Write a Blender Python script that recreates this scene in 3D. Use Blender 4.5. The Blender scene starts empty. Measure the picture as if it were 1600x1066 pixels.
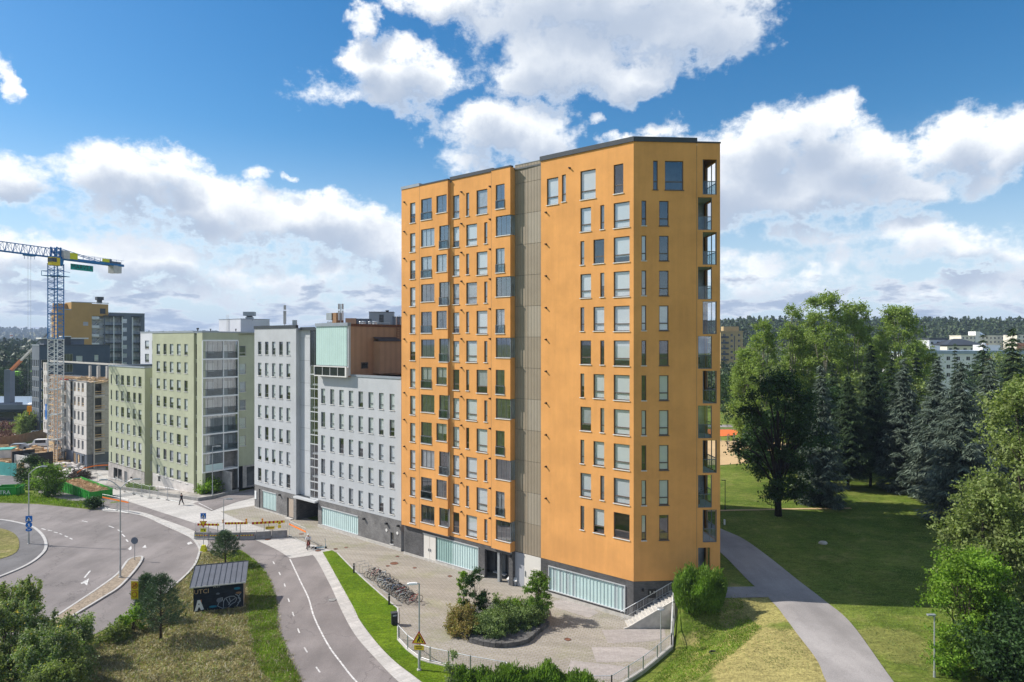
import bpy, bmesh, math, random
import numpy as np
from mathutils import Vector, Matrix, noise as mnoise
from mathutils.geometry import tessellate_polygon

SC = bpy.context.scene
COL = SC.collection
R = math.radians
rnd = random.Random(7)

# ------------------------------------------------------------------ camera
CAM_H = 24.0
F = 1067.0                       # focal length in photo pixels (photo 1600 x 1066)
cam = bpy.data.cameras.new('camera')
cam.sensor_width = 36.0
cam.lens = 36.0 * F / 1600.0
cam.clip_start = 0.5
cam.clip_end = 20000
camo = bpy.data.objects.new('camera', cam)
camo.location = (0, 0, CAM_H)
camo.rotation_euler = (R(90), 0, 0)
COL.objects.link(camo)
SC.camera = camo

# ------------------------------------------------------------------ light
SUN_EL = 41.0
SH = Vector((-0.985, 0.172, 0)).normalized()
SUNV = Vector((SH.x * math.cos(R(SUN_EL)), SH.y * math.cos(R(SUN_EL)), math.sin(R(SUN_EL))))
sl = bpy.data.lights.new('sun', 'SUN')
sl.energy = 4.9
sl.angle = R(0.53)
sl.color = (1.0, 0.955, 0.88)
so = bpy.data.objects.new('sun', sl)
so.rotation_euler = SUNV.to_track_quat('Z', 'Y').to_euler()
so.location = (-100, 20, 120)
COL.objects.link(so)

SC.view_settings.view_transform = 'Standard'
SC.view_settings.look = 'None'
SC.view_settings.exposure = 0.32
SC.view_settings.gamma = 1.0
HAZE = 0.00016
SC.view_settings.use_curve_mapping = False
SC.render.engine = 'CYCLES'
SC.cycles.use_denoising = True
SC.cycles.max_bounces = 8
SC.cycles.transparent_max_bounces = 24
SC.cycles.diffuse_bounces = 3
SC.cycles.glossy_bounces = 3
SC.cycles.volume_bounces = 0
SC.cycles.caustics_reflective = False
SC.cycles.caustics_refractive = False


class NB:
    """small node-building helper"""
    def __init__(s, tree):
        s.t = tree
    def n(s, kind, **kw):
        nd = s.t.nodes.new(kind)
        for k, v in kw.items():
            setattr(nd, k, v)
        return nd
    def put(s, sock, v):
        if v is None:
            return
        if isinstance(v, bpy.types.NodeSocket):
            s.t.links.new(v, sock)
        else:
            sock.default_value = v
    def m(s, op, a, b=None, c=None, clamp=False):
        nd = s.n('ShaderNodeMath', operation=op)
        nd.use_clamp = clamp
        s.put(nd.inputs[0], a)
        s.put(nd.inputs[1], b)
        if c is not None:
            s.put(nd.inputs[2], c)
        return nd.outputs[0]
    def v(s, op, a, b=None, scale=None):
        nd = s.n('ShaderNodeVectorMath', operation=op)
        s.put(nd.inputs[0], a)
        s.put(nd.inputs[1], b)
        if scale is not None:
            s.put(nd.inputs['Scale'], scale)
        return nd.outputs['Value'] if op in ('LENGTH', 'DOT_PRODUCT', 'DISTANCE') else nd.outputs[0]
    def mix(s, f, a, b, kind='MIX'):
        nd = s.n('ShaderNodeMix', data_type='RGBA', blend_type=kind)
        s.put(nd.inputs[0], f)
        s.put(nd.inputs[6], a)
        s.put(nd.inputs[7], b)
        return nd.outputs[2]
    def sstep(s, x, lo, hi, a=0.0, b=1.0):
        nd = s.n('ShaderNodeMapRange', interpolation_type='SMOOTHSTEP')
        s.put(nd.inputs[0], x)
        nd.inputs[1].default_value = lo
        nd.inputs[2].default_value = hi
        nd.inputs[3].default_value = a
        nd.inputs[4].default_value = b
        return nd.outputs[0]
    def noise(s, vec, scale, detail=3.0, rough=0.5, dist=0.0, out='Fac', dim='3D'):
        nd = s.n('ShaderNodeTexNoise', noise_dimensions=dim)
        s.put(nd.inputs['Vector'], vec)
        nd.inputs['Scale'].default_value = scale
        nd.inputs['Detail'].default_value = detail
        nd.inputs['Roughness'].default_value = rough
        nd.inputs['Distortion'].default_value = dist
        return nd.outputs[0] if out == 'Fac' else nd.outputs[1]


# ------------------------------------------------------------------ sky with clouds (all in azimuth / elevation)
def px_dir(px, py):
    dx = (px - 800.0) / F
    return math.atan(dx), math.atan((533.0 - py) / F / math.sqrt(1 + dx * dx))

BLOBS = [  # centre x, y, radius x, y of each cumulus lobe
    (930, -5, 270, 85), (870, 95, 135, 62), (1080, 40, 120, 75), (985, 110, 75, 42), (690, -10, 85, 38),
    (630, 110, 95, 55), (512, 134, 60, 24), (578, 85, 48, 36), (580, 20, 30, 34), (655, 150, 50, 28),
    (765, 205, 78, 55), (840, 215, 66, 62), (750, 255, 70, 30),
    (10, 268, 110, 44), (190, 272, 120, 46), (255, 262, 70, 40), (300, 305, 130, 42), (200, 330, 110, 30),
    (430, 348, 170, 40), (520, 345, 90, 40), (575, 375, 70, 34), (640, 400, 60, 40),
    (60, 392, 150, 36), (230, 398, 140, 40), (330, 420, 120, 30),
    (540, 412, 95, 26), (415, 405, 60, 20), (470, 445, 130, 22), (280, 455, 160, 20), (60, 455, 130, 22), (580, 455, 120, 26),
    (1265, 215, 80, 56), (1190, 240, 100, 58), (1330, 250, 130, 52), (1250, 305, 190, 52), (1135, 300, 90, 70), (1400, 290, 90, 34),
    (1490, 215, 72, 62), (1580, 225, 80, 58), (1520, 270, 90, 30), (985, 212, 50, 14), (1065, 220, 60, 22),
    (1270, 362, 110, 28), (1390, 372, 110, 30), (1490, 385, 110, 34), (1590, 395, 80, 30), (1420, 400, 140, 24), (1590, 440, 120, 18), (1160, 352, 70, 16),
    (1170, 420, 80, 22), (1270, 440, 110, 18), (1560, 465, 60, 14), (1180, 450, 90, 18), (1400, 470, 100, 10),
    (0, 100, 22, 34), (1036, 187, 30, 15), (934, 182, 18, 10), (412, 272, 26, 16), (462, 282, 18, 8),
]
wd = bpy.data.worlds.new('World')
SC.world = wd
wd.use_nodes = True
wt = wd.node_tree
wt.nodes.clear()

cg = bpy.data.node_groups.new('cloud_field', 'ShaderNodeTree')
cg.interface.new_socket('P', in_out='INPUT', socket_type='NodeSocketVector')
cg.interface.new_socket('Field', in_out='OUTPUT', socket_type='NodeSocketFloat')
b = NB(cg)
gi = b.n('NodeGroupInput'); go = b.n('NodeGroupOutput')
acc = None
for (cx, cy, rx, ry) in BLOBS:
    a, e = px_dir(cx, cy)
    a2, _ = px_dir(cx + rx, cy)
    _, e2 = px_dir(cx, cy - ry)
    small = ry < 31; kk = 1.45 if small else 1.03
    ra = max(abs(a2 - a), .004) * kk; re = max(abs(e2 - e), .004) * kk
    d = b.n('ShaderNodeVectorMath', operation='MULTIPLY_ADD')
    b.put(d.inputs[0], gi.outputs[0]); d.inputs[1].default_value = (1 / ra, 1 / re, 0); d.inputs[2].default_value = (-a / ra, -e / re, .80 if small else .30)
    q = b.v('DOT_PRODUCT', d.outputs[0], d.outputs[0])
    if acc is None:
        acc = q
    else:
        nd = b.n('ShaderNodeMath', operation='SMOOTH_MIN')
        b.put(nd.inputs[0], acc); b.put(nd.inputs[1], q); nd.inputs[2].default_value = 0.30
        acc = nd.outputs[0]
b.put(go.inputs[0], b.m('SUBTRACT', 1.0, b.m('MINIMUM', acc, 2.3)))

b = NB(wt)
tc = b.n('ShaderNodeTexCoord')
sp = b.n('ShaderNodeSeparateXYZ'); b.put(sp.inputs[0], tc.outputs['Generated'])
azn = b.m('ARCTAN2', sp.outputs[0], sp.outputs[1])
eln = b.m('ARCSINE', sp.outputs[2])
cmb = b.n('ShaderNodeCombineXYZ'); b.put(cmb.inputs[0], azn); b.put(cmb.inputs[1], eln)
PP = cmb.outputs[0]
elp = b.m('MAXIMUM', eln, 0.0)
fr = b.m('DIVIDE', 0.22, b.m('ADD', elp, 0.075))
sc3 = b.n('ShaderNodeCombineXYZ')
b.put(sc3.inputs[0], b.m('MULTIPLY', azn, 0.9))
b.put(sc3.inputs[1], b.m('MULTIPLY', b.m('LOGARITHM', b.m('ADD', elp, 0.06), 2.718), 0.34))
sc3.inputs[2].default_value = 3.7
pw = sc3.outputs[0]
wn = b.noise(PP, 8.0, 3.0, 0.55, out='Color')
wn2 = b.noise(PP, 30.0, 6.0, 0.66, out='Color')
warp = b.v('ADD', b.v('SCALE', b.v('SUBTRACT', wn, (0.5, 0.5, 0.5)), scale=0.085), b.v('MULTIPLY', b.v('SUBTRACT', wn2, (0.5, 0.5, 0.5)), (0.050, 0.034, 0)))
PW = b.v('ADD', PP, warp)
def blobs_at(off):
    g = b.n('ShaderNodeGroup'); g.node_tree = cg
    b.put(g.inputs[0], b.v('ADD', PW, off) if off else PW)
    return g.outputs[0]
az = b.m('ABSOLUTE', azn)
outw = b.m('MAXIMUM', b.sstep(az, 0.62, 0.80), b.sstep(eln, 0.46, 0.60))
gen = b.noise(b.v('ADD', pw, b.v('SCALE', warp, scale=.4)), 2.6, 2.0, 0.5)
genf = b.m('MULTIPLY', b.m('SUBTRACT', gen, 0.50), 7.0)
low = b.noise(b.v('ADD', pw, b.v('SCALE', warp, scale=.3)), 15.0, 6.0, 0.6)
lowf = b.m('SUBTRACT', b.m('MULTIPLY', b.m('SUBTRACT', low, 0.46), 8.0), b.sstep(eln, 0.05, 0.15, 0.0, 4.0))
bn = b.noise(b.v('MULTIPLY', PP, (1.0, 1.35, 1.0)), 16.0, 8.0, 0.66)
bil = b.m('MULTIPLY', b.m('SUBTRACT', bn, 0.5), 3.3)
def full(f_):
    f_ = b.m('ADD', b.m('MULTIPLY', f_, b.m('SUBTRACT', 1.0, outw)), b.m('MULTIPLY', genf, outw))
    nd = b.n('ShaderNodeMath', operation='SMOOTH_MAX')
    b.put(nd.inputs[0], f_); b.put(nd.inputs[1], lowf); nd.inputs[2].default_value = 0.3
    return b.m('ADD', nd.outputs[0], bil)
f0 = full(blobs_at(None))
f1 = full(blobs_at((-0.012, 0.034, 0)))
cover = b.sstep(f0, -0.38, 0.62)
# sunlit crowns, grey undersides: how much cloud lies above towards the sun
above = b.m('SUBTRACT', f1, b.m('MULTIPLY', bil, 0.55))
light = b.sstep(above, -0.45, 1.25, 1.0, 0.0)
light = b.m('ADD', light, b.m('MULTIPLY', bil, 0.20), clamp=True)
light = b.m('MAXIMUM', light, b.sstep(f0, 0.5, 0.0, 0.0, 0.75))
ccol = b.mix(light, (4.1, 5.0, 6.5, 1), (11.0, 11.2, 11.3, 1))
sky = b.n('ShaderNodeTexSky', sky_type='NISHITA')
sky.sun_disc = False
sky.sun_elevation = R(SUN_EL)
sky.sun_rotation = math.atan2(SH.x, SH.y)
sky.altitude = 100
sky.air_density = 1.0
sky.dust_density = 0.5
sky.ozone_density = 2.0
hs_ = b.n('ShaderNodeHueSaturation'); hs_.inputs['Saturation'].default_value = 1.42; hs_.inputs['Value'].default_value = 1.27
b.put(hs_.inputs['Color'], sky.outputs[0])
lowhaze = b.sstep(eln, -0.02, 0.30, 0.85, 0.0)
skyc = b.mix(lowhaze, b.v('MULTIPLY', hs_.outputs[0], (0.96, 1.03, 1.0)), (6.7, 8.1, 9.7, 1))
fin = b.mix(cover, skyc, ccol)
bg = b.n('ShaderNodeBackground'); b.put(bg.inputs[0], fin); bg.inputs[1].default_value = 0.085
wo = b.n('ShaderNodeOutputWorld'); b.put(wo.inputs[0], bg.outputs[0])
wd.cycles.sampling_method = 'MANUAL'
wd.cycles.sample_map_resolution = 512

# ------------------------------------------------------------------ materials
def new_mat(name):
    m = bpy.data.materials.new(name)
    m.use_nodes = True
    m.node_tree.nodes.clear()
    return m, NB(m.node_tree)

def finish(m, b, shader):
    o = b.n('ShaderNodeOutputMaterial')
    b.put(o.inputs[0], shader)
    return m

def principled(b, col, rough=0.8, metal=0.0, spec=0.3, bump=None, bs=0.1, dist=0.02):
    p = b.n('ShaderNodeBsdfPrincipled')
    b.put(p.inputs['Base Color'], col)
    b.put(p.inputs['Roughness'], rough)
    p.inputs['Metallic'].default_value = metal
    p.inputs['Specular IOR Level'].default_value = spec
    if bump is not None:
        bn_ = b.n('ShaderNodeBump')
        bn_.inputs['Strength'].default_value = bs
        bn_.inputs['Distance'].default_value = dist
        b.put(bn_.inputs['Height'], bump)
        b.put(p.inputs['Normal'], bn_.outputs[0])
    return p.outputs[0]

def c4(c, k=1.0):
    return (c[0] * k, c[1] * k, c[2] * k, 1)

def wpos(b):
    return b.n('ShaderNodeNewGeometry').outputs['Position']

def simple(name, col, rough=0.7, metal=0.0, var=0.12, scale=1.5, spec=0.3, bump=0.0):
    m, b = new_mat(name)
    p = wpos(b)
    n1 = b.noise(p, scale, 5.0, 0.6)
    k = b.sstep(n1, 0.3, 0.7, 1 - var, 1 + var)
    cc = b.v('SCALE', col[:3], scale=k)
    return finish(m, b, principled(b, cc, rough, metal, spec, n1 if bump else None, bump))

def stucco(name, col, streak=0.10):
    m, b = new_mat(name)
    p = wpos(b)
    n1 = b.noise(p, 0.35, 4.0, 0.6)
    st = b.noise(b.v('MULTIPLY', p, (1.6, 1.6, 0.10)), 1.6, 5.0, 0.65)
    k = b.m('ADD', b.sstep(n1, 0.3, 0.7, 1 - streak, 1 + streak * .6), b.m('MULTIPLY', b.m('SUBTRACT', st, 0.5), streak * 2))
    fn = b.noise(p, 38.0, 3.0, 0.6)
    k = b.m('MULTIPLY', k, b.sstep(fn, 0.2, 0.8, 0.96, 1.04))
    cc = b.v('SCALE', col[:3], scale=k)
    return finish(m, b, principled(b, cc, 0.92, 0, 0.15, fn, 0.35, 0.01))

def brick(name, c1, c2, mortar, ang, sx=0.30, sz=0.085):
    """running-bond brick on vertical walls; ang = direction of the wall"""
    m, b = new_mat(name)
    p = wpos(b)
    rot = b.n('ShaderNodeVectorRotate', rotation_type='Z_AXIS')
    b.put(rot.inputs['Vector'], p); rot.inputs['Angle'].default_value = -ang
    s_ = b.n('ShaderNodeSeparateXYZ'); b.put(s_.inputs[0], rot.outputs[0])
    cb = b.n('ShaderNodeCombineXYZ'); b.put(cb.inputs[0], b.m('ADD', s_.outputs[0], s_.outputs[1])); b.put(cb.inputs[1], s_.outputs[2])
    t = b.n('ShaderNodeTexBrick')
    b.put(t.inputs['Vector'], cb.outputs[0])
    t.inputs['Scale'].default_value = 1.0
    t.inputs['Brick Width'].default_value = sx
    t.inputs['Row Height'].default_value = sz
    t.inputs['Mortar Size'].default_value = 0.010
    t.inputs['Color1'].default_value = c4(c1); t.inputs['Color2'].default_value = c4(c2); t.inputs['Mortar'].default_value = c4(mortar)
    n1 = b.noise(p, 0.8, 5.0, 0.65)
    cc = b.v('SCALE', t.outputs[0], scale=b.sstep(n1, 0.25, 0.75, 0.72, 1.25))
    return finish(m, b, principled(b, cc, 0.85, 0, 0.25, t.outputs[1], -0.4, 0.02))

def glass(name, tint, refl=0.9, base=0.08, rough=0.01):
    m, b = new_mat(name)
    lw = b.n('ShaderNodeLayerWeight'); lw.inputs[0].default_value = 0.5
    f_ = b.m('ADD', b.m('MULTIPLY', b.m('POWER', lw.outputs['Facing'], 5.0), refl), base, clamp=True)
    tr = b.n('ShaderNodeBsdfTransparent'); tr.inputs[0].default_value = c4(tint)
    gl = b.n('ShaderNodeBsdfGlossy'); gl.inputs[0].default_value = (.95, .97, 1, 1); gl.inputs['Roughness'].default_value = rough
    mx = b.n('ShaderNodeMixShader'); b.put(mx.inputs[0], f_); b.put(mx.inputs[1], tr.outputs[0]); b.put(mx.inputs[2], gl.outputs[0])
    return finish(m, b, mx.outputs[0])

def leaf(name, cols, trans=0.35, clump=0.35, rough=0.6):
    m, b = new_mat(name)
    g = b.n('ShaderNodeNewGeometry')
    rp = b.n('ShaderNodeValToRGB')
    b.put(rp.inputs[0], g.outputs['Random Per Island'])
    els = rp.color_ramp.elements
    els[0].position = 0.0; els[0].color = c4(cols[0])
    els[1].position = 1.0; els[1].color = c4(cols[-1])
    for i, c in enumerate(cols[1:-1]):
        e = els.new((i + 1) / (len(cols) - 1)); e.color = c4(c)
    n1 = b.noise(g.outputs['Position'], 0.55, 3.0, 0.6)
    cc = b.v('SCALE', rp.outputs[0], scale=b.sstep(n1, 0.3, 0.7, 1 - clump, 1 + clump))
    d = b.n('ShaderNodeBsdfPrincipled'); b.put(d.inputs['Base Color'], cc); d.inputs['Roughness'].default_value = rough
    d.inputs['Specular IOR Level'].default_value = 0.3
    t = b.n('ShaderNodeBsdfTranslucent'); b.put(t.inputs[0], b.v('MULTIPLY', cc, (1.25, 1.35, 0.6)))
    mx = b.n('ShaderNodeMixShader'); mx.inputs[0].default_value = trans
    b.put(mx.inputs[1], d.outputs[0]); b.put(mx.inputs[2], t.outputs[0])
    return finish(m, b, mx.outputs[0])

def ribbed(name, col, ang, period=0.25, depth=0.6, var=0.06, rough=0.5, metal=0.0):
    """vertical ribs / boards as relief and slight tone"""
    m, b = new_mat(name)
    p = wpos(b)
    rot = b.n('ShaderNodeVectorRotate', rotation_type='Z_AXIS')
    b.put(rot.inputs['Vector'], p); rot.inputs['Angle'].default_value = -ang
    s_ = b.n('ShaderNodeSeparateXYZ'); b.put(s_.inputs[0], rot.outputs[0])
    w = b.m('PINGPONG', s_.outputs[0], period / 2)
    h = b.sstep(w, period * .12, period * .30)
    n1 = b.noise(p, 0.5, 5.0, 0.6)
    k = b.m('MULTIPLY', b.sstep(n1, 0.3, 0.7, 1 - var, 1 + var), b.m('ADD', b.m('MULTIPLY', h, 0.10), 0.92))
    return finish(m, b, principled(b, b.v('SCALE', col[:3], scale=k), rough, metal, 0.4, h, depth, 0.03))

MAT = {}
A_ANG = math.atan2(-0.6418, 0.7669)
B_ANG = math.atan2(0.0776, 0.997)
MAT['orange'] = stucco('orange_stucco', (0.75, 0.358, 0.118), 0.10)
MAT['greenwall'] = stucco('pale_green_stucco', (0.44, 0.455, 0.325), 0.08)
MAT['greyplaster'] = stucco('grey_plaster', (0.495, 0.505, 0.52), 0.07)
MAT['lilac'] = stucco('lilac_white_plaster', (0.64, 0.65, 0.69), 0.05)
MAT['darkblue'] = stucco('slate_blue_plaster', (0.085, 0.11, 0.145), 0.10)
MAT['slate'] = stucco('slate_grey_plaster', (0.17, 0.19, 0.225), 0.08)
MAT['gold'] = stucco('golden_brown_plaster', (0.50, 0.30, 0.115), 0.06)
MAT['tan'] = stucco('tan_plaster', (0.42, 0.31, 0.16), 0.06)
MAT['white'] = stucco('white_plaster', (0.76, 0.75, 0.73), 0.05)
MAT['cream'] = stucco('cream_plaster', (0.74, 0.68, 0.57), 0.05)
MAT['rust'] = stucco('rust_red_plaster', (0.55, 0.20, 0.09), 0.05)
MAT['brick_dark'] = brick('dark_grey_brick', (0.105, 0.10, 0.10), (0.065, 0.062, 0.065), (0.16, 0.155, 0.15), A_ANG)
MAT['brick_mid'] = brick('mid_grey_brick', (0.19, 0.18, 0.175), (0.13, 0.125, 0.125), (0.25, 0.24, 0.23), A_ANG)
MAT['brick_pale'] = brick('pale_grey_brick', (0.44, 0.40, 0.37), (0.36, 0.33, 0.31), (0.50, 0.47, 0.44), A_ANG)
MAT['beige_clad'] = ribbed('olive_beige_ribbed_cladding', (0.29, 0.235, 0.170), A_ANG, 0.36, 0.5)
MAT['beige_clad2'] = ribbed('paler_beige_ribbed_cladding', (0.33, 0.28, 0.215), A_ANG, 0.36, 0.5)
MAT['brown_clad'] = ribbed('brown_cladding', (0.46, 0.27, 0.165), A_ANG + math.pi / 2, 0.9, 0.15)
MAT['mint'] = ribbed('mint_glass_cladding', (0.50, 0.66, 0.61), A_ANG, 0.42, 0.25, 0.04, 0.25)
MAT['plank_a'] = simple('frosted_pale_mint_glass', (0.56, 0.70, 0.68), 0.22, 0, 0.05, 0.7, 0.5)
MAT['plank_b'] = simple('frosted_grey_glass', (0.46, 0.53, 0.54), 0.22, 0, 0.05, 0.7, 0.5)
MAT['plank_c'] = simple('frosted_deep_mint_glass', (0.33, 0.48, 0.45), 0.22, 0, 0.05, 0.7, 0.5)
MAT['concrete'] = simple('pale_concrete', (0.50, 0.47, 0.43), 0.9, 0, 0.13, 2.2, 0.2, 0.2)
MAT['concrete_w'] = simple('white_precast_concrete', (0.60, 0.56, 0.53), 0.9, 0, 0.10, 1.2, 0.2, 0.1)
MAT['concrete_d'] = simple('grey_concrete', (0.27, 0.26, 0.25), 0.9, 0, 0.18, 1.8, 0.2, 0.2)
MAT['sill'] = simple('pale_metal_sill', (0.70, 0.68, 0.65), 0.45, 0.0, 0.03, 1, 0.4)
MAT['frame_br'] = simple('brown_grey_window_frame', (0.13, 0.105, 0.09), 0.5, 0, 0.05, 1)
MAT['frame_w'] = simple('pale_window_frame', (0.55, 0.54, 0.52), 0.5, 0, 0.05, 1)
MAT['frame_g'] = simple('grey_window_frame', (0.14, 0.15, 0.16), 0.5, 0, 0.05, 1)
MAT['alu'] = simple('aluminium_profile', (0.62, 0.63, 0.64), 0.4, 0.3, 0.03, 1)
MAT['steel'] = simple('galvanised_steel', (0.42, 0.44, 0.45), 0.45, 0.5, 0.08, 3)
MAT['black'] = simple('black_painted_metal', (0.02, 0.02, 0.022), 0.5, 0, 0.1, 2)
MAT['flash'] = simple('dark_grey_flashing', (0.060, 0.066, 0.075), 0.45, 0.2, 0.06, 1)
MAT['flash_l'] = simple('grey_metal_flashing', (0.33, 0.36, 0.40), 0.4, 0.2, 0.06, 1)
MAT['roof'] = simple('grey_roofing_felt', (0.16, 0.16, 0.165), 0.95, 0, 0.15, 0.8)
MAT['roof_blue'] = simple('pale_blue_metal_roof', (0.30, 0.37, 0.45), 0.4, 0.1, 0.08, 0.6)
MAT['glass'] = glass('window_glass', (0.90, 0.93, 0.94), 0.9, 0.17)
MAT['glass_b'] = glass('balcony_glass', (0.88, 0.92, 0.93), 0.9, 0.27)
MAT['glass_bt'] = glass('tinted_balcony_glass', (0.60, 0.70, 0.72), 0.9, 0.08)
MAT['blind'] = simple('white_roller_blind', (0.78, 0.78, 0.78), 0.9, 0, 0.02, 1)
MAT['blind_g'] = simple('grey_curtain', (0.45, 0.45, 0.46), 0.9, 0, 0.10, 3)
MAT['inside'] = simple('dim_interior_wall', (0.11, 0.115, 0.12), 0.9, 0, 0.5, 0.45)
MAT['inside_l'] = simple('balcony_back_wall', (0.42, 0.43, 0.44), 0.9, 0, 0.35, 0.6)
MAT['slab'] = simple('painted_slab', (0.50, 0.50, 0.50), 0.85, 0, 0.05, 1)
MAT['cream_door'] = simple('cream_panel_door', (0.70, 0.66, 0.60), 0.5, 0, 0.03, 1)
MAT['greydoor'] = simple('grey_metal_door', (0.36, 0.37, 0.40), 0.5, 0, 0.04, 1)
MAT['tandoor'] = simple('tan_slatted_door', (0.42, 0.34, 0.27), 0.6, 0, 0.06, 1)
MAT['bark'] = simple('grey_brown_bark', (0.075, 0.06, 0.048), 0.95, 0, 0.3, 4, 0.1, 0.4)
MAT['bark_d'] = simple('dark_bark', (0.035, 0.028, 0.023), 0.95, 0, 0.3, 4, 0.1, 0.4)
MAT['bark_p'] = simple('pale_poplar_bark', (0.26, 0.25, 0.19), 0.9, 0, 0.25, 3, 0.1, 0.3)
MAT['crane_blue'] = simple('blue_crane_paint', (0.02, 0.17, 0.42), 0.45, 0, 0.15, 1)
MAT['crane_white'] = simple('white_crane_paint', (0.70, 0.70, 0.68), 0.5, 0, 0.1, 1)
MAT['yellow'] = simple('yellow_paint', (0.75, 0.55, 0.02), 0.45, 0, 0.06, 2)
MAT['yellow_g'] = simple('lime_yellow_sign', (0.72, 0.68, 0.02), 0.45, 0, 0.05, 2)
MAT['amber'] = simple('amber_lamp_plastic', (0.85, 0.30, 0.01), 0.35, 0, 0.05, 2)
MAT['orange_net'] = simple('orange_plastic', (0.85, 0.20, 0.02), 0.6, 0, 0.1, 2)
MAT['red'] = simple('red_paint', (0.45, 0.02, 0.015), 0.45, 0, 0.06, 2)
MAT['sign_blue'] = simple('blue_sign', (0.01, 0.16, 0.55), 0.4, 0, 0.03, 2)
MAT['teal'] = simple('teal_banner', (0.0, 0.36, 0.30), 0.6, 0, 0.05, 2)
MAT['teal_p'] = simple('pale_teal_hoarding', (0.10, 0.42, 0.37), 0.6, 0, 0.06, 1)
MAT['white_p'] = simple('white_paint', (0.80, 0.80, 0.79), 0.5, 0, 0.03, 2)
MAT['skip_green'] = simple('green_skip_paint', (0.035, 0.30, 0.035), 0.5, 0, 0.15, 1.2)
MAT['lime'] = simple('lime_green_facade', (0.25, 0.55, 0.03), 0.6, 0, 0.05, 0.5)
MAT['wood'] = simple('fresh_timber', (0.58, 0.40, 0.22), 0.8, 0, 0.18, 3)
MAT['wood_br'] = simple('brown_plywood', (0.30, 0.17, 0.09), 0.8, 0, 0.15, 1)
MAT['shed_dark'] = simple('black_tarred_boards', (0.020, 0.026, 0.034), 0.75, 0, 0.35, 1.6, 0.2, 0.2)
MAT['shed_roof'] = simple('grey_seamed_roof_sheet', (0.15, 0.155, 0.175), 0.5, 0.3, 0.08, 1.2)
MAT['rock'] = simple('dark_mossy_stone', (0.12, 0.115, 0.11), 0.95, 0, 0.35, 2.5, 0.2, 0.5)
MAT['rubble'] = simple('rubble', (0.36, 0.33, 0.30), 0.95, 0, 0.35, 0.8, 0.2, 0.4)
MAT['rubber'] = simple('black_rubber', (0.018, 0.018, 0.018), 0.75, 0, 0.1, 3)
MAT['rustiron'] = simple('rusty_iron', (0.20, 0.09, 0.055), 0.8, 0.2, 0.3, 6)
MAT['skin'] = simple('skin', (0.52, 0.33, 0.25), 0.6, 0, 0.03, 4)
MAT['cloth_dark'] = simple('dark_cloth', (0.02, 0.02, 0.026), 0.9, 0, 0.15, 6)
MAT['cloth_white'] = simple('white_cloth', (0.66, 0.64, 0.64), 0.9, 0, 0.05, 6)
MAT['cloth_brown'] = simple('brown_cloth', (0.14, 0.06, 0.04), 0.9, 0, 0.1, 6)
MAT['cyan'] = simple('teal_blue_paint', (0.01, 0.18, 0.28), 0.4, 0, 0.05, 2)
MAT['glass_dark'] = simple('dark_strip_glazing', (0.012, 0.016, 0.022), 0.12, 0, 0.2, 0.3, 0.6)

GREEN = {}
MAT['lf_maple'] = leaf('dark_maple_leaves', [(0.022, 0.050, 0.012), (0.034, 0.075, 0.016), (0.050, 0.100, 0.022)], 0.25)
MAT['lf_bright'] = leaf('bright_green_leaves', [(0.09, 0.18, 0.015), (0.15, 0.26, 0.022), (0.24, 0.37, 0.04)], 0.40)
MAT['lf_poplar'] = leaf('poplar_leaves', [(0.16, 0.235, 0.045), (0.22, 0.30, 0.065), (0.29, 0.37, 0.09)], 0.40, 0.22)
MAT['lf_olive'] = leaf('olive_green_leaves', [(0.14, 0.19, 0.05), (0.20, 0.255, 0.075), (0.28, 0.33, 0.12)], 0.38)
MAT['lf_blue'] = leaf('blue_spruce_needles', [(0.040, 0.062, 0.045), (0.085, 0.115, 0.085), (0.19, 0.235, 0.175)], 0.05, 0.25)
MAT['lf_spruce'] = leaf('dark_spruce_needles', [(0.020, 0.038, 0.016), (0.036, 0.064, 0.024), (0.060, 0.095, 0.034)], 0.05, 0.3)
MAT['lf_pine'] = leaf('pine_needles', [(0.050, 0.095, 0.045), (0.080, 0.135, 0.062), (0.12, 0.18, 0.085)], 0.10, 0.25)
MAT['lf_hedge'] = leaf('grey_green_shrub_leaves', [(0.10, 0.16, 0.045), (0.16, 0.225, 0.07), (0.24, 0.31, 0.11)], 0.3, 0.25)
MAT['lf_rusty'] = leaf('bronze_tipped_leaves', [(0.22, 0.20, 0.05), (0.27, 0.18, 0.065), (0.32, 0.26, 0.09), (0.18, 0.23, 0.06)], 0.3, 0.25)
MAT['lf_willow'] = leaf('willow_leaves', [(0.095, 0.18, 0.02), (0.14, 0.24, 0.035), (0.20, 0.31, 0.06)], 0.42, 0.25)
MAT['lf_birch'] = leaf('aspen_scrub_leaves', [(0.10, 0.17, 0.035), (0.15, 0.23, 0.055), (0.24, 0.30, 0.12), (0.42, 0.45, 0.32)], 0.35, 0.3)
MAT['lf_yellow'] = leaf('yellow_blossom', [(0.45, 0.36, 0.02), (0.55, 0.42, 0.03)], 0.2, 0.2)
MAT['lf_orange'] = leaf('orange_autumn_leaves', [(0.45, 0.18, 0.05), (0.50, 0.28, 0.08)], 0.3, 0.2)
MAT['lf_forest'] = leaf('distant_forest_foliage', [(0.022, 0.042, 0.014), (0.038, 0.065, 0.020), (0.060, 0.092, 0.028)], 0.1, 0.45)
MAT['lf_straw'] = leaf('cut_straw', [(0.30, 0.24, 0.12), (0.38, 0.31, 0.17), (0.22, 0.21, 0.08), (0.52, 0.48, 0.36)], 0.2, 0.35)
MAT['lf_grass'] = leaf('long_grass', [(0.11, 0.19, 0.015), (0.17, 0.27, 0.025), (0.27, 0.36, 0.06)], 0.35, 0.3)

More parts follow.
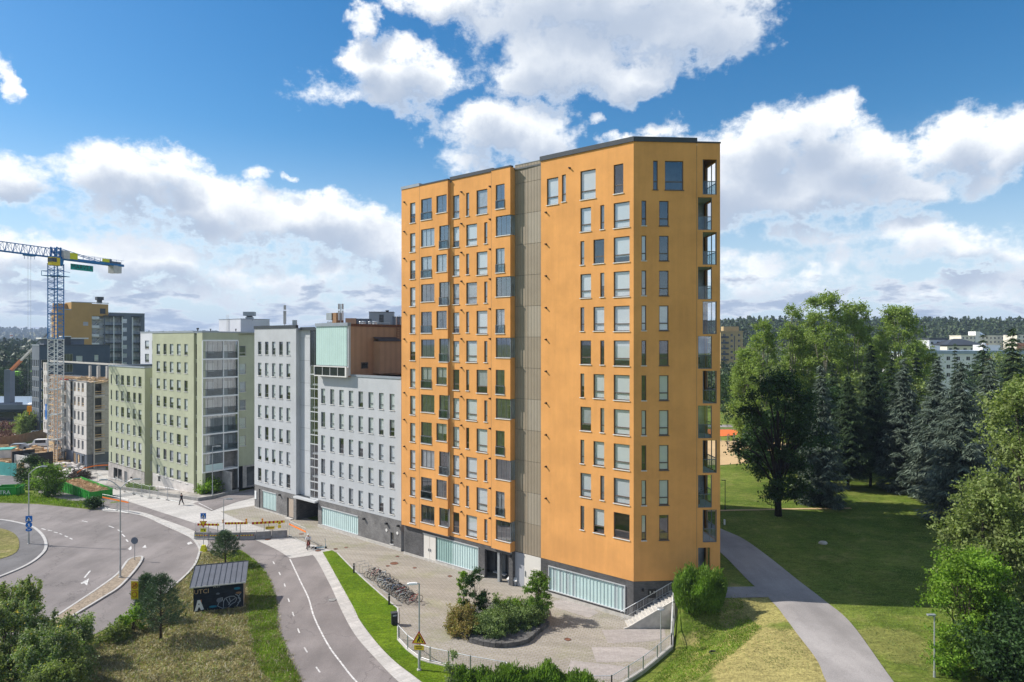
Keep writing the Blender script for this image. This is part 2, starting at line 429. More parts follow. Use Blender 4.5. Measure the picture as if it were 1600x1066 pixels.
def grass_mat(name, c_a, c_b, c_dry, dry_spots=(), dry_amt=0.3, sc=0.25):
    m, b = new_mat(name)
    p = wpos(b)
    n1 = b.noise(p, sc, 6.0, 0.62)
    n2 = b.noise(p, 5.5, 5.0, 0.7)
    n3 = b.noise(b.v('MULTIPLY', p, (1.0, 1.0, 1.0)), 0.09, 3.0, 0.5)
    cc = b.mix(b.sstep(n1, 0.32, 0.68), c4(c_a), c4(c_b))
    dm = b.m('MULTIPLY', b.sstep(b.noise(p, 0.5, 6.0, 0.7, 0.6), 0.50, 0.72), dry_amt)
    for (x, y, rx, ry, k) in dry_spots:
        d = b.v('MULTIPLY', b.v('SUBTRACT', p, (x, y, 0)), (1 / rx, 1 / ry, 0))
        q = b.v('LENGTH', d)
        q = b.m('ADD', q, b.m('MULTIPLY', b.m('SUBTRACT', b.noise(p, 0.35, 5.0, 0.65), 0.5), 1.3))
        dm = b.m('MAXIMUM', dm, b.sstep(q, 0.75, 1.05, k, 0.0))
    cc = b.mix(dm, cc, c4(c_dry))
    n4 = b.noise(b.v('MULTIPLY', p, (1.0, 2.2, 1.0)), 1.3, 7.0, 0.78)
    cc = b.v('SCALE', cc, scale=b.m('MULTIPLY', b.m('MULTIPLY', b.sstep(n2, 0.25, 0.75, 0.68, 1.34), b.sstep(n3, 0.3, 0.7, 0.85, 1.15)), b.sstep(n4, 0.30, 0.70, 0.68, 1.30)))
    return finish(m, b, principled(b, cc, 0.95, 0, 0.1, n2, 0.9, 0.12))

def paving_mat(name, c1, c2, joint, ang, bw, bh, moss=0.3, ms=0.02, bs=0.6):
    m, b = new_mat(name)
    p = wpos(b)
    rot = b.n('ShaderNodeVectorRotate', rotation_type='Z_AXIS')
    b.put(rot.inputs['Vector'], p); rot.inputs['Angle'].default_value = -ang
    t = b.n('ShaderNodeTexBrick'); b.put(t.inputs['Vector'], rot.outputs[0])
    t.inputs['Scale'].default_value = 1.0
    t.inputs['Brick Width'].default_value = bw; t.inputs['Row Height'].default_value = bh
    t.inputs['Mortar Size'].default_value = ms
    t.inputs['Mortar Smooth'].default_value = 0.3
    t.inputs['Color1'].default_value = c4(c1); t.inputs['Color2'].default_value = c4(c2); t.inputs['Mortar'].default_value = c4(joint)
    n1 = b.noise(p, 0.22, 5.0, 0.65)
    n2 = b.noise(p, 3.0, 5.0, 0.7)
    cc = b.mix(b.m('MULTIPLY', b.sstep(n1, 0.50, 0.70), moss), t.outputs[0], (0.24, 0.24, 0.12, 1))
    st = b.noise(b.v('MULTIPLY', rot.outputs[0], (0.12, 0.9, 1.0)), 0.8, 5.0, 0.6)
    cc = b.v('SCALE', cc, scale=b.m('MULTIPLY', b.sstep(n2, 0.25, 0.75, 0.88, 1.12), b.sstep(st, 0.35, 0.7, 0.92, 1.14)))
    return finish(m, b, principled(b, cc, 0.9, 0, 0.2, t.outputs[1], -bs, 0.03))

def asphalt_mat(name, col, crack=0.60):
    m, b = new_mat(name)
    p = wpos(b)
    n1 = b.noise(p, 0.16, 5.0, 0.6)
    n2 = b.noise(p, 14.0, 4.0, 0.7)
    st = b.noise(b.v('MULTIPLY', p, (0.35, 0.08, 1.0)), 1.2, 4.0, 0.6)
    k = b.m('MULTIPLY', b.m('MULTIPLY', b.sstep(n1, 0.3, 0.7, 0.80, 1.12), b.sstep(n2, 0.2, 0.8, 0.80, 1.18)), b.sstep(st, 0.35, 0.7, 0.88, 1.10))
    cr = b.n('ShaderNodeTexVoronoi', feature='DISTANCE_TO_EDGE'); b.put(cr.inputs['Vector'], b.v('ADD', p, b.v('SCALE', b.noise(p, 0.6, 4.0, 0.6, out='Color'), scale=3.0))); cr.inputs['Scale'].default_value = 0.10
    crk = b.sstep(cr.outputs[0], 0.0, 0.006, crack, 1.0)
    return finish(m, b, principled(b, b.v('SCALE', col[:3], scale=b.m('MULTIPLY', k, crk)), 0.88, 0, 0.3, n2, 0.25, 0.01))

MAT['asphalt'] = asphalt_mat('weathered_asphalt', (0.235, 0.207, 0.198))
MAT['asphalt_d'] = asphalt_mat('newer_asphalt', (0.175, 0.165, 0.165))
MAT['gravel'] = asphalt_mat('fine_gravel', (0.34, 0.31, 0.295), 1.0)
MAT['island_gravel'] = simple('brown_stone_infill', (0.30, 0.24, 0.18), 0.95, 0, 0.35, 5.0, 0.2, 0.6)
m, b = new_mat('worn_white_road_paint')
p_ = wpos(b)
wr_ = b.sstep(b.noise(p_, 3.2, 6.0, 0.75), 0.44, 0.58)
MAT['line'] = finish(m, b, principled(b, b.mix(b.m('MULTIPLY', wr_, 0.65), (0.70, 0.68, 0.66, 1), (0.29, 0.27, 0.26, 1)), 0.75))
MAT['kerb'] = simple('granite_kerb', (0.47, 0.45, 0.43), 0.85, 0, 0.12, 2)
MAT['slabs'] = paving_mat('pale_concrete_paving', (0.50, 0.47, 0.44), (0.46, 0.435, 0.41), (0.36, 0.34, 0.31), R(40), 1.0, 0.5, 0.05, 0.015, 0.2)
MAT['pavers'] = paving_mat('grey_brown_block_paving', (0.345, 0.31, 0.28), (0.315, 0.28, 0.25), (0.25, 0.225, 0.155), R(-14), 0.42, 0.26, 0.45, 0.032, 0.8)
MAT['pavers_r'] = paving_mat('reddish_block_paving', (0.40, 0.355, 0.335), (0.36, 0.32, 0.30), (0.30, 0.27, 0.24), R(-4), 0.42, 0.21, 0.10, 0.012, 0.4)
MAT['sand'] = simple('playing_field_sand', (0.55, 0.38, 0.20), 0.95, 0, 0.08, 0.2)
MAT['court'] = simple('orange_rubber_court', (0.75, 0.17, 0.04), 0.9, 0, 0.06, 0.4)

# ------------------------------------------------------------------ mesh helpers
class MB:
    def __init__(s):
        s.v = []; s.f = []
    def quad(s, a, b_, c, d):
        n = len(s.v); s.v += [tuple(a), tuple(b_), tuple(c), tuple(d)]; s.f.append((n, n + 1, n + 2, n + 3)); return s
    def poly(s, pts):
        n = len(s.v); s.v += [tuple(p) for p in pts]; s.f.append(tuple(range(n, n + len(pts)))); return s
    def box(s, x0, x1, y0, y1, z0, z1, M=None):
        n = len(s.v)
        ps = [(x0, y0, z0), (x1, y0, z0), (x1, y1, z0), (x0, y1, z0), (x0, y0, z1), (x1, y0, z1), (x1, y1, z1), (x0, y1, z1)]
        if M is not None:
            ps = [tuple(M @ Vector(p)) for p in ps]
        s.v += ps
        s.f += [tuple(n + i for i in q) for q in ((0, 3, 2, 1), (4, 5, 6, 7), (0, 1, 5, 4), (1, 2, 6, 5), (2, 3, 7, 6), (3, 0, 4, 7))]
        return s
    def bar(s, p, q, w, h=None):
        """square bar from p to q"""
        h = h or w
        p = Vector(p); q = Vector(q); d = q - p; L = d.length
        if L < 1e-5: return s
        M = Matrix.Translation(p) @ d.to_track_quat('X', 'Z').to_matrix().to_4x4()
        return s.box(0, L, -w / 2, w / 2, -h / 2, h / 2, M)
    def cyl(s, p, q, r0, r1=None, n=8, caps=True):
        r1 = r0 if r1 is None else r1
        p = Vector(p); q = Vector(q); d = q - p
        if d.length < 1e-6: return s
        M = d.to_track_quat('Z', 'X').to_matrix()
        k = len(s.v)
        for c, r in ((p, r0), (q, r1)):
            for i in range(n):
                a = 2 * math.pi * i / n
                s.v.append(tuple(c + M @ Vector((r * math.cos(a), r * math.sin(a), 0))))
        for i in range(n):
            j = (i + 1) % n
            s.f.append((k + i, k + j, k + n + j, k + n + i))
        if caps:
            s.f.append(tuple(k + i for i in reversed(range(n)))); s.f.append(tuple(k + n + i for i in range(n)))
        return s
    def tube(s, pts, rs, n=6):
        if not hasattr(rs, '__len__'): rs = [rs] * len(pts)
        k = len(s.v); pts = [Vector(p) for p in pts]
        for i, p in enumerate(pts):
            d = (pts[min(i + 1, len(pts) - 1)] - pts[max(i - 1, 0)])
            if d.length < 1e-6: d = Vector((0, 0, 1))
            M = d.to_track_quat('Z', 'X').to_matrix()
            for j in range(n):
                a = 2 * math.pi * j / n
                s.v.append(tuple(p + M @ Vector((rs[i] * math.cos(a), rs[i] * math.sin(a), 0))))
        for i in range(len(pts) - 1):
            for j in range(n):
                j2 = (j + 1) % n
                s.f.append((k + i * n + j, k + i * n + j2, k + (i + 1) * n + j2, k + (i + 1) * n + j))
        s.f.append(tuple(k + j for j in reversed(range(n)))); s.f.append(tuple(k + (len(pts) - 1) * n + j for j in range(n)))
        return s
    def ring(s, c, r, t, axis='Y', n=16, m=5, M=None):
        k = len(s.v)
        for i in range(n):
            a = 2 * math.pi * i / n
            for j in range(m):
                e = 2 * math.pi * j / m
                rr = r + t * math.cos(e); o = t * math.sin(e)
                p = (rr * math.cos(a), o, rr * math.sin(a)) if axis == 'Y' else (rr * math.cos(a), rr * math.sin(a), o)
                p = Vector(p) + Vector(c)
                if M is not None: p = M @ p
                s.v.append(tuple(p))
        for i in range(n):
            i2 = (i + 1) % n
            for j in range(m):
                j2 = (j + 1) % m
                s.f.append((k + i * m + j, k + i2 * m + j, k + i2 * m + j2, k + i * m + j2))
        return s
    def sphere(s, c, rx, ry=None, rz=None, n=10, m=6):
        ry = ry or rx; rz = rz or rx; k = len(s.v)
        for i in range(m + 1):
            e = math.pi * i / m - math.pi / 2
            for j in range(n):
                a = 2 * math.pi * j / n
                s.v.append((c[0] + rx * math.cos(e) * math.cos(a), c[1] + ry * math.cos(e) * math.sin(a), c[2] + rz * math.sin(e)))
        for i in range(m):
            for j in range(n):
                j2 = (j + 1) % n
                s.f.append((k + i * n + j, k + i * n + j2, k + (i + 1) * n + j2, k + (i + 1) * n + j))
        return s
    def prism(s, pts, z0, z1, top=True, bottom=True, sides=True):
        n = len(s.v); N = len(pts)
        s.v += [(p[0], p[1], z0) for p in pts] + [(p[0], p[1], z1) for p in pts]
        if sides:
            for i in range(N):
                j = (i + 1) % N
                s.f.append((n + i, n + j, n + N + j, n + N + i))
        if top: s.f.append(tuple(n + N + i for i in range(N)))
        if bottom: s.f.append(tuple(n + i for i in reversed(range(N))))
        return s
    def mesh(s, name, smooth=False):
        me = bpy.data.meshes.new(name)
        me.from_pydata(s.v, [], s.f)
        if smooth:
            me.polygons.foreach_set('use_smooth', [True] * len(me.polygons))
        me.update()
        return me

def link(name, me, mat=None, parent=None, loc=(0, 0, 0), rz=0.0, world=True):
    """one object; loc is in world space when its parent is an unrotated Empty"""
    if isinstance(me, MB): me = me.mesh(name)
    if mat is not None and not me.materials:
        me.materials.append(MAT[mat] if isinstance(mat, str) else mat)
    o = bpy.data.objects.new(name, me)
    COL.objects.link(o)
    o.location = loc; o.rotation_euler = (0, 0, rz)
    if parent is not None:
        o.parent = parent
        if world and parent.parent is None and parent.type == 'EMPTY' and parent.get('abs', 0):
            o.location = Vector(loc) - parent.location
    return o

def thing(name, label, cat, loc=(0, 0, 0), rz=0.0, group=None, absolute=False):
    o = bpy.data.objects.new(name, None)
    o.empty_display_size = 0.2
    COL.objects.link(o)
    o.location = loc; o.rotation_euler = (0, 0, rz)
    o['label'] = label; o['category'] = cat
    if group: o['group'] = group
    if absolute: o['abs'] = 1
    return o

def tag(o, label, cat, group=None, kind=None):
    if label: o['label'] = label
    if cat: o['category'] = cat
    if group: o['group'] = group
    if kind: o['kind'] = kind
    return o

def dup(root, loc, rz=None, label=None):
    r = root.copy(); COL.objects.link(r); r.location = loc
    if rz is not None: r.rotation_euler = (0, 0, rz)
    if label: r['label'] = label
    for ch in list(root.children):
        c = ch.copy(); COL.objects.link(c); c.parent = r
        for g in ch.children:
            d = g.copy(); COL.objects.link(d); d.parent = c
    return r

def text_mesh(body, size=1.0, align='CENTER', thick=0.0):
    cu = bpy.data.curves.new('lettering', 'FONT')
    cu.body = body; cu.size = size; cu.align_x = align; cu.align_y = 'CENTER'; cu.extrude = thick
    cu.resolution_u = 2
    o = bpy.data.objects.new('lettering', cu)
    COL.objects.link(o)
    dg = bpy.context.evaluated_depsgraph_get()
    me = bpy.data.meshes.new_from_object(o.evaluated_get(dg))
    bpy.data.objects.remove(o); bpy.data.curves.remove(cu)
    # stand it up: text plane XY -> XZ, facing -Y
    for v in me.vertices:
        x, y, z = v.co; v.co = (x, -z, y)
    return me

# ------------------------------------------------------------------ terrain
def ss(t):
    t = max(0.0, min(1.0, t)); return t * t * (3 - 2 * t)

def fence_x(y):
    """x of the plaza's right-hand edge"""
    pts = [(40, 1.0), (48.05, 8.2), (49.4, 9.5), (53.1, 12.45), (58.4, 13.75), (60, 13.75), (62, 12.0), (90, 10.0), (94, -12), (140, -14)]
    if y <= pts[0][0]: return pts[0][1]
    for (a, xa), (c, xc) in zip(pts, pts[1:]):
        if y <= c: return xa + (xc - xa) * (y - a) / (c - a)
    return pts[-1][1]

def h(x, y):
    z = 0.0
    # right-hand lawn stands 2.7 m above the plaza
    if y < 400:
        xf = fence_x(y)
        d = x - xf - 0.12
        if d > 0:
            k = max(ss(d / 10.0), ss((y - 52.4) / 5.4) * ss(d / 0.5))
            z += 2.7 * k
            z += 0.25 * math.sin(x * 0.16 + 1.0) * math.sin(y * 0.13) * ss(d / 12.0) * ss((x - 12) / 10) * (1 - ss((y - 130) / 40))
    else:
        z += 2.7 * ss((x + 40) / 100)
    # street falls away to the left behind the green houses
    if x < -20:
        z -= 3.0 * ss((y - 100) / 36) * ss((-20 - x) / 30)
    # far wooded hills
    if y > 260:
        z += 26 * ss((y - 330) / 420) * ss((x - 60) / 200) * (1 - ss((y - 1200) / 1500))
        z += 74 * math.exp(-((y - 3300) / 900.0) ** 2) * (0.80 + 0.20 * math.sin(x * 0.0016 + 0.6) + 0.05 * math.sin(x * 0.006 + 2)) * ss((y - 1200) / 1000)
        z += 8 * ss((y - 330) / 300) * ss((-x - 60) / 150)
    return z

def axis(parts):
    out = []
    for a, c, st in parts:
        n = max(1, int(round((c - a) / st)))
        out += [a + (c - a) * i / n for i in range(n)]
    out.append(parts[-1][1])
    return out
xs = axis([(-4500, -3000, 500), (-3000, -1000, 250), (-1000, -300, 70), (-300, -80, 10), (-80, 0, 4), (0, 4, 1), (4, 16, .25), (16, 60, 2), (60, 150, 6), (150, 500, 25), (500, 1500, 100), (1500, 4500, 600)])
ys = axis([(-1000, -200, 400), (-200, 20, 44), (20, 44, 4), (44, 64, .5), (64, 150, 2), (150, 300, 7), (300, 900, 24), (900, 2400, 150), (2400, 4200, 120), (4200, 4500, 150)])
mb = MB()
for y in ys:
    for x in xs:
        z = h(x, y)
        if y > 2000: z += 6 * mnoise.noise(Vector((x * .004, y * .004, 0)))
        mb.v.append((x, y, z))
nx = len(xs)
for j in range(len(ys) - 1):
    for i in range(nx - 1):
        a = j * nx + i
        mb.f.append((a, a + 1, a + 1 + nx, a + nx))
DRY = [(16.5, 46.5, 5.2, 9.0, 0.95), (19.5, 56.0, 3.2, 4.5, 0.8), (27, 48, 3.0, 3.5, 0.35), (12, 46, 2.5, 3, 0.4)]
MAT['ground'] = grass_mat('mown_lawn', (0.088, 0.138, 0.016), (0.165, 0.200, 0.036), (0.34, 0.285, 0.11), DRY, 0.35)
MAT['verge'] = grass_mat('lush_green_verge', (0.085, 0.155, 0.006), (0.135, 0.205, 0.012), (0.26, 0.24, 0.06), (), 0.10, 0.35)
MAT['rough'] = grass_mat('rough_cut_grass', (0.17, 0.17, 0.05), (0.25, 0.22, 0.085), (0.35, 0.28, 0.15), (), 0.85, 0.35)
gr = link('ground', mb.mesh('ground', True), 'ground'); gr['kind'] = 'structure'

def G(px, py, z=None):
    """point of the ground seen at a photo position (measured once, then a plain place in the world)"""
    zz = 0.0 if z is None else z
    for _ in range(8 if z is None else 1):
        y = F * (CAM_H - zz) / (py - 533.0); x = (px - 800.0) / F * y
        if z is None: zz = zz * .3 + h(x, y) * .7
    return Vector((x, y, zz))

def curve(pts, n=5, closed=False):
    """Catmull-Rom through world points"""
    pts = [Vector(p) for p in pts]; out = []
    N = len(pts)
    rng = range(N if closed else N - 1)
    for i in rng:
        p0 = pts[(i - 1) % N] if closed or i > 0 else pts[0]
        p1 = pts[i]; p2 = pts[(i + 1) % N]
        p3 = pts[(i + 2) % N] if closed or i + 2 < N else pts[-1]
        for k in range(n):
            t = k / n
            out.append(0.5 * ((2 * p1) + (-p0 + p2) * t + (2 * p0 - 5 * p1 + 4 * p2 - p3) * t * t + (-p0 + 3 * p1 - 3 * p2 + p3) * t ** 3))
    if not closed: out.append(pts[-1])
    return out

def sheet(name, pts, mat, dz, step=None, kind='structure', parent=None):
    """flat or draped sheet from a world outline"""
    bm = bmesh.new()
    vs = [bm.verts.new((p[0], p[1], 0)) for p in pts]
    tris = tessellate_polygon([[Vector((p[0], p[1], 0)) for p in pts]])
    for t in tris:
        try: bm.faces.new([vs[i] for i in t])
        except ValueError: pass
    if step:
        x0 = min(p[0] for p in pts); x1 = max(p[0] for p in pts); y0 = min(p[1] for p in pts); y1 = max(p[1] for p in pts)
        x = math.ceil(x0 / step) * step
        while x < x1:
            bmesh.ops.bisect_plane(bm, geom=bm.verts[:] + bm.edges[:] + bm.faces[:], plane_co=(x, 0, 0), plane_no=(1, 0, 0)); x += step
        y = math.ceil(y0 / step) * step
        while y < y1:
            bmesh.ops.bisect_plane(bm, geom=bm.verts[:] + bm.edges[:] + bm.faces[:], plane_co=(0, y, 0), plane_no=(0, 1, 0)); y += step
    for v in bm.verts: v.co.z = (h(v.co.x, v.co.y) if step else 0.0) + dz
    bmesh.ops.recalc_face_normals(bm, faces=bm.faces[:])
    me = bpy.data.meshes.new(name); bm.to_mesh(me); bm.free()
    if me.polygons and me.polygons[0].normal.z < 0: me.flip_normals()
    o = link(name, me, mat, parent)
    if kind: o['kind'] = kind
    return o

def ribbon(name, pts, w, mat, dz, kind='structure', hgt=None, parent=None, off=0.0, drape=True):
    """strip (or raised kerb, when hgt is given) along world points"""
    mb = MB(); L = []; Rr = []
    for i, p in enumerate(pts):
        d = (Vector(pts[min(i + 1, len(pts) - 1)]) - Vector(pts[max(i - 1, 0)])); d.z = 0
        if d.length < 1e-6: continue
        n = Vector((-d.y, d.x, 0)).normalized()
        z = h(p[0], p[1]) if drape else 0
        a = Vector((p[0], p[1], 0)) + n * (off + w / 2); c = Vector((p[0], p[1], 0)) + n * (off - w / 2)
        L.append((a.x, a.y, z)); Rr.append((c.x, c.y, z))
    for i in range(len(L) - 1):
        t = dz + (hgt or 0)
        up = lambda q, k: (q[0], q[1], q[2] + k)
        mb.quad(up(Rr[i], t), up(Rr[i + 1], t), up(L[i + 1], t), up(L[i], t))
        if hgt:
            mb.quad(up(Rr[i], -.1), up(Rr[i + 1], -.1), up(Rr[i + 1], t), up(Rr[i], t))
            mb.quad(up(L[i + 1], -.1), up(L[i], -.1), up(L[i], t), up(L[i + 1], t))
    if hgt:
        for a, c in ((L[0], Rr[0]), (Rr[-1], L[-1])):
            mb.quad(up(a, -.1), up(c, -.1), up(c, t), up(a, t))
    o = link(name, mb, mat, parent)
    if kind: o['kind'] = kind
    return o

def GP(*p): return [G(a, c) for a, c in p]

# --- roads and paving (all measured at ground level)
road_far = GP((-260, 787), (-60, 785), (0, 786), (60, 788), (110, 793), (160, 798))
kerb_r = curve(GP((160, 798), (217, 803), (257, 820), (295, 837.5), (310.6, 855), (311, 866), (300.5, 889), (266, 921), (225, 950), (150, 990), (60, 1030), (-60, 1080), (-260, 1150)), 6)
left_road = road_far[:-1] + kerb_r + GP((-500, 1150), (-600, 900))
sheet('road', left_road, 'asphalt', 0.010)
# pavement and grass inside the bend on the left
isl = curve(GP((-120, 815), (-50, 812), (0, 813), (34, 819), (52, 825), (66, 837), (72, 852), (66, 866), (40, 885), (-20, 910), (-120, 950)), 6)
sheet('footway', isl, 'asphalt_d', 0.09)
ribbon('kerb', isl, 0.30, 'kerb', 0.0, hgt=0.12)
isg = curve(GP((-120, 830), (-30, 826), (0, 827), (22, 835), (30, 850), (20, 868), (-40, 885), (-120, 900)), 5)
sheet('grass_bank', isg, 'rough', 0.13)
# traffic island
isl2 = curve(GP((219.6, 871), (201, 876), (184, 898), (149, 924), (116, 946), (60, 985), (66, 992), (123, 958), (161, 935), (187, 918), (211, 892), (221.5, 876)), 5, True)
ib = sheet('traffic_island', isl2, 'island_gravel', 0.12)
ribbon('kerb', isl2 + isl2[:1], 0.22, 'kerb', 0.0, hgt=0.14)
# side street (older asphalt) up to the barrier
st_a = GP((60, 735), (150, 745), (180, 755), (200, 780), (240, 795), (330, 820), (400, 838), (372, 859), (311, 866), (310.6, 852), (295, 837.5), (257, 820), (217, 803), (160, 798), (120, 790), (60, 770))
sheet('side_street', st_a, 'asphalt', 0.014, 4.0)
# pale concrete strip between road bend and side street
cs = curve(GP((160, 795), (217, 800), (257, 813), (300, 829), (325, 846), (318, 862)), 4) + curve(GP((311, 866), (308, 852), (295, 840), (257, 822.5), (217, 805.5), (160, 799.5)), 4)
sheet('pavement', cs, 'slabs', 0.060, 3.0)
ribbon('kerb', kerb_r[:46], 0.22, 'kerb', 0.0, hgt=0.13)
# pale pedestrian pavement behind the side street
pv = GP((120, 728), (170, 735), (240, 757), (300, 775), (330, 782), (400, 762), (470, 742), (475, 760), (398, 796), (470, 820), (560, 856), (640, 880), (518, 862), (504, 863), (470, 850), (400, 842), (330, 826), (240, 797), (190, 781), (150, 763), (110, 745))
sheet('pavement', pv, 'slabs', 0.022, 3.0)
# driveway between green and grey houses
dw = GP((302, 787), (360, 771), (397, 764), (470, 742), (480, 755), (398, 777.5), (372, 784), (330, 799))
sheet('driveway', dw, 'asphalt', 0.055, 3.0)
pk = [G(310, 786.5), G(332, 797.5)]
ribbon('road_line', pk, 0.12, 'line', 0.062, drape=True)
# cycle path
cp_l = curve(GP((318, 862), (372, 859), (401, 880.6), (418, 904), (430, 938), (432.6, 978), (447, 1018.5), (468.5, 1066), (520, 1150)), 6)
cp_r = curve(GP((400, 838), (430, 845), (455, 856), (489, 867.6), (514.5, 912), (533.6, 954.5), (554.8, 992.6), (584, 1026.5), (622.6, 1066), (700, 1130)), 6)
sheet('cycle_path', cp_l + list(reversed(cp_r)), 'asphalt', 0.018)
# fresh pale pavement triangle and the strip beside the path
ct = curve(GP((385, 838), (430, 858), (453, 873)), 4) + GP((489, 867.6)) + curve(GP((500, 860), (470, 848), (440, 840)), 3)
sheet('pavement', ct, 'slabs', 0.026)
st_r = curve(GP((478, 850), (504, 863), (521, 893), (550.5, 946), (563, 971), (588.7, 1005), (618, 1035), (658.6, 1066), (740, 1130)), 6)
st_l = curve(GP((470, 868), (489, 867.6), (514.5, 912), (533.6, 954.5), (554.8, 992.6), (584, 1026.5), (622.6, 1066), (700, 1130)), 6)
sheet('pavement', st_l + list(reversed(st_r)), 'slabs', 0.030)
# markings
ribbon('road_line', curve(GP((453, 874), (470, 910), (482, 935), (491, 965), (512, 1007), (533.6, 1037), (557, 1066), (610, 1120)), 6), 0.13, 'line', 0.024, drape=False)
dashes = [(427.7, 879.8), (437, 896.7), (445, 915), (451, 938), (458, 960), (466.5, 986), (477.8, 1016), (497, 1047)]
for i, (a, c) in enumerate(dashes):
    p = G(a, c); n_ = G(*dashes[min(i + 1, 7)]) if i < 7 else G(519, 1078)
    d = (n_ - p).normalized()
    ribbon('road_line', [p - d * .5, p + d * .5], 0.11, 'line', 0.024, drape=False)
for pts in ([(65, 826), (71, 828)], [(75, 828.5), (81, 830)], [(84, 831.5), (90, 833)], [(93, 834), (97, 835.5)], [(101, 837.5), (106, 839.5)], [(109, 841), (113, 843)], [(170, 822), (178, 825)],
            [(184, 828), (190, 831.5)], [(191, 835), (195, 839)], [(197, 843), (200, 847)], [(132, 903), (141, 892)], [(128, 814), (137, 816)]):
    ribbon('road_line', GP(*pts), 0.16, 'line', 0.016, drape=False)
sheet('road_line', GP((126, 911), (136, 906), (139, 904), (136, 915), (131, 911.5), (127, 913)), 'line', 0.017)
sheet('road_line', GP((222, 856), (227, 851.5), (229, 856)), 'line', 0.016)
sheet('road_line', GP((200, 858), (205, 853), (206, 858), (203, 860)), 'line', 0.016)
sheet('road_line', GP((292, 849), (298, 846.5), (301, 849.5), (294, 851.5)), 'line', 0.016)
# plaza
plaza = GP((400, 790), (445, 800), (497, 815), (627, 850), (700, 872), (845, 905)) + [Vector((10.4, 60, 0)), Vector((13.65, 59.0, 0)), Vector((13.6, 57.8, 0)), Vector((12.4, 53.1, 0)), Vector((9.45, 49.4, 0)), Vector((8.15, 48.05, 0)), Vector((4, 44, 0)), Vector((-2, 44, 0))] + \
    GP((701, 1043), (654, 1030), (622, 1002), (621.5, 951), (597, 931), (557, 895), (527, 865), (518.7, 861), (504, 856), (440, 836), (372, 812), (345, 800))
sheet('plaza_paving', plaza, 'pavers', 0.034)
for q in ([(940, 985), (1038, 983), (1040, 996), (1018, 1003), (950, 1006)], [(924, 1012), (1000, 1012), (1026, 1020), (1005, 1034), (932, 1036)], [(892, 1033), (960, 1040), (990, 1046), (970, 1062), (880, 1062)],
          [(862, 940), (900, 935), (935, 958), (920, 966), (868, 950)]):
    sheet('smooth_paving_patch', GP(*q), 'pavers_r', 0.040)
# lush verge between pavement and plaza
vg_r = GP((518.7, 860.5), (527, 865), (557, 895), (597, 931), (621.5, 951), (622, 1002), (654, 1030), (701, 1043), (760, 1060), (860, 1075), (860, 1150), (780, 1160), (740, 1130), (658.6, 1066), (618, 1035), (588.7, 1005), (563, 971), (550.5, 946), (521, 893), (504, 863))
sheet('grass_verge', vg_r, 'verge', 0.046)
ribbon('edging', curve(GP((527, 864.5), (557, 895), (597, 931), (621.5, 951)), 3), 0.14, 'kerb', 0.0, hgt=0.07)
ribbon('edging', GP((621.5, 951), (622, 1001)), 0.14, 'kerb', 0.0, hgt=0.10)
# rough wedge with the shed
wedge = curve(GP((372, 860), (401, 880.6), (418, 904), (430, 938), (432.6, 978), (447, 1018.5), (468.5, 1066), (500, 1120)), 5) + GP((300, 1250), (-200, 1250), (-260, 1155), (-60, 1083), (60, 1034), (150, 993), (225, 952), (266, 923), (301, 890), (311, 867), (318, 862))
sheet('rough_ground', wedge, 'rough', 0.024)
edge_l = curve(GP((372, 860), (401, 880.6), (418, 904), (430, 938), (432.6, 978), (447, 1018.5), (468.5, 1066)), 5)
edge_o = curve(GP((455, 1100), (405, 1040), (395, 1000), (388, 960), (390, 930), (385, 905), (370, 885), (345, 872)), 5)
sheet('grass_verge', edge_l + edge_o, 'verge', 0.034)
# path across the lawn
def trail(name, L_, R_, mat, dz):
    L_ = curve(L_, 6); R_ = curve(R_, 6); mb = MB(); m = 8
    for i in range(len(L_) - 1):
        for k in range(m):
            q = []
            for (ii, kk) in ((i, k), (i, k + 1), (i + 1, k + 1), (i + 1, k)):
                p = L_[ii].lerp(R_[ii], kk / m); q.append((p.x, p.y, h(p.x, p.y) + dz))
            mb.quad(*q)
    o = link(name, mb, mat); o['kind'] = 'structure'
trail('gravel_path', GP((1075, 820), (1126, 864), (1153, 891), (1177, 915), (1210, 945), (1240, 984), (1276, 1032), (1291, 1066), (1330, 1130)),
      GP((1075, 802), (1126, 826.5), (1162, 843), (1204, 873), (1249, 909), (1288, 939), (1330, 975), (1396, 1066), (1450, 1130)), 'gravel', 0.05)
trail('gravel_path', GP((1095, 934), (1140, 935), (1200, 934)), GP((1095, 918), (1140, 918), (1190, 917)), 'gravel', 0.045)
ribbon('bare_earth_track', curve(GP((1080, 800), (1160, 797.5), (1250, 795.5), (1330, 794.5)), 5), 0.6, 'sand', 0.04)
sheet('sand_pitch', GP((1060, 727), (1130, 727), (1170, 724), (1260, 716), (1250, 692), (1130, 689), (1060, 689)), 'sand', 0.05, 8)
sheet('orange_court', GP((1060, 682), (1130, 682), (1150, 680), (1160, 673), (1130, 671), (1060, 670)), 'court', 0.05, 8)
sheet('far_path', GP((1060, 668), (1190, 668), (1185, 664), (1060, 664)), 'gravel', 0.05, 10)

# ------------------------------------------------------------------ facades
class Facade:
    """local frame: u along the wall to the viewer's right, v into the building, z up"""
    def __init__(s, ox, oy, ang, root):
        s.o = Vector((ox, oy)); s.a = ang; s.root = root
        s.r = Vector((math.cos(ang), math.sin(ang))); s.i = Vector((-s.r.y, s.r.x))
    def P(s, u, v=0, z=0):
        q = s.o + s.r * u + s.i * v; return Vector((q.x, q.y, z))
    def U(s, px, v=0):
        k = (px - 800.0) / F; q = s.o + s.i * v
        return (k * q.y - q.x) / (s.r.x - k * s.r.y)
    def put(s, name, mb, mat, parent=None, u=0, v=0, z=0):
        p = s.P(u, v, z)
        return link(name, mb, mat, parent or s.root, p, s.a)

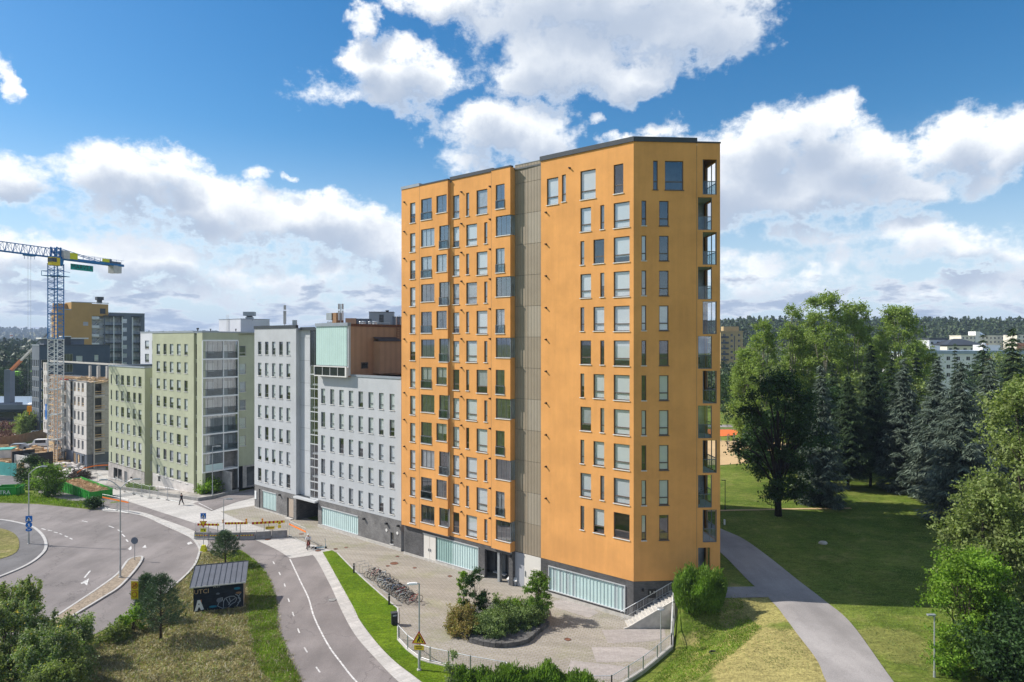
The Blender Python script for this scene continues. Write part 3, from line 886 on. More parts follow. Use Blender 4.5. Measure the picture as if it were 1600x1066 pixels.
def wall_mb(u0, u1, z0, z1, holes, v=0.0, rev=0.22):
    mb = MB()
    hs = [(max(a, u0), min(c, u1), max(lo, z0), min(hi, z1)) for (a, c, lo, hi) in holes if c > u0 and a < u1 and hi > z0 and lo < z1]
    us = sorted(set([u0, u1] + [q for t in hs for q in t[:2]])); zs = sorted(set([z0, z1] + [q for t in hs for q in t[2:]]))
    for j in range(len(zs) - 1):
        zm = (zs[j] + zs[j + 1]) / 2; run = None
        row = [t for t in hs if t[2] < zm < t[3]]
        for i in range(len(us) - 1):
            um = (us[i] + us[i + 1]) / 2
            solid = not any(t[0] < um < t[1] for t in row)
            if solid and run is None: run = us[i]
            if not solid and run is not None:
                mb.quad((run, v, zs[j]), (us[i], v, zs[j]), (us[i], v, zs[j + 1]), (run, v, zs[j + 1])); run = None
        if run is not None:
            mb.quad((run, v, zs[j]), (u1, v, zs[j]), (u1, v, zs[j + 1]), (run, v, zs[j + 1]))
    w = v + rev
    for (a, c, lo, hi) in hs:
        if a > u0: mb.quad((a, v, lo), (a, v, hi), (a, w, hi), (a, w, lo))
        if c < u1: mb.quad((c, v, hi), (c, v, lo), (c, w, lo), (c, w, hi))
        mb.quad((a, v, hi), (c, v, hi), (c, w, hi), (a, w, hi))
        mb.quad((c, v, lo), (a, v, lo), (a, w, lo), (c, w, lo))
    return mb

_WC = {}
def win_meshes(w, hh, style):
    key = (round(w, 2), round(hh, 2), style)
    if key in _WC: return _WC[key]
    w, hh = key[0], key[1]
    d = {}
    fr = MB(); t = 0.06
    y0, y1 = 0.10, 0.17
    fr.box(0, t, y0, y1, 0, hh); fr.box(w - t, w, y0, y1, 0, hh); fr.box(t, w - t, y0, y1, 0, t); fr.box(t, w - t, y0, y1, hh - t, hh)
    bands = [(t, hh - t)]
    if style in ('std', 'far'):
        tz = hh * 0.27
        fr.box(t, w - t, y0 - .02, y1, tz, tz + 0.09); bands = [(t, tz), (tz + .09, hh - t)]
    if style == 'balcony_rail':
        tz = hh * 0.34
        fr.box(0, w, y0 - .16, y0 - .08, tz - .03, tz + .03); fr.box(0, w, y0 - .16, y0 - .10, 0.02, .07)
        for k in range(2): fr.box(k * (w - .04), k * (w - .04) + .04, y0 - .16, y0 - .1, 0, tz)
    if style.startswith('balcony'):
        n = max(2, int(round(w / 0.75)))
        for i in range(1, n):
            fr.box(w * i / n - .012, w * i / n + .012, y0 + .02, y1, t, hh - t)
    d['frame'] = fr.mesh('window')
    pn = MB()
    for lo, hi in bands: pn.quad((t, .135, lo), (w - t, .135, lo), (w - t, .135, hi), (t, .135, hi))
    d['pane'] = pn.mesh('pane')
    if style == 'balcony_rail':
        d['rail'] = MB().quad((.02, y0 - .13, .05), (w - .02, y0 - .13, .05), (w - .02, y0 - .13, tz), (.02, y0 - .13, tz)).mesh('railing_glass')
    d['sill'] = MB().box(-.05, w + .05, -.07, .12, -.07, 0.0).mesh('sill')
    _WC[key] = d
    return d
_BC = {}
def blind_mesh(w, z0, z1):
    key = (round(w, 2), round(z0, 2), round(z1, 2))
    if key not in _BC: _BC[key] = MB().box(0.07, w - 0.07, .175, .19, z0, z1).mesh('blind')
    return _BC[key]

def window(F_, u, v, z, w, hh, style='std', frame='frame_br', sill='sill', blind=None, glassm='glass', blindm='blind'):
    """hole corner (u, z) at wall plane v; blind = drawn fraction from the top"""
    w = round(w, 2); hh = round(hh, 2)
    d = win_meshes(w, hh, style)
    fm = d['frame']
    if fm.materials and fm.materials[0].name != MAT[frame].name:
        fm = fm.copy(); fm.materials.clear()
    o = F_.put('window', fm, frame, None, u, v, z)
    link('pane', d['pane'], glassm, o)
    if sill: link('sill', d['sill'], sill, o)
    if 'rail' in d: link('railing_glass', d['rail'], 'glass_bt', o)
    if blind:
        z0 = hh * (1 - blind) + 0.03
        bm_ = blind_mesh(w, z0, hh - .03)
        if bm_.materials and bm_.materials[0].name != MAT[blindm].name:
            bm_ = bm_.copy(); bm_.materials.clear()
        link('blind', bm_, blindm, o)
    return o

# ------------------------------------------------------------------ foliage
def quads_mesh(name, C, U, V):
    n = len(C)
    co = np.empty((n, 4, 3), dtype=np.float32)
    co[:, 0] = C - U; co[:, 1] = C - V * .9 + U * .1; co[:, 2] = C + U; co[:, 3] = C + V * .9 + U * .1
    me = bpy.data.meshes.new(name)
    me.vertices.add(n * 4); me.vertices.foreach_set('co', co.ravel())
    me.loops.add(n * 4); me.loops.foreach_set('vertex_index', np.arange(n * 4, dtype=np.int32))
    me.polygons.add(n); me.polygons.foreach_set('loop_start', np.arange(0, n * 4, 4, dtype=np.int32))
    me.polygons.foreach_set('loop_total', np.full(n, 4, dtype=np.int32))
    me.update(calc_edges=True)
    return me

def unit(a): return a / np.maximum(np.linalg.norm(a, axis=1, keepdims=True), 1e-6)

def leaves_at(C, size, rng, flat=0.25, outward=None, aspect=0.62):
    n = len(C)
    N = unit(rng.normal(size=(n, 3)) + np.array([0, 0, flat * 2]))
    if outward is not None: N = unit(N + outward * 0.7)
    T = unit(np.cross(N, rng.normal(size=(n, 3))))
    Bv = np.cross(N, T)
    s = size * rng.uniform(.65, 1.35, size=(n, 1)) * .5
    return T * s, Bv * s * aspect

def leaf_cloud(blobs, n, size, seed, shell=0.55, name='foliage', flat=.25):
    rng = np.random.default_rng(seed)
    bl = np.array(blobs, dtype=float)
    wgt = (bl[:, 3] * bl[:, 4] + bl[:, 4] * bl[:, 5] + bl[:, 3] * bl[:, 5]); wgt /= wgt.sum()
    idx = rng.choice(len(bl), n, p=wgt)
    D = unit(rng.normal(size=(n, 3)))
    r = 1 - (1 - rng.uniform(size=(n, 1)) ** (1 / 2.2)) * (1 - shell) * 2.0
    r = np.abs(rng.normal(size=(n, 1))) * .34 + r * .55
    r = np.clip(r, .05, 1.6)
    off = D * r * bl[idx, 3:6]
    # loose sprays: leaves strung out along a few twigs of each clump
    tw = unit(rng.normal(size=(len(bl) * 7, 3)) + np.array([0, 0, .35]))
    pick = tw[idx * 7 + rng.integers(0, 7, n)]
    k = (rng.uniform(size=(n, 1)) < .45)
    off = np.where(k, pick * bl[idx, 3:6] * rng.uniform(.2, 1.75, size=(n, 1)) + rng.normal(size=(n, 3)) * bl[idx, 3:4] * .13, off)
    C = bl[idx, :3] + off
    U, V = leaves_at(C, size, rng, flat, D)
    return quads_mesh(name, C.astype(np.float32), U, V)

def crown_blobs(rng, cx, cy, z0, z1, rx, ry, n, br, top_heavy=0.0, profile=None):
    out = []
    for _ in range(n):
        t = rng.uniform(0, 1)
        pr = profile(t) if profile else math.sqrt(max(0.02, 1 - (2 * t - 1) ** 2 * .92))
        a = rng.uniform(0, 2 * math.pi); rr = math.sqrt(rng.uniform(.12, 1)) * pr
        s = br * rng.uniform(.7, 1.3)
        out.append((cx + rx * rr * math.cos(a), cy + ry * rr * math.sin(a), z0 + (z1 - z0) * t, s, s, s * rng.uniform(.6, .85)))
    return out

def limbs_mb(rng, height, base_r, blobs, fork_z, n_limb=10, lean=0.0):
    mb = MB()
    top = Vector((lean, 0, height * .82))
    mb.tube([(0, 0, -.3), (0, 0, fork_z * .5), (lean * .2, 0, fork_z), (lean * .6, 0, (fork_z + height) / 2), top], [base_r * 1.25, base_r, base_r * .85, base_r * .45, base_r * .1], 8)
    picks = sorted(blobs, key=lambda q: rng.random())[:n_limb]
    for q in picks:
        zc = min(q[2] - .2, height * .8)
        zs_ = fork_z + (zc - fork_z) * rng.uniform(0.0, .45) if zc > fork_z else fork_z * .9
        s = Vector((lean * zs_ / height, 0, zs_)); e = Vector(q[:3])
        m_ = s.lerp(e, .5) + Vector((rng.uniform(-.3, .3), rng.uniform(-.3, .3), (e - s).length * .08))
        r0 = base_r * rng.uniform(.35, .55)
        mb.tube([s, m_, e], [r0, r0 * .55, r0 * .15], 5)
        for _ in range(2):
            e2 = m_.lerp(e, .3) + Vector((rng.uniform(-1, 1), rng.uniform(-1, 1), rng.uniform(0, 1))) * (e - s).length * .28
            mb.tube([m_, e2], [r0 * .35, r0 * .08], 4)
    return mb

def make_tree(name, label, cat, loc, height, rx, ry=None, crown0=.22, nblob=36, br=.9, nleaf=14000, ls=.24, mat='lf_olive', bark='bark', base_r=.28, seed=1, group=None, shell=.45, nlimb=12, profile=None, fork=None, lean=0):
    r_ = random.Random(seed)
    o = thing(name, label, cat, loc, r_.uniform(0, 6.28), group)
    bl = crown_blobs(r_, lean * .6, 0, height * crown0, height - br * .7, rx - br * .6, (ry or rx) - br * .6, nblob, br, profile=profile)
    bl.append((lean, 0, height - br * .8, br * .8, br * .8, br * .8))
    fz = fork or height * max(.12, crown0 * .8)
    link('trunk', limbs_mb(r_, height, base_r, bl, fz, nlimb, lean).mesh('trunk', True), bark, o)
    link('crown', leaf_cloud(bl, nleaf, ls, seed, shell, 'crown'), mat, o)
    return o

def spruce_mesh(height, rad, seed, tiers=26, per=11, base=.06, nq=16, w=.30, droop=.28, name='crown'):
    rng = np.random.default_rng(seed)
    Cs, Us, Vs = [], [], []
    for t in range(tiers):
        f = t / (tiers - 1)
        z = height * (base + (1 - base) * f ** 0.93)
        L0 = rad * (1 - f) ** .80 * (1.0 if f > .12 else .8 + f) + .10
        k = max(4, int(per * (1 - f * .55)))
        for _ in range(k):
            a = rng.uniform(0, 2 * math.pi); L = L0 * rng.uniform(.72, 1.15)
            d = np.array([math.cos(a), math.sin(a), 0]); sd = np.array([-d[1], d[0], 0])
            m = max(3, int(nq * (L / rad) + 3))
            s = np.linspace(.12, 1, m)[:, None]
            zz = z - droop * L * np.sin(s * 2.2) + .12 * L * s ** 3 + rng.uniform(-.12, .12)
            c = d * (s * L); c[:, 2:3] = zz
            wd_ = w * (1.15 - s * .75) * (L / rad * .5 + .6)
            for side in (-1, 0, 1):
                cc = c + sd * side * wd_ * .9 + rng.normal(size=c.shape) * .05
                u = d * .26 + sd * side * .26 + rng.normal(size=c.shape) * .05; u[:, 2] -= .10 + abs(side) * .06
                v = unit(np.cross(u, rng.normal(size=c.shape) * .4 + np.array([0, 0, 1.0]))) * wd_ * .34
                Cs.append(cc); Us.append(u * rng.uniform(.7, 1.2, size=(m, 1)) * (w / .30)); Vs.append(v)
    C = np.concatenate(Cs); U = np.concatenate(Us); V = np.concatenate(Vs)
    return quads_mesh(name, C, U, V)

def make_spruce(label, loc, height, rad, seed, mat='lf_spruce', tiers=30, per=12, w=.34, base=.05, group=None, name='spruce_tree', nq=16, bark='bark_d', tr=.22):
    o = thing(name, label, 'spruce tree', loc, random.Random(seed).uniform(0, 6), group)
    link('trunk', MB().tube([(0, 0, -.3), (0, 0, height * .5), (0, 0, height * .97)], [tr, tr * .6, .02], 7).mesh('trunk', True), bark, o)
    link('crown', spruce_mesh(height, rad, seed, tiers, per, base, nq, w), mat, o)
    return o

def blades(name, pts, rng, hgt, w, lean=.5, per=5, spread=.18):
    """clumps of upright narrow leaves at points (N,3)"""
    P = np.repeat(pts, per, axis=0); n = len(P)
    P = P + np.concatenate([rng.normal(size=(n, 2)) * spread, np.zeros((n, 1))], axis=1)
    hh = hgt * rng.uniform(.5, 1.25, size=(n, 1))
    d = rng.normal(size=(n, 3)) * lean; d[:, 2] = 1; d = unit(d)
    a = rng.uniform(0, 2 * math.pi, n); s = np.stack([np.cos(a), np.sin(a), np.zeros(n)], 1)
    U = d * hh * .5; V = s * w * .5
    return quads_mesh(name, (P + U).astype(np.float32), U, V)

def scatter_in(poly, n, rng):
    """random world points inside a polygon"""
    P = np.array([(p[0], p[1]) for p in poly]); lo = P.min(0); hi = P.max(0); out = []
    while len(out) < n:
        q = rng.uniform(lo, hi, size=(n * 2, 2))
        ins = np.zeros(len(q), bool); j = len(P) - 1
        for i in range(len(P)):
            c = ((P[i, 1] > q[:, 1]) != (P[j, 1] > q[:, 1])) & (q[:, 0] < (P[j, 0] - P[i, 0]) * (q[:, 1] - P[i, 1]) / (P[j, 1] - P[i, 1] + 1e-12) + P[i, 0])
            ins ^= c; j = i
        out += list(q[ins])
    out = np.array(out[:n])
    z = np.array([h(a, c) for a, c in out])
    return np.concatenate([out, z[:, None]], 1)

# ================================================================== ORANGE TOWER
C0 = Vector((10.42, 58.5))
tower = thing('apartment_tower', 'tall orange rendered apartment tower with olive ribbed stair recess and dark brick base', 'apartment building', (10.42, 58.5, 0), absolute=True)
A = Facade(C0.x, C0.y, A_ANG, tower)
B = Facade(C0.x, C0.y, B_ANG, tower)
TOP = 41.1; OB = 3.4                      # top of render, bottom of render
zt = lambda r: 39.35 if r == 1 else 24 + (6 - r) * 3.0 + 0.05     # head height of window row r
rw = random.Random(11)
def blind_choice(p_full=.62, p_part=.25):
    q = rw.random()
    return 0.98 if q < p_full else (rw.choice([.55, .7, .74, .8]) if q < p_full + p_part else None)

uL = A.U(627.3, -.68); u655 = A.U(655.5, -.68); u700 = A.U(699.6, -.68); u771 = A.U(771.0, -.35); u797 = A.U(797.3, -.68); u845 = A.U(845.2, 0)
# ---- face A (right of the recess)
W = 2.15
Acol = {'n1': (906.8, 912.9), 'w1': (906.8, 923.4), 'w2': (927.2, 944.1), 'n2': (937.8, 944.1), 'w3': (958.8, 983.7)}
holes = []
def add(F_, L_, x0, x1, v, ztop, hh, style='std', frame='frame_br', sill='sill', bl='rnd', g='glass'):
    a = F_.U(x0, v); c = F_.U(x1, v)
    w = round(c - a, 2)
    zz = ztop - round(hh, 2)
    L_.append((a, a + w, zz, ztop))
    if g == 'glass_b' and rw.random() < .45:
        bl = rw.choice([.98, .6, .98]); bm2 = 'blind_g'
    else: bm2 = None
    if bl == 'rnd': bl = blind_choice()
    bm_ = bm2 or ('blind' if rw.random() < .85 else 'blind_g')
    window(F_, a, v, zz, w, hh, style, frame, sill, bl, g, bm_)
    return a, a + w, zz
for r in range(2, 12):
    if r % 2 == 0:
        bl = {6: None}.get(r, 'rnd')
        add(A, holes, *Acol['w1'], 0, zt(r), W, bl=bl if r == 6 else 0.98 if r != 8 else .78)
        add(A, holes, *Acol['n2'], 0, zt(r), W, bl=bl if r == 6 else 'rnd')
        add(A, holes, *Acol['w3'], 0, zt(r), W + .05, bl=0.98 if r != 6 else .80)
    else:
        add(A, holes, *Acol['n1'], 0, zt(r), W, bl='rnd')
        add(A, holes, *Acol['w2'], 0, zt(r), W, bl=None if r == 3 else (0.98 if r != 11 else .75))
        add(A, holes, *Acol['w3'], 0, zt(r), W + .05, bl=None if r == 11 else (.80 if r == 3 else .98))
for x0, x1, t_, hh, bl in ((854.4, 872.2, 39.3, 2.5, .98), (877.8, 884.2, 39.4, 2.5, 'rnd'), (906.8, 930.7, 39.4, 2.6, .98), (958.8, 973.9, 39.4, 2.55, None)):
    add(A, holes, x0, x1, 0, t_, hh, bl=bl)
A.put('wall', wall_mb(u845, 0, OB, TOP, holes), 'orange')
# ---- face B (turned away from the sun)
holes = []
for r in range(2, 12):
    add(B, holes, 1002.4, 1010.0, 0, zt(r), W, bl=None if r in (2, 6, 7) else 'rnd', sill='frame_br')
    add(B, holes, 1030.0, 1044.8, 0, zt(r), W, bl=None if r in (2, 3, 4, 6, 11) else .98, sill='frame_br')
add(B, holes, 1020.5, 1027.8, 0, 39.5, 2.5, bl=None, sill='frame_br')
add(B, holes, 1039.0, 1067.8, 0, 39.5, 2.5, bl=None, sill='frame_br')
uB5 = B.U(1089.0, 0); uBe = B.U(1125.2, 0)
B.put('wall', wall_mb(0, uB5 - .03, OB, TOP, holes), 'orange')
# ---- loggia strip on the right
LOG = {'odd': (1098.0, 1120.0), 'even': (1090.6, 1112.4)}
DEP = 3.3
strip = MB(); prevbot = TOP
wallh = []
for r in range(1, 12):
    x0, x1 = LOG['odd' if r % 2 else 'even']
    t_ = 39.7 if r == 1 else 24 + (6 - r) * 3.0 + 0.42
    bt = 36.66 if r == 1 else t_ - 2.82
    wallh.append((B.U(x0), B.U(x1), bt, t_))
wallh.append((B.U(1090.8), B.U(1110.0), 2.9, 6.15))
smb = wall_mb(uB5, uBe, OB - .5, TOP, wallh, 0.0, .20)
B.put('wall', smb, 'orange')
B.put('seam', MB().box(uB5 - .03, uB5, .03, .2, OB, TOP), 'flash')
cf = thing  # side face towards the park: glazed in front, then plain
sidef = Facade(B.P(uBe).x, B.P(uBe).y, B_ANG + math.pi / 2, tower)   # u runs away from the viewer, v into the building
sh = []
for r in range(1, 12):
    t_ = 39.7 if r == 1 else 24 + (6 - r) * 3.0 + 0.42
    bt = 36.66 if r == 1 else t_ - 2.82
    sh.append((.62 if r % 2 else .22, 2.95, bt, t_))
sh.append((.8, 2.9, 2.9, 6.15))
sidew = wall_mb(0.0, 31.0, 2.4, TOP, sh, 0.0, .20)
# turn: v must point into the building (towards -B.r)
sidef.put('wall', sidew, 'orange')
for r in range(1, 12):
    odd = r % 2
    x0, x1 = LOG['odd' if odd else 'even']
    t_ = 39.7 if r == 1 else 24 + (6 - r) * 3.0 + 0.42
    bt = 36.66 if r == 1 else t_ - 2.82
    a, c = B.U(x0), B.U(x1)
    B.put('balcony_slab', MB().box(uB5 - .6, uBe - .21, .21, DEP, bt - .14, bt - .01), 'slab')
    rl = MB().box(a, c, .06, .12, bt + 1.12, bt + 1.18).box(a, c, .06, .12, bt, bt + .05)
    rl.box(a, a + .05, .05, .13, bt + .05, t_).box(c - .05, c, .05, .13, bt + .05, t_)
    rl.box((a + c) / 2 - .015, (a + c) / 2 + .015, .07, .11, bt + .05, bt + 1.12)
    fr_ = B.put('balcony_railing', rl, 'frame_g')
    link('railing_glass', MB().quad((a + .05, .09, bt + .05), (c - .05, .09, bt + .05), (c - .05, .09, bt + 1.12), (a + .05, .09, bt + 1.12)), 'glass_bt', fr_)
    if r in (5, 6, 8):
        link('pane', MB().quad((a + .05, .10, bt + 1.2), (c - .05, .10, bt + 1.2), (c - .05, .10, t_ - .02), (a + .05, .10, t_ - .02)), 'glass_b', fr_)
    # side glazing with posts
    s0, s1 = sh[r - 1][0], sh[r - 1][1]
    sg = MB().box(s0, s1, .06, .12, bt + 1.12, bt + 1.18).box(s0, s1, .06, .12, bt, bt + .05)
    for k in range(3): sg.box(s0 + (s1 - s0 - .05) * k / 2, s0 + (s1 - s0 - .05) * k / 2 + .05, .05, .13, bt + .05, t_)
    so_ = sidef.put('balcony_railing', sg, 'frame_g')
    link('railing_glass', MB().quad((s0, .09, bt + .05), (s1, .09, bt + .05), (s1, .09, bt + 1.12), (s0, .09, bt + 1.12)), 'glass_bt', so_)
B.put('balcony_back_wall', MB().quad((uB5 - .6, DEP, OB), (uBe - .21, DEP, OB), (uBe - .21, DEP, TOP), (uB5 - .6, DEP, TOP)).quad((uB5 - .6, .21, OB), (uB5 - .6, DEP, OB), (uB5 - .6, DEP, TOP), (uB5 - .6, .21, TOP)), 'inside_l')
B.put('entrance_floor', MB().box(uB5 - .6, uBe - .2, 0.0, DEP, 2.0, 2.75), 'concrete_d')
B.put('column', MB().box(uBe - .62, uBe + .004, -.02, .45, 2.3, 3.75), 'concrete')
# small furniture seen on the loggias
def loggia_item(r, u, v, kind):
    t_ = 24 + (6 - r) * 3.0 + 0.42; z = t_ - 2.82
    p = B.P(u, v, z)
    if kind == 'bush':
        o = thing('potted_plant', 'dark leafy potted plant on the orange tower loggia, %s' % ('third storey from the bottom' if r == 10 else 'fourth storey from the bottom'), 'plant', p)
        link('pot', MB().cyl((0, 0, 0), (0, 0, .35), .17, .22, 10), 'rust', o)
        link('foliage', leaf_cloud([(0, 0, .8, .42, .42, .55)], 260, .12, 5), 'lf_maple', o)
    else:
        o = thing('balcony_chair', 'dark slatted chair on the orange tower loggia, %s' % ('eighth storey from the bottom' if r == 4 else 'sixth storey from the bottom'), 'chair', p)
        m = MB().box(-.25, .25, -.25, .25, .42, .46)
        link('seat', m, 'black', o); link('backrest', MB().box(-.25, .25, .22, .26, .46, .95), 'black', o)
        lg = MB().box(-.02, .02, -.02, .02, 0, .42).mesh('leg')
        for sx in (-.22, .22):
            for sy in (-.22, .22): link('leg', lg, 'black', o, (sx, sy, 0))

# ---- left part: slabs of wall in two planes
VP_, VM, VR = -.68, -.35, .03
h1 = []; h2 = []; h3 = []; side1 = []; side2 = []
for r in range(1, 13):
    odd = r % 2
    z_ = zt(r)
    ex = .25 if r == 1 else 0
    add(A, h1, 640.6, 648.9, VP_, z_ - (.05 if r == 1 else .12), 2.08 + ex * .6, bl='rnd')
    if odd:
        add(A, h1, 657.8, 674.6, VP_, z_ + .12, 2.30, 'balcony_rail', 'frame_g', bl=None, g='glass_b')
        add(A, h1, 681.8, 698.0, VP_, z_ + .16, 1.85, 'balcony', 'frame_g', bl=None, g='glass_b')
    else:
        add(A, h1, 657.8, 678.7, VP_, z_ + .12, 1.90, 'balcony', 'frame_g', bl=None, g='glass_b')
        hgt_ = 2.45 if r < 12 else 1.9
        a = A.U(686.2, VP_); w = u700 - a
        h1.append((a, u700, z_ + .2 - hgt_, z_ + .2)); window(A, a, VP_, z_ + .2 - hgt_, w, hgt_, 'balcony_rail' if r < 12 else 'balcony', 'frame_g', 'sill', None, 'glass_b')
        side1.append((z_ + .2 - hgt_, z_ + .2))
    add(A, h2, 707.6, 717.6, VM, z_ - .05, 2.15 + ex, bl='rnd')
    if odd:
        add(A, h2, 728.2, 733.0, VM, z_ - .02, 2.15 + ex, bl='rnd')
        add(A, h2, 744.5, 761.4, VM, z_ + .02, 2.35 + ex * .5, bl=.98 if r != 7 else .75)
        add(A, h3, 774.5, 788.4, VP_, z_ + .10, 2.40, 'balcony_rail', 'frame_g', bl=None, g='glass_b')
    else:
        add(A, h2, 728.4, 745.2, VM, z_ - .02, 2.20, bl=.98)
        add(A, h2, 756.5, 761.4, VM, z_ - .05, 2.15, bl='rnd')
        a = A.U(774.6, VP_); w = u797 - a
        h3.append((a, u797, z_ + .28 - 1.95, z_ + .28)); window(A, a, VP_, z_ + .28 - 1.95, w, 1.95, 'balcony', 'frame_g', 'sill', None, 'glass_b')
        side2.append((z_ + .28 - 1.95, z_ + .28))
A.put('wall', wall_mb(uL, u700, OB, TOP - .12, h1, VP_), 'orange')
A.put('wall', wall_mb(u700, u771, OB, TOP - .12, h2, VM), 'orange')
A.put('wall', wall_mb(u771, u797, OB, TOP - .12, h3, VP_), 'orange')
def side_wall(u, v0, v1, gaps, z0=OB, z1=TOP - .12, mat='orange'):
    zs_ = [z0]
    for lo, hi in sorted(gaps): zs_ += [lo, hi]
    zs_.append(z1); m = MB()
    for i in range(0, len(zs_), 2):
        m.quad((u, v0, zs_[i]), (u, v1, zs_[i]), (u, v1, zs_[i + 1]), (u, v0, zs_[i + 1]))
    A.put('wall', m, mat)
    for lo, hi in gaps:
        A.put('side_pane', MB().quad((u - .03, v0 + .12, lo), (u - .03, v1 - .03, lo), (u - .03, v1 - .03, hi), (u - .03, v0 + .12, hi)), 'glass_b')
        A.put('corner_post', MB().box(u - .06, u - .002, v1 - .10, v1 - .02, lo, hi), 'white_p')
side_wall(u700, VP_, VM, side1)
side_wall(u797, VP_, VR + .1, side2)
# dark joint where the wall planes change
for uu, vv in ((u655, VP_), (u771, VP_)):
    A.put('expansion_joint', MB().box(uu - .012, uu + .012, vv - .004, vv + .02, OB + .02, TOP - .14), 'frame_br')
# floors behind the glazed balconies
for r in range(1, 13):
    z_ = (36.55 if r == 1 else 24 + (6 - r) * 3.0 - 2.55)
    for (ua, ub) in ((u655 + .1, u700 - .08), (u771 + .1, u797 - .08)):
        A.put('balcony_slab', MB().box(ua, ub, VP_ + .23, 1.28, z_ - .2, z_), 'slab')
for ua, ub in ((u655, u700), (u771, u797)):
    A.put('balcony_back_wall', MB().quad((ua, 1.25, OB), (ub, 1.25, OB), (ub, 1.25, TOP - .3), (ua, 1.25, TOP - .3)), 'inside_l')
    for uu in (ua + .02, ub - .09):
        A.put('partition', MB().quad((uu, VP_ + .24, OB), (uu, 1.25, OB), (uu, 1.25, TOP - .3), (uu, VP_ + .24, TOP - .3)), 'inside_l')
dj = MB()
bw_ = random.Random(3)
for r in range(1, 13):
    z_ = (36.55 if r == 1 else 24 + (6 - r) * 3.0 - 2.55)
    for ua, ub in ((u655, u700), (u771, u797)):
        uu = ua + bw_.uniform(.3, .9) * (ub - ua) * .6
        o = A.put('balcony_door', MB().box(uu, uu + .9, 1.15, 1.22, z_, z_ + 2.1).box(uu + 1.05, uu + 1.7, 1.15, 1.22, z_ + .8, z_ + 2.1), 'frame_w')
        link('door_glass', MB().quad((uu + .12, 1.14, z_ + .15), (uu + .78, 1.14, z_ + .15), (uu + .78, 1.14, z_ + 2.0), (uu + .12, 1.14, z_ + 2.0)), 'glass_dark', o)
# recess: one ribbed sheet per storey, slightly lapped, each its own part
for k in range(13):
    lo = OB + k * 3.0 + (0 if k == 0 else .0); hi = min(OB + (k + 1) * 3.0 - .03, TOP + .1)
    if k == 12: lo, hi = OB + 36, TOP + .12
    um = A.U(824, VR)
    A.put('cladding_panel', MB().box(u797 - .02, um - .012, VR, VR + .06, lo, hi), 'beige_clad')
    A.put('cladding_panel', MB().box(um + .012, u845 + .0, VR, VR + .06, lo, hi), 'beige_clad2' if k % 3 == 1 else 'beige_clad')
A.put('wall', MB().quad((u797, VR + .08, 0), (u845, VR + .08, 0), (u845, VR + .08, TOP), (u797, VR + .08, TOP)), 'flash')
A.put('wall', MB().quad((u845 - .002, .2, OB), (u845 - .002, 0, OB), (u845 - .002, 0, TOP + .3), (u845 - .002, .2, TOP + .3)), 'orange')
# white doors below the recess
u811 = A.U(811, VR); u822 = A.U(819.6, VR); u839 = A.U(834, VR)
A.put('door', MB().box(u797 + .02, u822 - .02, VR - .02, VR + .05, .1, OB - .06), 'greydoor')
d_ = A.put('door', MB().box(u822, u845 - .02, VR - .03, VR + .05, .1, OB - .06), 'cream_door')
link('door_leaf', MB().box(A.U(833.5, 0), A.U(843, 0), VR - .06, VR - .03, .15, 2.25), 'cream_door', d_)
link('handle', MB().box(u822 + .1, u822 + .14, VR - .1, VR - .03, 1.2, 1.75), 'steel', d_)
# core, roof and hidden sides
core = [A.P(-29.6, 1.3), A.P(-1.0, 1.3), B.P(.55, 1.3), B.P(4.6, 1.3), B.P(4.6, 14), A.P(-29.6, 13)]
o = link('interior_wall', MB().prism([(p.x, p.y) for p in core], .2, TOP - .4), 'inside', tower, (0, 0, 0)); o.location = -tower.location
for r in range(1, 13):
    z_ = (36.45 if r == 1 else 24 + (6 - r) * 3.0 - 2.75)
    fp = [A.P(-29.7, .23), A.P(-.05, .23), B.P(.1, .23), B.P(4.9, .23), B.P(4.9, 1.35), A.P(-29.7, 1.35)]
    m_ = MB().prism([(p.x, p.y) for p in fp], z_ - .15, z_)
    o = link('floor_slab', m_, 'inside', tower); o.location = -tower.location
back = [B.P(uBe, 31), A.P(-27, 16), A.P(uL, 11), A.P(uL, VP_)]
m_ = MB(); pts = back
for p, q in zip(pts, pts[1:]): m_.quad((p.x, p.y, OB - .02), (q.x, q.y, OB - .02), (q.x, q.y, TOP), (p.x, p.y, TOP))
o = link('rear_wall', m_, 'orange', tower); o.location = -tower.location
roofp = [A.P(uL, VP_ + .1), A.P(u845, .0), A.P(0, .1), B.P(uBe - .1, .1), B.P(uBe - .1, 31), A.P(-27, 16), A.P(uL, 11)]
o = link('roof', MB().prism([(p.x, p.y) for p in roofp], TOP - .35, TOP - .2), 'roof', tower); o.location = -tower.location
# parapet flashings
A.put('parapet', MB().box(u845 - .08, .06, -.10, .35, TOP, TOP + .42), 'flash')
B.put('parapet', MB().box(.03, uB5, -.10, .35, TOP + .003, TOP + .415), 'flash')
B.put('parapet', MB().box(uB5, uBe + .05, -.06, .3, TOP + .003, TOP + .12), 'flash')
A.put('parapet', MB().box(uL - .06, u655, VP_ - .06, VP_ + .4, TOP - .12, TOP + .20), 'flash_l')
A.put('parapet', MB().box(u655, u700 + .04, VP_ - .05, VP_ + .4, TOP - .12, TOP + .02), 'flash')
A.put('parapet', MB().box(u700 + .04, u771, VM - .08, VM + .4, TOP - .12, TOP + .22), 'flash')
A.put('parapet', MB().box(u771, u797 + .05, VP_ - .05, VP_ + .4, TOP - .12, TOP + .02), 'flash')
A.put('parapet', MB().box(u797 + .05, u845 - .08, VR - .03, VR + .3, TOP + .11, TOP + .17), 'flash_l')
A.put('roof_hatch', MB().box(A.U(893, 2), A.U(899, 2), 2, 2.8, TOP + .3, TOP + .62), 'flash')
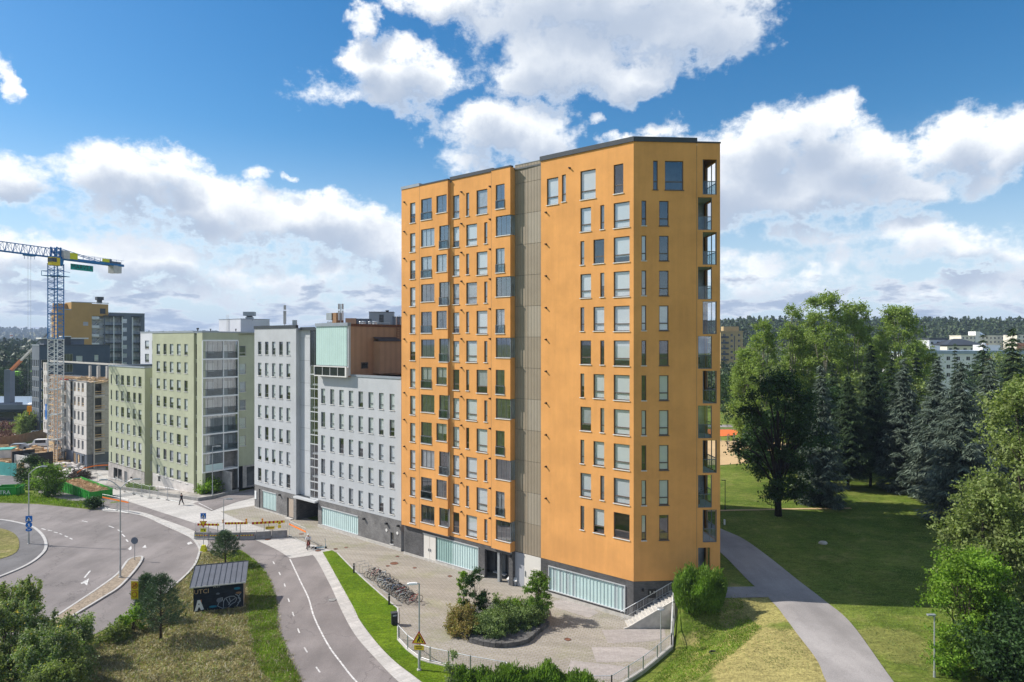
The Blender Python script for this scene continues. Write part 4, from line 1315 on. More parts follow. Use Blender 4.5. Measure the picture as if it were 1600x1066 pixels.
# brick base
bh = []
ga0, ga1 = A.U(857, 0), A.U(977.3, 0)
bh.append((ga0, ga1, .55, 2.85))
A.put('brick_base', wall_mb(u845, 0, 0.35, OB, bh, .02), 'brick_dark')
ang = MAT['brick_dark']
B.put('brick_base', wall_mb(0.0, uB5 - .03, 0.0, OB, [], .02), 'brick_dark')
A.put('plinth', MB().box(u845, .03, -.02, .05, 0, .35), 'concrete')
B.put('vent_grille', MB().box(B.U(1012.5), B.U(1025), -.04, .02, .95 + 1.0, 1.95 + .75), 'black')
for i in range(2): B.put('conduit', MB().box(B.U(1015 + i * 6), B.U(1016.5 + i * 6), -.07, -.04, 2.35, 2.55), 'steel')
B.put('wall_lamp', MB().box(B.U(1003), B.U(1006), -.15, .02, 2.55, 2.75), 'black')
bh = [(A.U(660.6, VM), A.U(680.4, VM), .25, 2.95), (A.U(680.6, VM), A.U(747.5, VM), .35, 2.95), (A.U(757, VM), A.U(794.5, VM), 0.0, 2.95)]
VB = VM + .03
A.put('brick_base', wall_mb(uL, u797, 0.0, OB, bh, VB, .3), 'brick_dark')
A.put('brick_base', MB().quad((u797 - .001, VB, 0), (u797 - .001, VR + .1, 0), (u797 - .001, VR + .1, OB), (u797 - .001, VB, OB)), 'brick_dark')
A.put('soffit', MB().quad((uL, VP_, OB - .003), (u700, VP_, OB - .003), (u700, VB, OB - .003), (uL, VB, OB - .003)).quad((u771, VP_, OB - .003), (u797, VP_, OB - .003), (u797, VB, OB - .003), (u771, VB, OB - .003)), 'orange')
A.put('plinth', MB().box(uL, bh[2][0] - .02, VB - .05, VB + .02, -.2, .28), 'concrete')
# channel-glass bands, plank by plank
def planks(F_, u0, u1, v, z0, z1, n, mats, gap=.025):
    w = (u1 - u0) / n
    cache = {}
    for i in range(n):
        mt = mats(i / n) if callable(mats) else mats
        if mt not in cache:
            cache[mt] = MB().box(gap, w - gap, 0, .05, 0, z1 - z0).box(gap, gap + .05, -.04, 0, 0, z1 - z0).mesh('glass_plank')
        F_.put('glass_plank', cache[mt], mt, None, u0 + i * w, v, z0)
planks(A, ga0 + .08, ga1 - .08, .10, .62, 2.78, 22, lambda t: 'plank_b' if t < .40 and int(t * 22) % 2 else ('plank_a' if t < .78 else ('plank_b' if int(t * 22) % 2 else 'plank_a')))
A.put('band_frame', MB().box(ga0, ga1, .0 - .05, .2, 2.78, 2.86).box(ga0, ga1, -.05, .2, .55, .62).box(ga0, ga0 + .08, -.03, .2, .62, 2.78).box(ga1 - .08, ga1, -.05, .2, .62, 2.78), 'alu')
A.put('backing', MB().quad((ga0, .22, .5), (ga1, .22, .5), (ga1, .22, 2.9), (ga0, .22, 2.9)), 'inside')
g0, g1 = bh[1][0], bh[1][1]
planks(A, g0 + .06, g1 - .06, VB + .10, .42, 2.88, 18, lambda t: 'plank_c' if t < .36 else 'plank_a')
A.put('band_frame', MB().box(bh[0][0], g1, VB - .05, VB + .2, 2.88, 2.97).box(g0, g1, VB - .03, VB + .2, .33, .42).box(g1 - .06, g1, VB - .03, VB + .2, .42, 2.88), 'alu')
A.put('backing', MB().quad((g0, VB + .25, .3), (g1, VB + .25, .3), (g1, VB + .25, 3), (g0, VB + .25, 3)), 'inside')
dl = (bh[0][1] - bh[0][0]) / 2
for i in range(2):
    o = A.put('door', MB().box(bh[0][0] + i * dl + .02, bh[0][0] + (i + 1) * dl - .02, VB + .05, VB + .12, .12, 2.87), 'cream_door')
    link('handle', MB().box(bh[0][0] + dl + (-.16 if i == 0 else .12), bh[0][0] + dl + (-.12 if i == 0 else .16), VB - .02, VB + .05, 1.1, 1.4), 'steel', o)
# open entrance
e0, e1 = bh[2][0], bh[2][1]
A.put('entrance_wall', MB().quad((e0, 1.28, 0), (e1, 1.28, 0), (e1, 1.28, 3), (e0, 1.28, 3)), 'flash')
A.put('entrance_ceiling', MB().quad((e0, VB, 2.952), (e0, 1.28, 2.952), (e1, 1.28, 2.952), (e1, VB, 2.952)), 'flash')
A.put('column', MB().box(e0 + (e1 - e0) * .53, e0 + (e1 - e0) * .62, VB + .02, VB + .42, 0, 2.95), 'steel')
A.put('entrance_door', MB().box(e0 + .4, e0 + 1.5, 1.15, 1.22, .05, 2.3), 'frame_g')
A.put('bench', MB().box(e0 + .2, e0 + 1.8, .7, 1.1, .35, .45), 'alu')
# little black spouts / lamps on the wall beside the window rows
sp_ = MB().box(-.05, .05, -.22, 0, -.06, .04).box(-.07, .07, -.03, 0, -.10, .08).mesh('wall_spout')
for r in range(1, 13):
    z_ = zt(r) + .18
    for px, v in ((632.3, VP_), (721.5, VM), (766.0, VM)):
        if r == 12 and px < 700: pass
        A.put('wall_spout', sp_, 'black', None, A.U(px, v), v - .002, z_)
for r in range(2, 12): A.put('wall_spout', sp_, 'black', None, A.U(853.5, 0), -.002, zt(r) + .1)
A.put('wall_spout', sp_, 'black', None, A.U(890.5, 0), -.002, 39.9)
A.put('wall_lamp', MB().box(A.U(799.5, VB) - .25, A.U(799.5, VB), VB - .25, VB, 2.85, 3.0), 'black')

# ================================================================== GREY BUILDING right part (next to the tower)
def rows_windows(F_, L_, cols, v, tops, hh, frame, p_full=.6, sill='sill', style='std'):
    for ztp in tops:
        for (x0, x1) in cols:
            bl = 0.98 if rw.random() < p_full else rw.choice([None, .74, .5, .74])
            add(F_, L_, x0, x1, v, ztp, hh, style, frame, sill, bl)
def hull(F_, root, u0, u1, v0, v1, z0, z1, mat, roofm='roof', flash='flash_l', fz=.25, left=True, right=True, back=True, core_in=1.2, par=True):
    m_ = MB()
    if right: m_.quad((u1, v0, z0), (u1, v1, z0), (u1, v1, z1), (u1, v0, z1))
    if left: m_.quad((u0, v1, z0), (u0, v0, z0), (u0, v0, z1), (u0, v1, z1))
    if back: m_.quad((u1, v1, z0), (u0, v1, z0), (u0, v1, z1), (u1, v1, z1))
    if m_.f: F_.put('side_wall', m_, mat)
    F_.put('roof', MB().quad((u0, v0 + .2, z1 - .25), (u1, v0 + .2, z1 - .25), (u1, v1, z1 - .25), (u0, v1, z1 - .25)), roofm)
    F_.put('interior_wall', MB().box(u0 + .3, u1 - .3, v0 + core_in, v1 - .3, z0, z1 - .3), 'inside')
    if par:
        F_.put('parapet', MB().box(u0 - .05, u1 + .05, v0 - .07, v0 + .3, z1, z1 + fz).box(u0 - .04, u0 + .3, v0 + .3, v1, z1, z1 + fz - .01).box(u1 - .3, u1 + .04, v0 + .3, v1, z1, z1 + fz - .01).box(u0 + .3, u1 - .3, v1 - .3, v1, z1, z1 + fz - .01), flash)

grey = thing('apartment_building', 'light grey rendered apartment block with rows of narrow windows adjoining the orange tower', 'apartment building', tuple(A.P(-45, 0, 0)), absolute=True)
GF = Facade(C0.x, C0.y, A_ANG, grey)
uG0 = GF.U(496.8, 0); uG1 = GF.U(627.0, 0) - .02
hs = []
gcols = [(501.7, 508.0), (515.8, 522.2), (530.0, 537.0), (545.0, 551.9), (560.0, 567.2), (575.6, 583.4), (592.0, 599.3), (608.6, 616.4)]
rows_windows(GF, hs, gcols, 0, [17.9, 14.9, 11.9, 8.9, 5.9], 1.9, 'frame_g', .72)
GF.put('wall', wall_mb(uG0, uG1, OB + .1, 19.65, hs), 'greyplaster')
bg0, bg1 = GF.U(502.2, 0), GF.U(559.3, 0)
hb = [(bg0, bg1, .45, 2.75), (GF.U(609.8), GF.U(614.8), .55, 1.9)]
GF.put('brick_base', wall_mb(uG0, uG1, 0, OB + .1, hb, .02, .25), 'brick_mid')
GF.put('plinth', MB().box(uG0, uG1, -.05, .02, -.2, .38), 'concrete')
planks(GF, bg0 + .05, bg1 - .05, .10, .5, 2.68, 18, 'plank_a')
GF.put('band_frame', MB().box(bg0, bg1, -.05, .2, 2.68, 2.77).box(bg0, bg1, -.03, .2, .42, .5), 'alu')
GF.put('backing', MB().quad((bg0, .24, .3), (bg1, .24, .3), (bg1, .24, 3), (bg0, .24, 3)), 'inside')
window(GF, hb[1][0], .02, .55, hb[1][1] - hb[1][0], 1.35, 'std', 'frame_g', 'sill', None)
for px, z_ in ((568.5, 2.75), (603.5, 2.9), (622, 3.0)):
    GF.put('wall_lamp', MB().box(GF.U(px), GF.U(px) + .25, -.25, .02, z_ - .2, z_), 'black')
for px in (604, 621): GF.put('round_vent', MB().cyl((GF.U(px), -.03, 2.0), (GF.U(px), .03, 2.0), .18, None, 14), 'sill')
hull(GF, grey, uG0, uG1, 0, 13, -.3, 19.65, 'greyplaster', left=False)
# penthouse: mint front, brown side
um0, um1 = GF.U(494.0, -.5), GF.U(541.5, -.5)
nm = 11; wm = (um1 - um0) / nm
mm = MB().box(.006, wm - .006, 0, .08, 0, 4.9).mesh('cladding_panel')
for i in range(nm): GF.put('cladding_panel', mm, 'mint', None, um0 + i * wm, -.5, 20.95)
GF.put('parapet', MB().box(um0 - .08, um1 + .35, -.62, -.1, 25.85, 26.25), 'flash_l')
GF.put('side_wall', MB().box(um0, um1 + .28, -.42, -.1, 19.75, 25.85), 'alu')
GF.put('side_wall', MB().box(um0, um1 + .22, -.1, 16, 19.6, 25.8), 'brown_clad')
GF.put('parapet', MB().box(um0, um1 + .30, -.1, 16.05, 25.8, 26.12), 'rustiron')
sg_ = um1 + .28
GF.put('band_window', MB().box(um0 - .15, sg_, -.75, -.66, 20.75, 20.88).box(um0 - .15, sg_, -.75, -.5, 19.55, 19.68).box(um0 - .15, um0 - .05, -.75, -.5, 19.68, 20.75).box(sg_ - .3, sg_, -.75, -.42, 19.68, 20.75), 'sill')
bwn = GF.put('band_glass', MB().quad((um0 - .05, -.62, 19.68), (sg_ - .3, -.62, 19.68), (sg_ - .3, -.62, 20.75), (um0 - .05, -.62, 20.75)), 'glass_dark')
for i in range(1, 4): GF.put('mullion', MB().box(um0 + (um1 - um0) * i / 4 - .04, um0 + (um1 - um0) * i / 4 + .04, -.68, -.6, 19.68, 20.75), 'frame_w')
# stair box on the brown side (faces right)
ux = um1 + .22
def side_pt(px):                    # distance v along the brown side for a photo column
    k = (px - 800) / F; o_ = GF.o + GF.r * ux
    return (k * o_.y - o_.x) / (GF.i.x - k * GF.i.y)
va, vb = side_pt(583.5), side_pt(617)
GF.put('stair_box', MB().box(ux, ux + 1.3, va, vb, 19.9, 24.0), 'brown_clad')
GF.put('stair_box_roof', MB().quad((ux, va - .1, 24.5), (ux + 1.45, va - .1, 24.02), (ux + 1.45, vb + .1, 24.02), (ux, vb + .1, 24.5)).box(ux, ux + 1.35, va - .05, vb + .05, 23.96, 24.02), 'flash')
w0, w1 = side_pt(564), side_pt(575)
GF.put('side_window', MB().box(ux - .02, ux + .04, w0, w1, 20.55, 21.35), 'frame_br')
GF.put('side_window_pane', MB().box(ux + .03, ux + .05, w0 + .12, w1 - .12, 20.65, 21.25), 'glass_dark')
vl = side_pt(618.5)
GF.put('roof_ladder', MB().box(ux + .15, ux + .2, vl, vl + .05, 19.9, 27.0).box(ux + .15, ux + .2, vl + .55, vl + .6, 19.9, 27.0), 'rustiron')
for k in range(22): GF.put('rung', MB().box(ux + .16, ux + .19, vl + .05, vl + .55, 20.1 + k * .3, 20.14 + k * .3), 'rustiron')
# stairwell glazing between the two grey blocks
us0, us1 = GF.U(484.6, .12), uG0
zz = [3.4, 4.5, 5.6, 7.5, 8.6, 10.5, 11.7, 13.5, 14.7, 16.5, 17.7, 19.6, 20.7, 25.4]
for i in range(len(zz) - 1):
    o = GF.put('window', MB().box(us0, us1, .10, .18, zz[i], zz[i] + .12).box(us0, us0 + .08, .10, .18, zz[i] + .12, zz[i + 1]).box(us1 - .08, us1, .10, .18, zz[i] + .12, zz[i + 1]).box((us0 + us1) / 2 - .03, (us0 + us1) / 2 + .03, .12, .17, zz[i] + .12, zz[i + 1]), 'alu' if i < 12 else 'frame_g')
    link('pane', MB().quad((us0 + .08, .15, zz[i] + .12), (us1 - .08, .15, zz[i] + .12), (us1 - .08, .15, zz[i + 1]), (us0 + .08, .15, zz[i + 1])), 'glass' if i < 12 else 'glass_dark', o)
GF.put('stairwell_wall', MB().box(us0 - .02, us1 + .02, 1.4, 1.5, 3, 25.6), 'inside_l')
for k in range(8): GF.put('landing', MB().box(us0 + .02, us1 - .02, .3, 1.4, 3.2 + 3 * k, 3.4 + 3 * k), 'slab')
GF.put('parapet', MB().box(us0 - .2, us1 - .3, .05, 4, 25.4, 25.75), 'flash')

grey2 = thing('apartment_building', 'narrow light grey block with five columns of slot windows, left of the glazed stairwell', 'apartment building', tuple(A.P(-60, 0, 0)), absolute=True)
G2 = Facade(C0.x, C0.y, A_ANG, grey2)
ua = G2.U(397.6, 0); ub = G2.U(462.6, 0); uc = us0 - .03
hs = []
c2 = [(403.1, 408.4), (414.0, 419.4), (425.0, 430.3), (436.1, 441.8), (447.5, 453.5)]
rows_windows(G2, hs, c2, 0, [23.9 - 3 * k for k in range(7)], 1.82, 'frame_g', .45)
G2.put('wall', wall_mb(ua, ub, OB, 25.75, hs), 'greyplaster')
hb = [(G2.U(410.0), G2.U(431.2), .35, 2.85), (G2.U(448.3), G2.U(458.2), .15, 2.75), (G2.U(404.5), G2.U(406.5), .1, 2.9)]
G2.put('brick_base', wall_mb(ua, ub, 0, OB, hb, .02, .25), 'brick_mid')
G2.put('plinth', MB().box(ua, hb[1][0], -.04, .02, -.3, .22), 'concrete')
planks(G2, hb[0][0] + .05, hb[0][1] - .05, .1, .4, 2.78, 9, 'plank_a')
G2.put('band_frame', MB().box(hb[0][0], hb[0][1], -.04, .2, 2.78, 2.87), 'alu')
G2.put('backing', MB().quad((ua, .26, .1), (ub, .26, .1), (ub, .26, 3.2), (ua, .26, 3.2)), 'inside')
o = G2.put('door', MB().box(hb[1][0] + .35, hb[1][1], .08, .14, .2, 2.7), 'tandoor')
G2.put('door_step', MB().box(hb[1][0] + .2, hb[1][1] + .1, -.5, 0, -.1, .12), 'concrete')
G2.put('notice_board', MB().box(G2.U(398.3), G2.U(400.8), -.05, .02, 1.35, 2.5), 'white_p')
G2.put('wall_lamp', MB().box(G2.U(437), G2.U(437) + .25, -.25, .02, 2.75, 2.95), 'black')
VW = .62
G2.put('side_wall', MB().quad((ub, 0, OB), (ub, VW, OB), (ub, VW, 25.75), (ub, 0, 25.75)), 'greyplaster')
G2.put('wall', MB().quad((ub, VW, OB), (uc, VW, OB), (uc, VW, 25.5), (ub, VW, 25.5)).quad((uc, VW, OB), (uc, .1, OB), (uc, .1, 25.5), (uc, VW, 25.5)), 'greyplaster')
for k in range(1, 8): G2.put('panel_joint', MB().box(ub + .05, uc - .02, VW - .006, VW, OB + 3 * k, OB + 3 * k + .03), 'frame_g')
hull(G2, grey2, ua, us1, .02, 14, -.4, 25.75, 'greyplaster', right=False, fz=.35, par=False, core_in=3.4)
G2.put('parapet', MB().box(ua - .06, ub + .05, -.08, .3, 25.75, 26.15).box(ub + .06, uc, VW - .05, VW + .3, 25.5, 25.85), 'flash')
# passage under the recess
G2.put('passage_wall', MB().quad((ub, .02, 0), (ub, 5, 0), (ub, 5, OB), (ub, .02, OB)).quad((us1, 5, 0), (us1, .02, 0), (us1, .02, OB), (us1, 5, OB)), 'brick_dark')
G2.put('passage_ceiling', MB().quad((ub, .1, OB - .01), (ub, 5, OB - .01), (us1, 5, OB - .01), (us1, .1, OB - .01)), 'flash')
G2.put('canopy', MB().box(ub + .1, us1 - .02, -.5, .3, OB - .28, OB - .05), 'alu')
G2.put('entrance_glazing', MB().box(ub + 1.6, ub + 1.7, 3.2, 3.3, 0, 3).box(ub + 1.7, us1, 3.2, 3.3, 2.3, 2.4).box(us1 - 1.2, us1 - 1.1, 3.2, 3.3, 0, 3), 'frame_g')
G2.put('entrance_glass', MB().quad((ub + 1.7, 3.25, 0), (us1, 3.25, 0), (us1, 3.25, 3), (ub + 1.7, 3.25, 3)), 'glass')

# rooftop equipment (each its own thing)
def roof_box(name, label, cat, p, ang, dims, mat, extra=None):
    o = thing(name, label, cat, p, ang)
    link('casing', MB().box(-dims[0] / 2, dims[0] / 2, 0, dims[1], 0, dims[2]), mat, o)
    if extra: extra(o)
    return o
def at(px, py, Y): return Vector(((px - 800) / F * Y, Y, CAM_H - (py - 533) / F * Y))
p = at(445, 510, 97)
o = thing('antenna_mast', 'slim grey antenna mast on the roof of the narrow grey block', 'antenna', p - Vector((0, 0, .4)))
link('pole', MB().cyl((0, 0, 0), (0, 0, 1.6), .05, None, 6).cyl((.0, .1, .2), (-.5, .6, .2), .03, None, 5), 'steel', o)
link('panel_antenna', MB().box(-.18, .18, -.1, .1, .7, 2.6), 'concrete_w', o); link('panel_antenna', MB().box(-.14, .16, -.1, .1, 2.75, 3.4), 'concrete_w', o)
p = at(460.5, 508, 97)
o = thing('radio_box', 'small grey equipment box with a cable beside the slim roof mast', 'box', p - Vector((0, 0, .3)))
link('casing', MB().box(-.28, .28, -.2, .2, .3, 1.0), 'steel', o); link('stand', MB().box(-.05, .05, -.05, .05, 0, .3), 'steel', o)
p = at(519, 506.5, 92)
o = thing('ventilation_unit', 'grey and brown ventilation cowl on the mint-clad penthouse roof', 'ventilation unit', p - Vector((0, 0, .4)), A_ANG)
link('base', MB().box(-1.2, .0, 0, 1.0, 0, .75), 'flash_l', o); link('cowl', MB().box(-1.2, .0, -.1, 1.1, .95, 1.9), 'steel', o)
link('brick_flue', MB().box(.02, .9, 0, 1.2, 0, 1.9), 'wood_br', o)
p = at(532.5, 506.5, 91)
o = thing('antenna_mast', 'twin-panel white antenna mast beside the grey and brown cowl', 'antenna', p - Vector((0, 0, .4)))
link('pole', MB().cyl((0, 0, 0), (0, 0, 3.1), .06, None, 6), 'steel', o)
for sx in (-.25, .25):
    link('panel_antenna', MB().box(sx - .1, sx + .1, -.1, .1, .9, 2.2), 'white_p', o); link('panel_antenna', MB().box(sx - .1, sx + .1, -.1, .1, 2.35, 3.1), 'concrete_w', o)
p = at(596, 507, 112)
o = thing('rooftop_plant_room', 'grey clad rooftop plant room with dark louvre behind the brown parapet', 'plant room', p - Vector((0, 0, 1.0)), R(8))
link('casing', MB().box(-2.0, 2.0, 0, 4, 0, 3.0), 'flash_l', o); link('louvre', MB().box(-.35, .35, -.04, 0, 1.3, 2.6), 'glass_dark', o)
link('railing', MB().box(-.7, 1.4, -.5, -.45, 1.25, 1.3).box(-.7, -.65, -.5, -.45, .5, 1.3).box(1.35, 1.4, -.5, -.45, .5, 1.3), 'alu', o)
link('roof_vent', MB().cyl((.9, 1, 3), (.9, 1, 3.35), .2, .3, 8), 'black', o); link('parapet', MB().box(-2.05, 2.05, -.05, 4, 3.0, 3.08), 'flash', o)
p = at(549, 507, 105)
o = thing('rooftop_plant_room', 'low brown rooftop block between the twin mast and the grey plant room', 'plant room', p - Vector((0, 0, .8)), R(8))
link('casing', MB().box(-.9, .7, 0, 3, 0, 1.75), 'brown_clad', o); link('annex', MB().box(.72, 2.9, .2, 3, 0, 1.7), 'slate', o)
p = at(622, 507, 112)
o = thing('rooftop_plant_room', 'small dark rooftop block touching the left edge of the orange tower', 'plant room', p - Vector((0, 0, .8)), R(8))
link('casing', MB().box(-.9, 2, 0, 3, 0, 2.0), 'slate', o); link('parapet', MB().box(-.95, 2.05, -.04, 3, 2, 2.08), 'flash', o)
hoop = thing('ladder_cage', 'bent white ladder hoops at the top of the brown wall ladder', 'ladder', GF.P(ux + .17, vl + .3, 26.1))
link('hoop', MB().tube([(-.3, 0, 0), (-.3, 0, .9), (-.1, 0, 1.25), (.1, 0, 1.25), (.3, 0, .9), (.3, 0, 0)], .03, 5), 'alu', hoop)
link('guard', MB().tube([(.45, 0, 0), (.9, .2, .6), (1.1, .3, 0)], .03, 5), 'alu', hoop)
for i, (px, Y, w) in enumerate(((568, 100, .5), (578, 100, .35), (586, 101, .6), (563.5, 99, .3))):
    p = at(px, 506, Y)
    o = thing('roof_fan', ['squat white roof fan left of the louvred plant room', 'small round roof vent in the row behind the brown parapet', 'silver roof fan just in front of the louvred plant room', 'tiny grey roof cowl, leftmost behind the brown parapet'][i], 'roof vent', p - Vector((0, 0, .25)))
    link('housing', MB().cyl((0, 0, 0), (0, 0, .45), w * .6, w * .6, 10), 'alu', o); link('cap', MB().cyl((0, 0, .5), (0, 0, .62), w * .85, w * .5, 10), 'steel', o)

# ================================================================== GREEN BUILDINGS
green = thing('apartment_building', 'tall pale green apartment block with glazed corner balconies', 'apartment building', tuple(A.P(-80, 0, 0)), absolute=True)
N1 = Facade(C0.x, C0.y, A_ANG, green)
ug0 = N1.U(238.0, 0); ug1 = N1.U(302.8, 0); ug2 = N1.U(316.2, 0)
hs = []
c3 = [(244.6, 250.0), (255.3, 260.2), (265.2, 270.9), (276.3, 282.3), (288.0, 293.2)]
rows_windows(N1, hs, c3, 0, [23.5 - 3 * k for k in range(8)], 1.80, 'frame_g', .55)
N1.put('wall', wall_mb(ug0, ug1, .9, 25.35, hs), 'greenwall')
N1.put('plinth', wall_mb(ug0, ug1, -1.5, .9, [(N1.U(246.5), N1.U(250.5), -.4, .5)], .03), 'concrete_w')
window(N1, N1.U(246.5), .03, -.4, N1.U(250.5) - N1.U(246.5), .9, 'far', 'frame_g', None, None)
hs = []
for k in range(8):
    add(N1, hs, 304.6, 309.6, .35, 23.5 - 3 * k, 2.45, 'std', 'frame_g', 'sill', None)
N1.put('wall', wall_mb(ug1 + .02, N1.U(311, .35), -1, 25.1, hs, .35), 'greenwall')
N1.put('wall', MB().quad((ug1, 0, 0 - 1), (ug1, .36, -1), (ug1, .36, 25.35), (ug1, 0, 25.35)), 'greenwall')
uq = N1.U(311, .35)
N1.put('wall', MB().box(uq, ug2, 0, .5, -1, 25.35), 'greenwall')
# right side (turned from the sun) with balconies; its own frame
S = Facade(N1.P(ug2).x, N1.P(ug2).y, A_ANG + math.pi / 2, green)
# in S: u runs into the block (away), v into the building is -r  -> same sign as the tower's side
bx1 = S.U(372.5); bxm = S.U(349.2); wx1 = S.U(396)
S.put('wall', MB().box(0, bx1, 0, .3, 24.15, 25.35), 'greenwall')
S.put('wall', MB().quad((0.05, .5, -.5), (0.05, 1.6, -.5), (0.05, 1.6, 24.2), (0.05, .5, 24.2)), 'greenwall')
hs = []
for k in range(6): add(S, hs, 374.2, 384.3, .25, 23.25 - 3 * k, 1.75, 'std', 'frame_w', 'sill', None if k == 0 else .98)
S.put('wall', wall_mb(bx1 + .02, 14, 3.2, 25.35, hs, .25), 'greenwall')
S.put('brick_base', wall_mb(bx1 + .9, 14, -.5, 3.2, [(bx1 + 1.6, bx1 + 4.6, -.5, 2.9)], .27, 1.2), 'brick_pale')
S.put('garage_door', MB().quad((bx1 + 1.6, 1.4, -.5), (bx1 + 4.6, 1.4, -.5), (bx1 + 4.6, 1.4, 2.9), (bx1 + 1.6, 1.4, 2.9)), 'inside')
S.put('balcony_back_wall', MB().quad((0, 1.6, -.5), (bx1, 1.6, -.5), (bx1, 1.6, 24.2), (0, 1.6, 24.2)).quad((bx1, 1.6, -.5), (bx1, .25, -.5), (bx1, .25, 25.35), (bx1, 1.6, 25.35)), 'concrete_d')
for k in range(8):
    z_ = 24.0 - 3 * k
    S.put('balcony_slab', MB().box(0.02, bx1 - .02, -.06, 1.6, z_ - .02, z_ + .20), 'white_p' )
    if k < 7:
        zb = z_ - 2.8
        for (a, c) in ((.06, bxm - .08), (bxm + .08, bx1 - .06)):
            if k >= 6 and a > 1: continue
            n_ = 4; fr_ = MB().box(a, c, 0, .05, zb + 1.05, zb + 1.12)
            for i in range(n_ + 1): fr_.box(a + (c - a) * i / n_ - .015, a + (c - a) * i / n_ + .015, .06, .09, zb + 1.12, z_ - .05)
            o = S.put('balcony_railing', fr_, 'frame_g')
            link('railing_glass', MB().quad((a, .03, zb + .02), (c, .03, zb + .02), (c, .03, zb + 1.05), (a, .03, zb + 1.05)), 'glass_bt' if k != 6 else 'plank_a', o)
            link('pane', MB().quad((a, .075, zb + 1.12), (c, .075, zb + 1.12), (c, .075, z_ - .03), (a, .075, z_ - .03)), 'glass_b', o)
            ww = MB().box(a + .5, a + 1.4, 1.5, 1.58, zb, zb + 2.2).box(a + 1.6, min(c - .2, a + 2.6), 1.5, 1.58, zb + .8, zb + 2.2)
            S.put('balcony_door', ww, 'frame_w' if (k + int(a)) % 2 else 'blind_g')
for uu in (.03, bxm, bx1 - .05):
    S.put('balcony_post', MB().box(uu - .06, uu + .06, -.07, .06, (3 if uu < bx1 - 1 else -.2), 24.0), 'white_p')
S.put('ground_glazing', MB().quad((.3, .6, 0), (bxm - .1, .6, 0), (bxm - .1, .6, 2.9), (.3, .6, 2.9)), 'glass')
S.put('garden_wall', MB().box(bxm - .1, bxm + .1, -2.6, .2, -.3, 3.0), 'brick_pale')
N1.put('interior_wall', MB().box(ug0 + .3, ug2 - 1.7, 1.2, 13, -1, 25), 'inside')
m_ = MB().quad((ug0, 14, -3), (ug0, 0, -3), (ug0, 0, 25.35), (ug0, 14, 25.35)).quad((ug2, 14, -1), (ug0, 14, -1), (ug0, 14, 25.35), (ug2, 14, 25.35))
N1.put('side_wall', m_, 'greenwall')
N1.put('roof', MB().quad((ug0, .2, 25.1), (ug2, .2, 25.1), (ug2, 14, 25.1), (ug0, 14, 25.1)), 'roof')
N1.put('parapet', MB().box(ug0 - .05, ug1, -.07, .3, 25.35, 25.6).box(ug1, ug2 + .06, -.05, .3, 25.35, 25.5).box(ug2 - .2, ug2 + .06, .3, 14, 25.35, 25.55).box(ug0 - .05, ug0 + .2, .3, 14, 25.35, 25.55), 'flash_l')
# penthouse on the green roof
p = at(376, 517, 119); p.z = 25.1
o = thing('rooftop_plant_room', 'long pale lilac rooftop plant room with a blue-shaded end above the green block', 'plant room', p, A_ANG)
link('front', MB().box(-7.7, 0, 0, .2, 0, 2.75), 'lilac', o); link('end_wall', MB().box(-.01, .02, .2, 5.5, 0, 2.72), 'lilac', o)
link('rear_wall', MB().box(-7.7, -.02, .2, 5.5, 0, 2.5), 'lilac', o); link('parapet', MB().box(-7.75, .06, -.05, 5.6, 2.75, 2.83), 'flash_l', o)
lad = MB().box(-4.6, -4.55, -.15, -.1, 0, 3.6).box(-4.1, -4.05, -.15, -.1, 0, 3.6)
for k in range(10): lad.box(-4.55, -4.1, -.14, -.11, .3 + .33 * k, .33 + .33 * k)
link('roof_ladder', lad, 'alu', o)
p = at(390, 499, 121)
o = thing('ventilation_unit', 'square grey exhaust hood standing on the lilac plant room', 'ventilation unit', p - Vector((0, 0, .3)), R(10))
link('base', MB().box(-.6, .6, -.5, .5, 0, .7), 'flash_l', o); link('hood', MB().box(-.95, .95, -.8, .8, .9, 1.6), 'flash_l', o); link('neck', MB().box(-.45, .45, -.4, .4, .7, .9), 'flash', o)
for i, (px, lab) in enumerate(((309, 'black roof vent at the corner of the green block parapet'), (329, 'tiny roof pipe on the green parapet under the lilac wall'), (368.5, 'tiny roof pipe on the green parapet near the blue-shaded end'))):
    p = at(px, 516.5, 111)
    o = thing('roof_vent', lab, 'roof vent', p - Vector((0, 0, .15)))
    link('pipe', MB().cyl((0, 0, 0), (0, 0, .3), .08, None, 6), 'black', o); link('cap', MB().cyl((0, 0, .3), (0, 0, .42 if i else .55), .14 if i else .2, None, 8), 'black', o)

g4 = thing('apartment_building', 'lower pale green apartment block with a pale brick ground floor', 'apartment building', tuple(A.P(-105, 0, -2)), absolute=True)
N4 = Facade(C0.x, C0.y, A_ANG, g4)
uh0 = N4.U(170.0, 0); uh1 = N4.U(226.2, 0)
hs = []
rows_windows(N4, hs, [(173.0, 175.0), (180.9, 185.2), (189.1, 193.8), (198.2, 203.2), (208.0, 212.3), (216.3, 221.0)], 0, [17.55 - 3 * k for k in range(6)], 1.85, 'frame_g', .4)
N4.put('wall', wall_mb(uh0, uh1, .55, 19.1, hs), 'greenwall')
bd = [(N4.U(177.8), N4.U(184.0), -2.3, -.25), (N4.U(184.4), N4.U(190.8), -2.3, -.25), (N4.U(194.6), N4.U(199.4), -2.6, -.35)]
N4.put('brick_base', wall_mb(uh0 - .05, uh1, -4, .5, bd, -.05), 'brick_pale')
window(N4, bd[0][0], -.05, -2.3, bd[0][1] - bd[0][0], 2.05, 'balcony', 'frame_g', 'sill', None)
window(N4, bd[1][0], -.05, -2.3, bd[1][1] - bd[1][0], 2.05, 'balcony', 'frame_g', 'sill', None)
N4.put('door', MB().box(bd[2][0], bd[2][1], .05, .1, -2.6, -.35), 'frame_g')
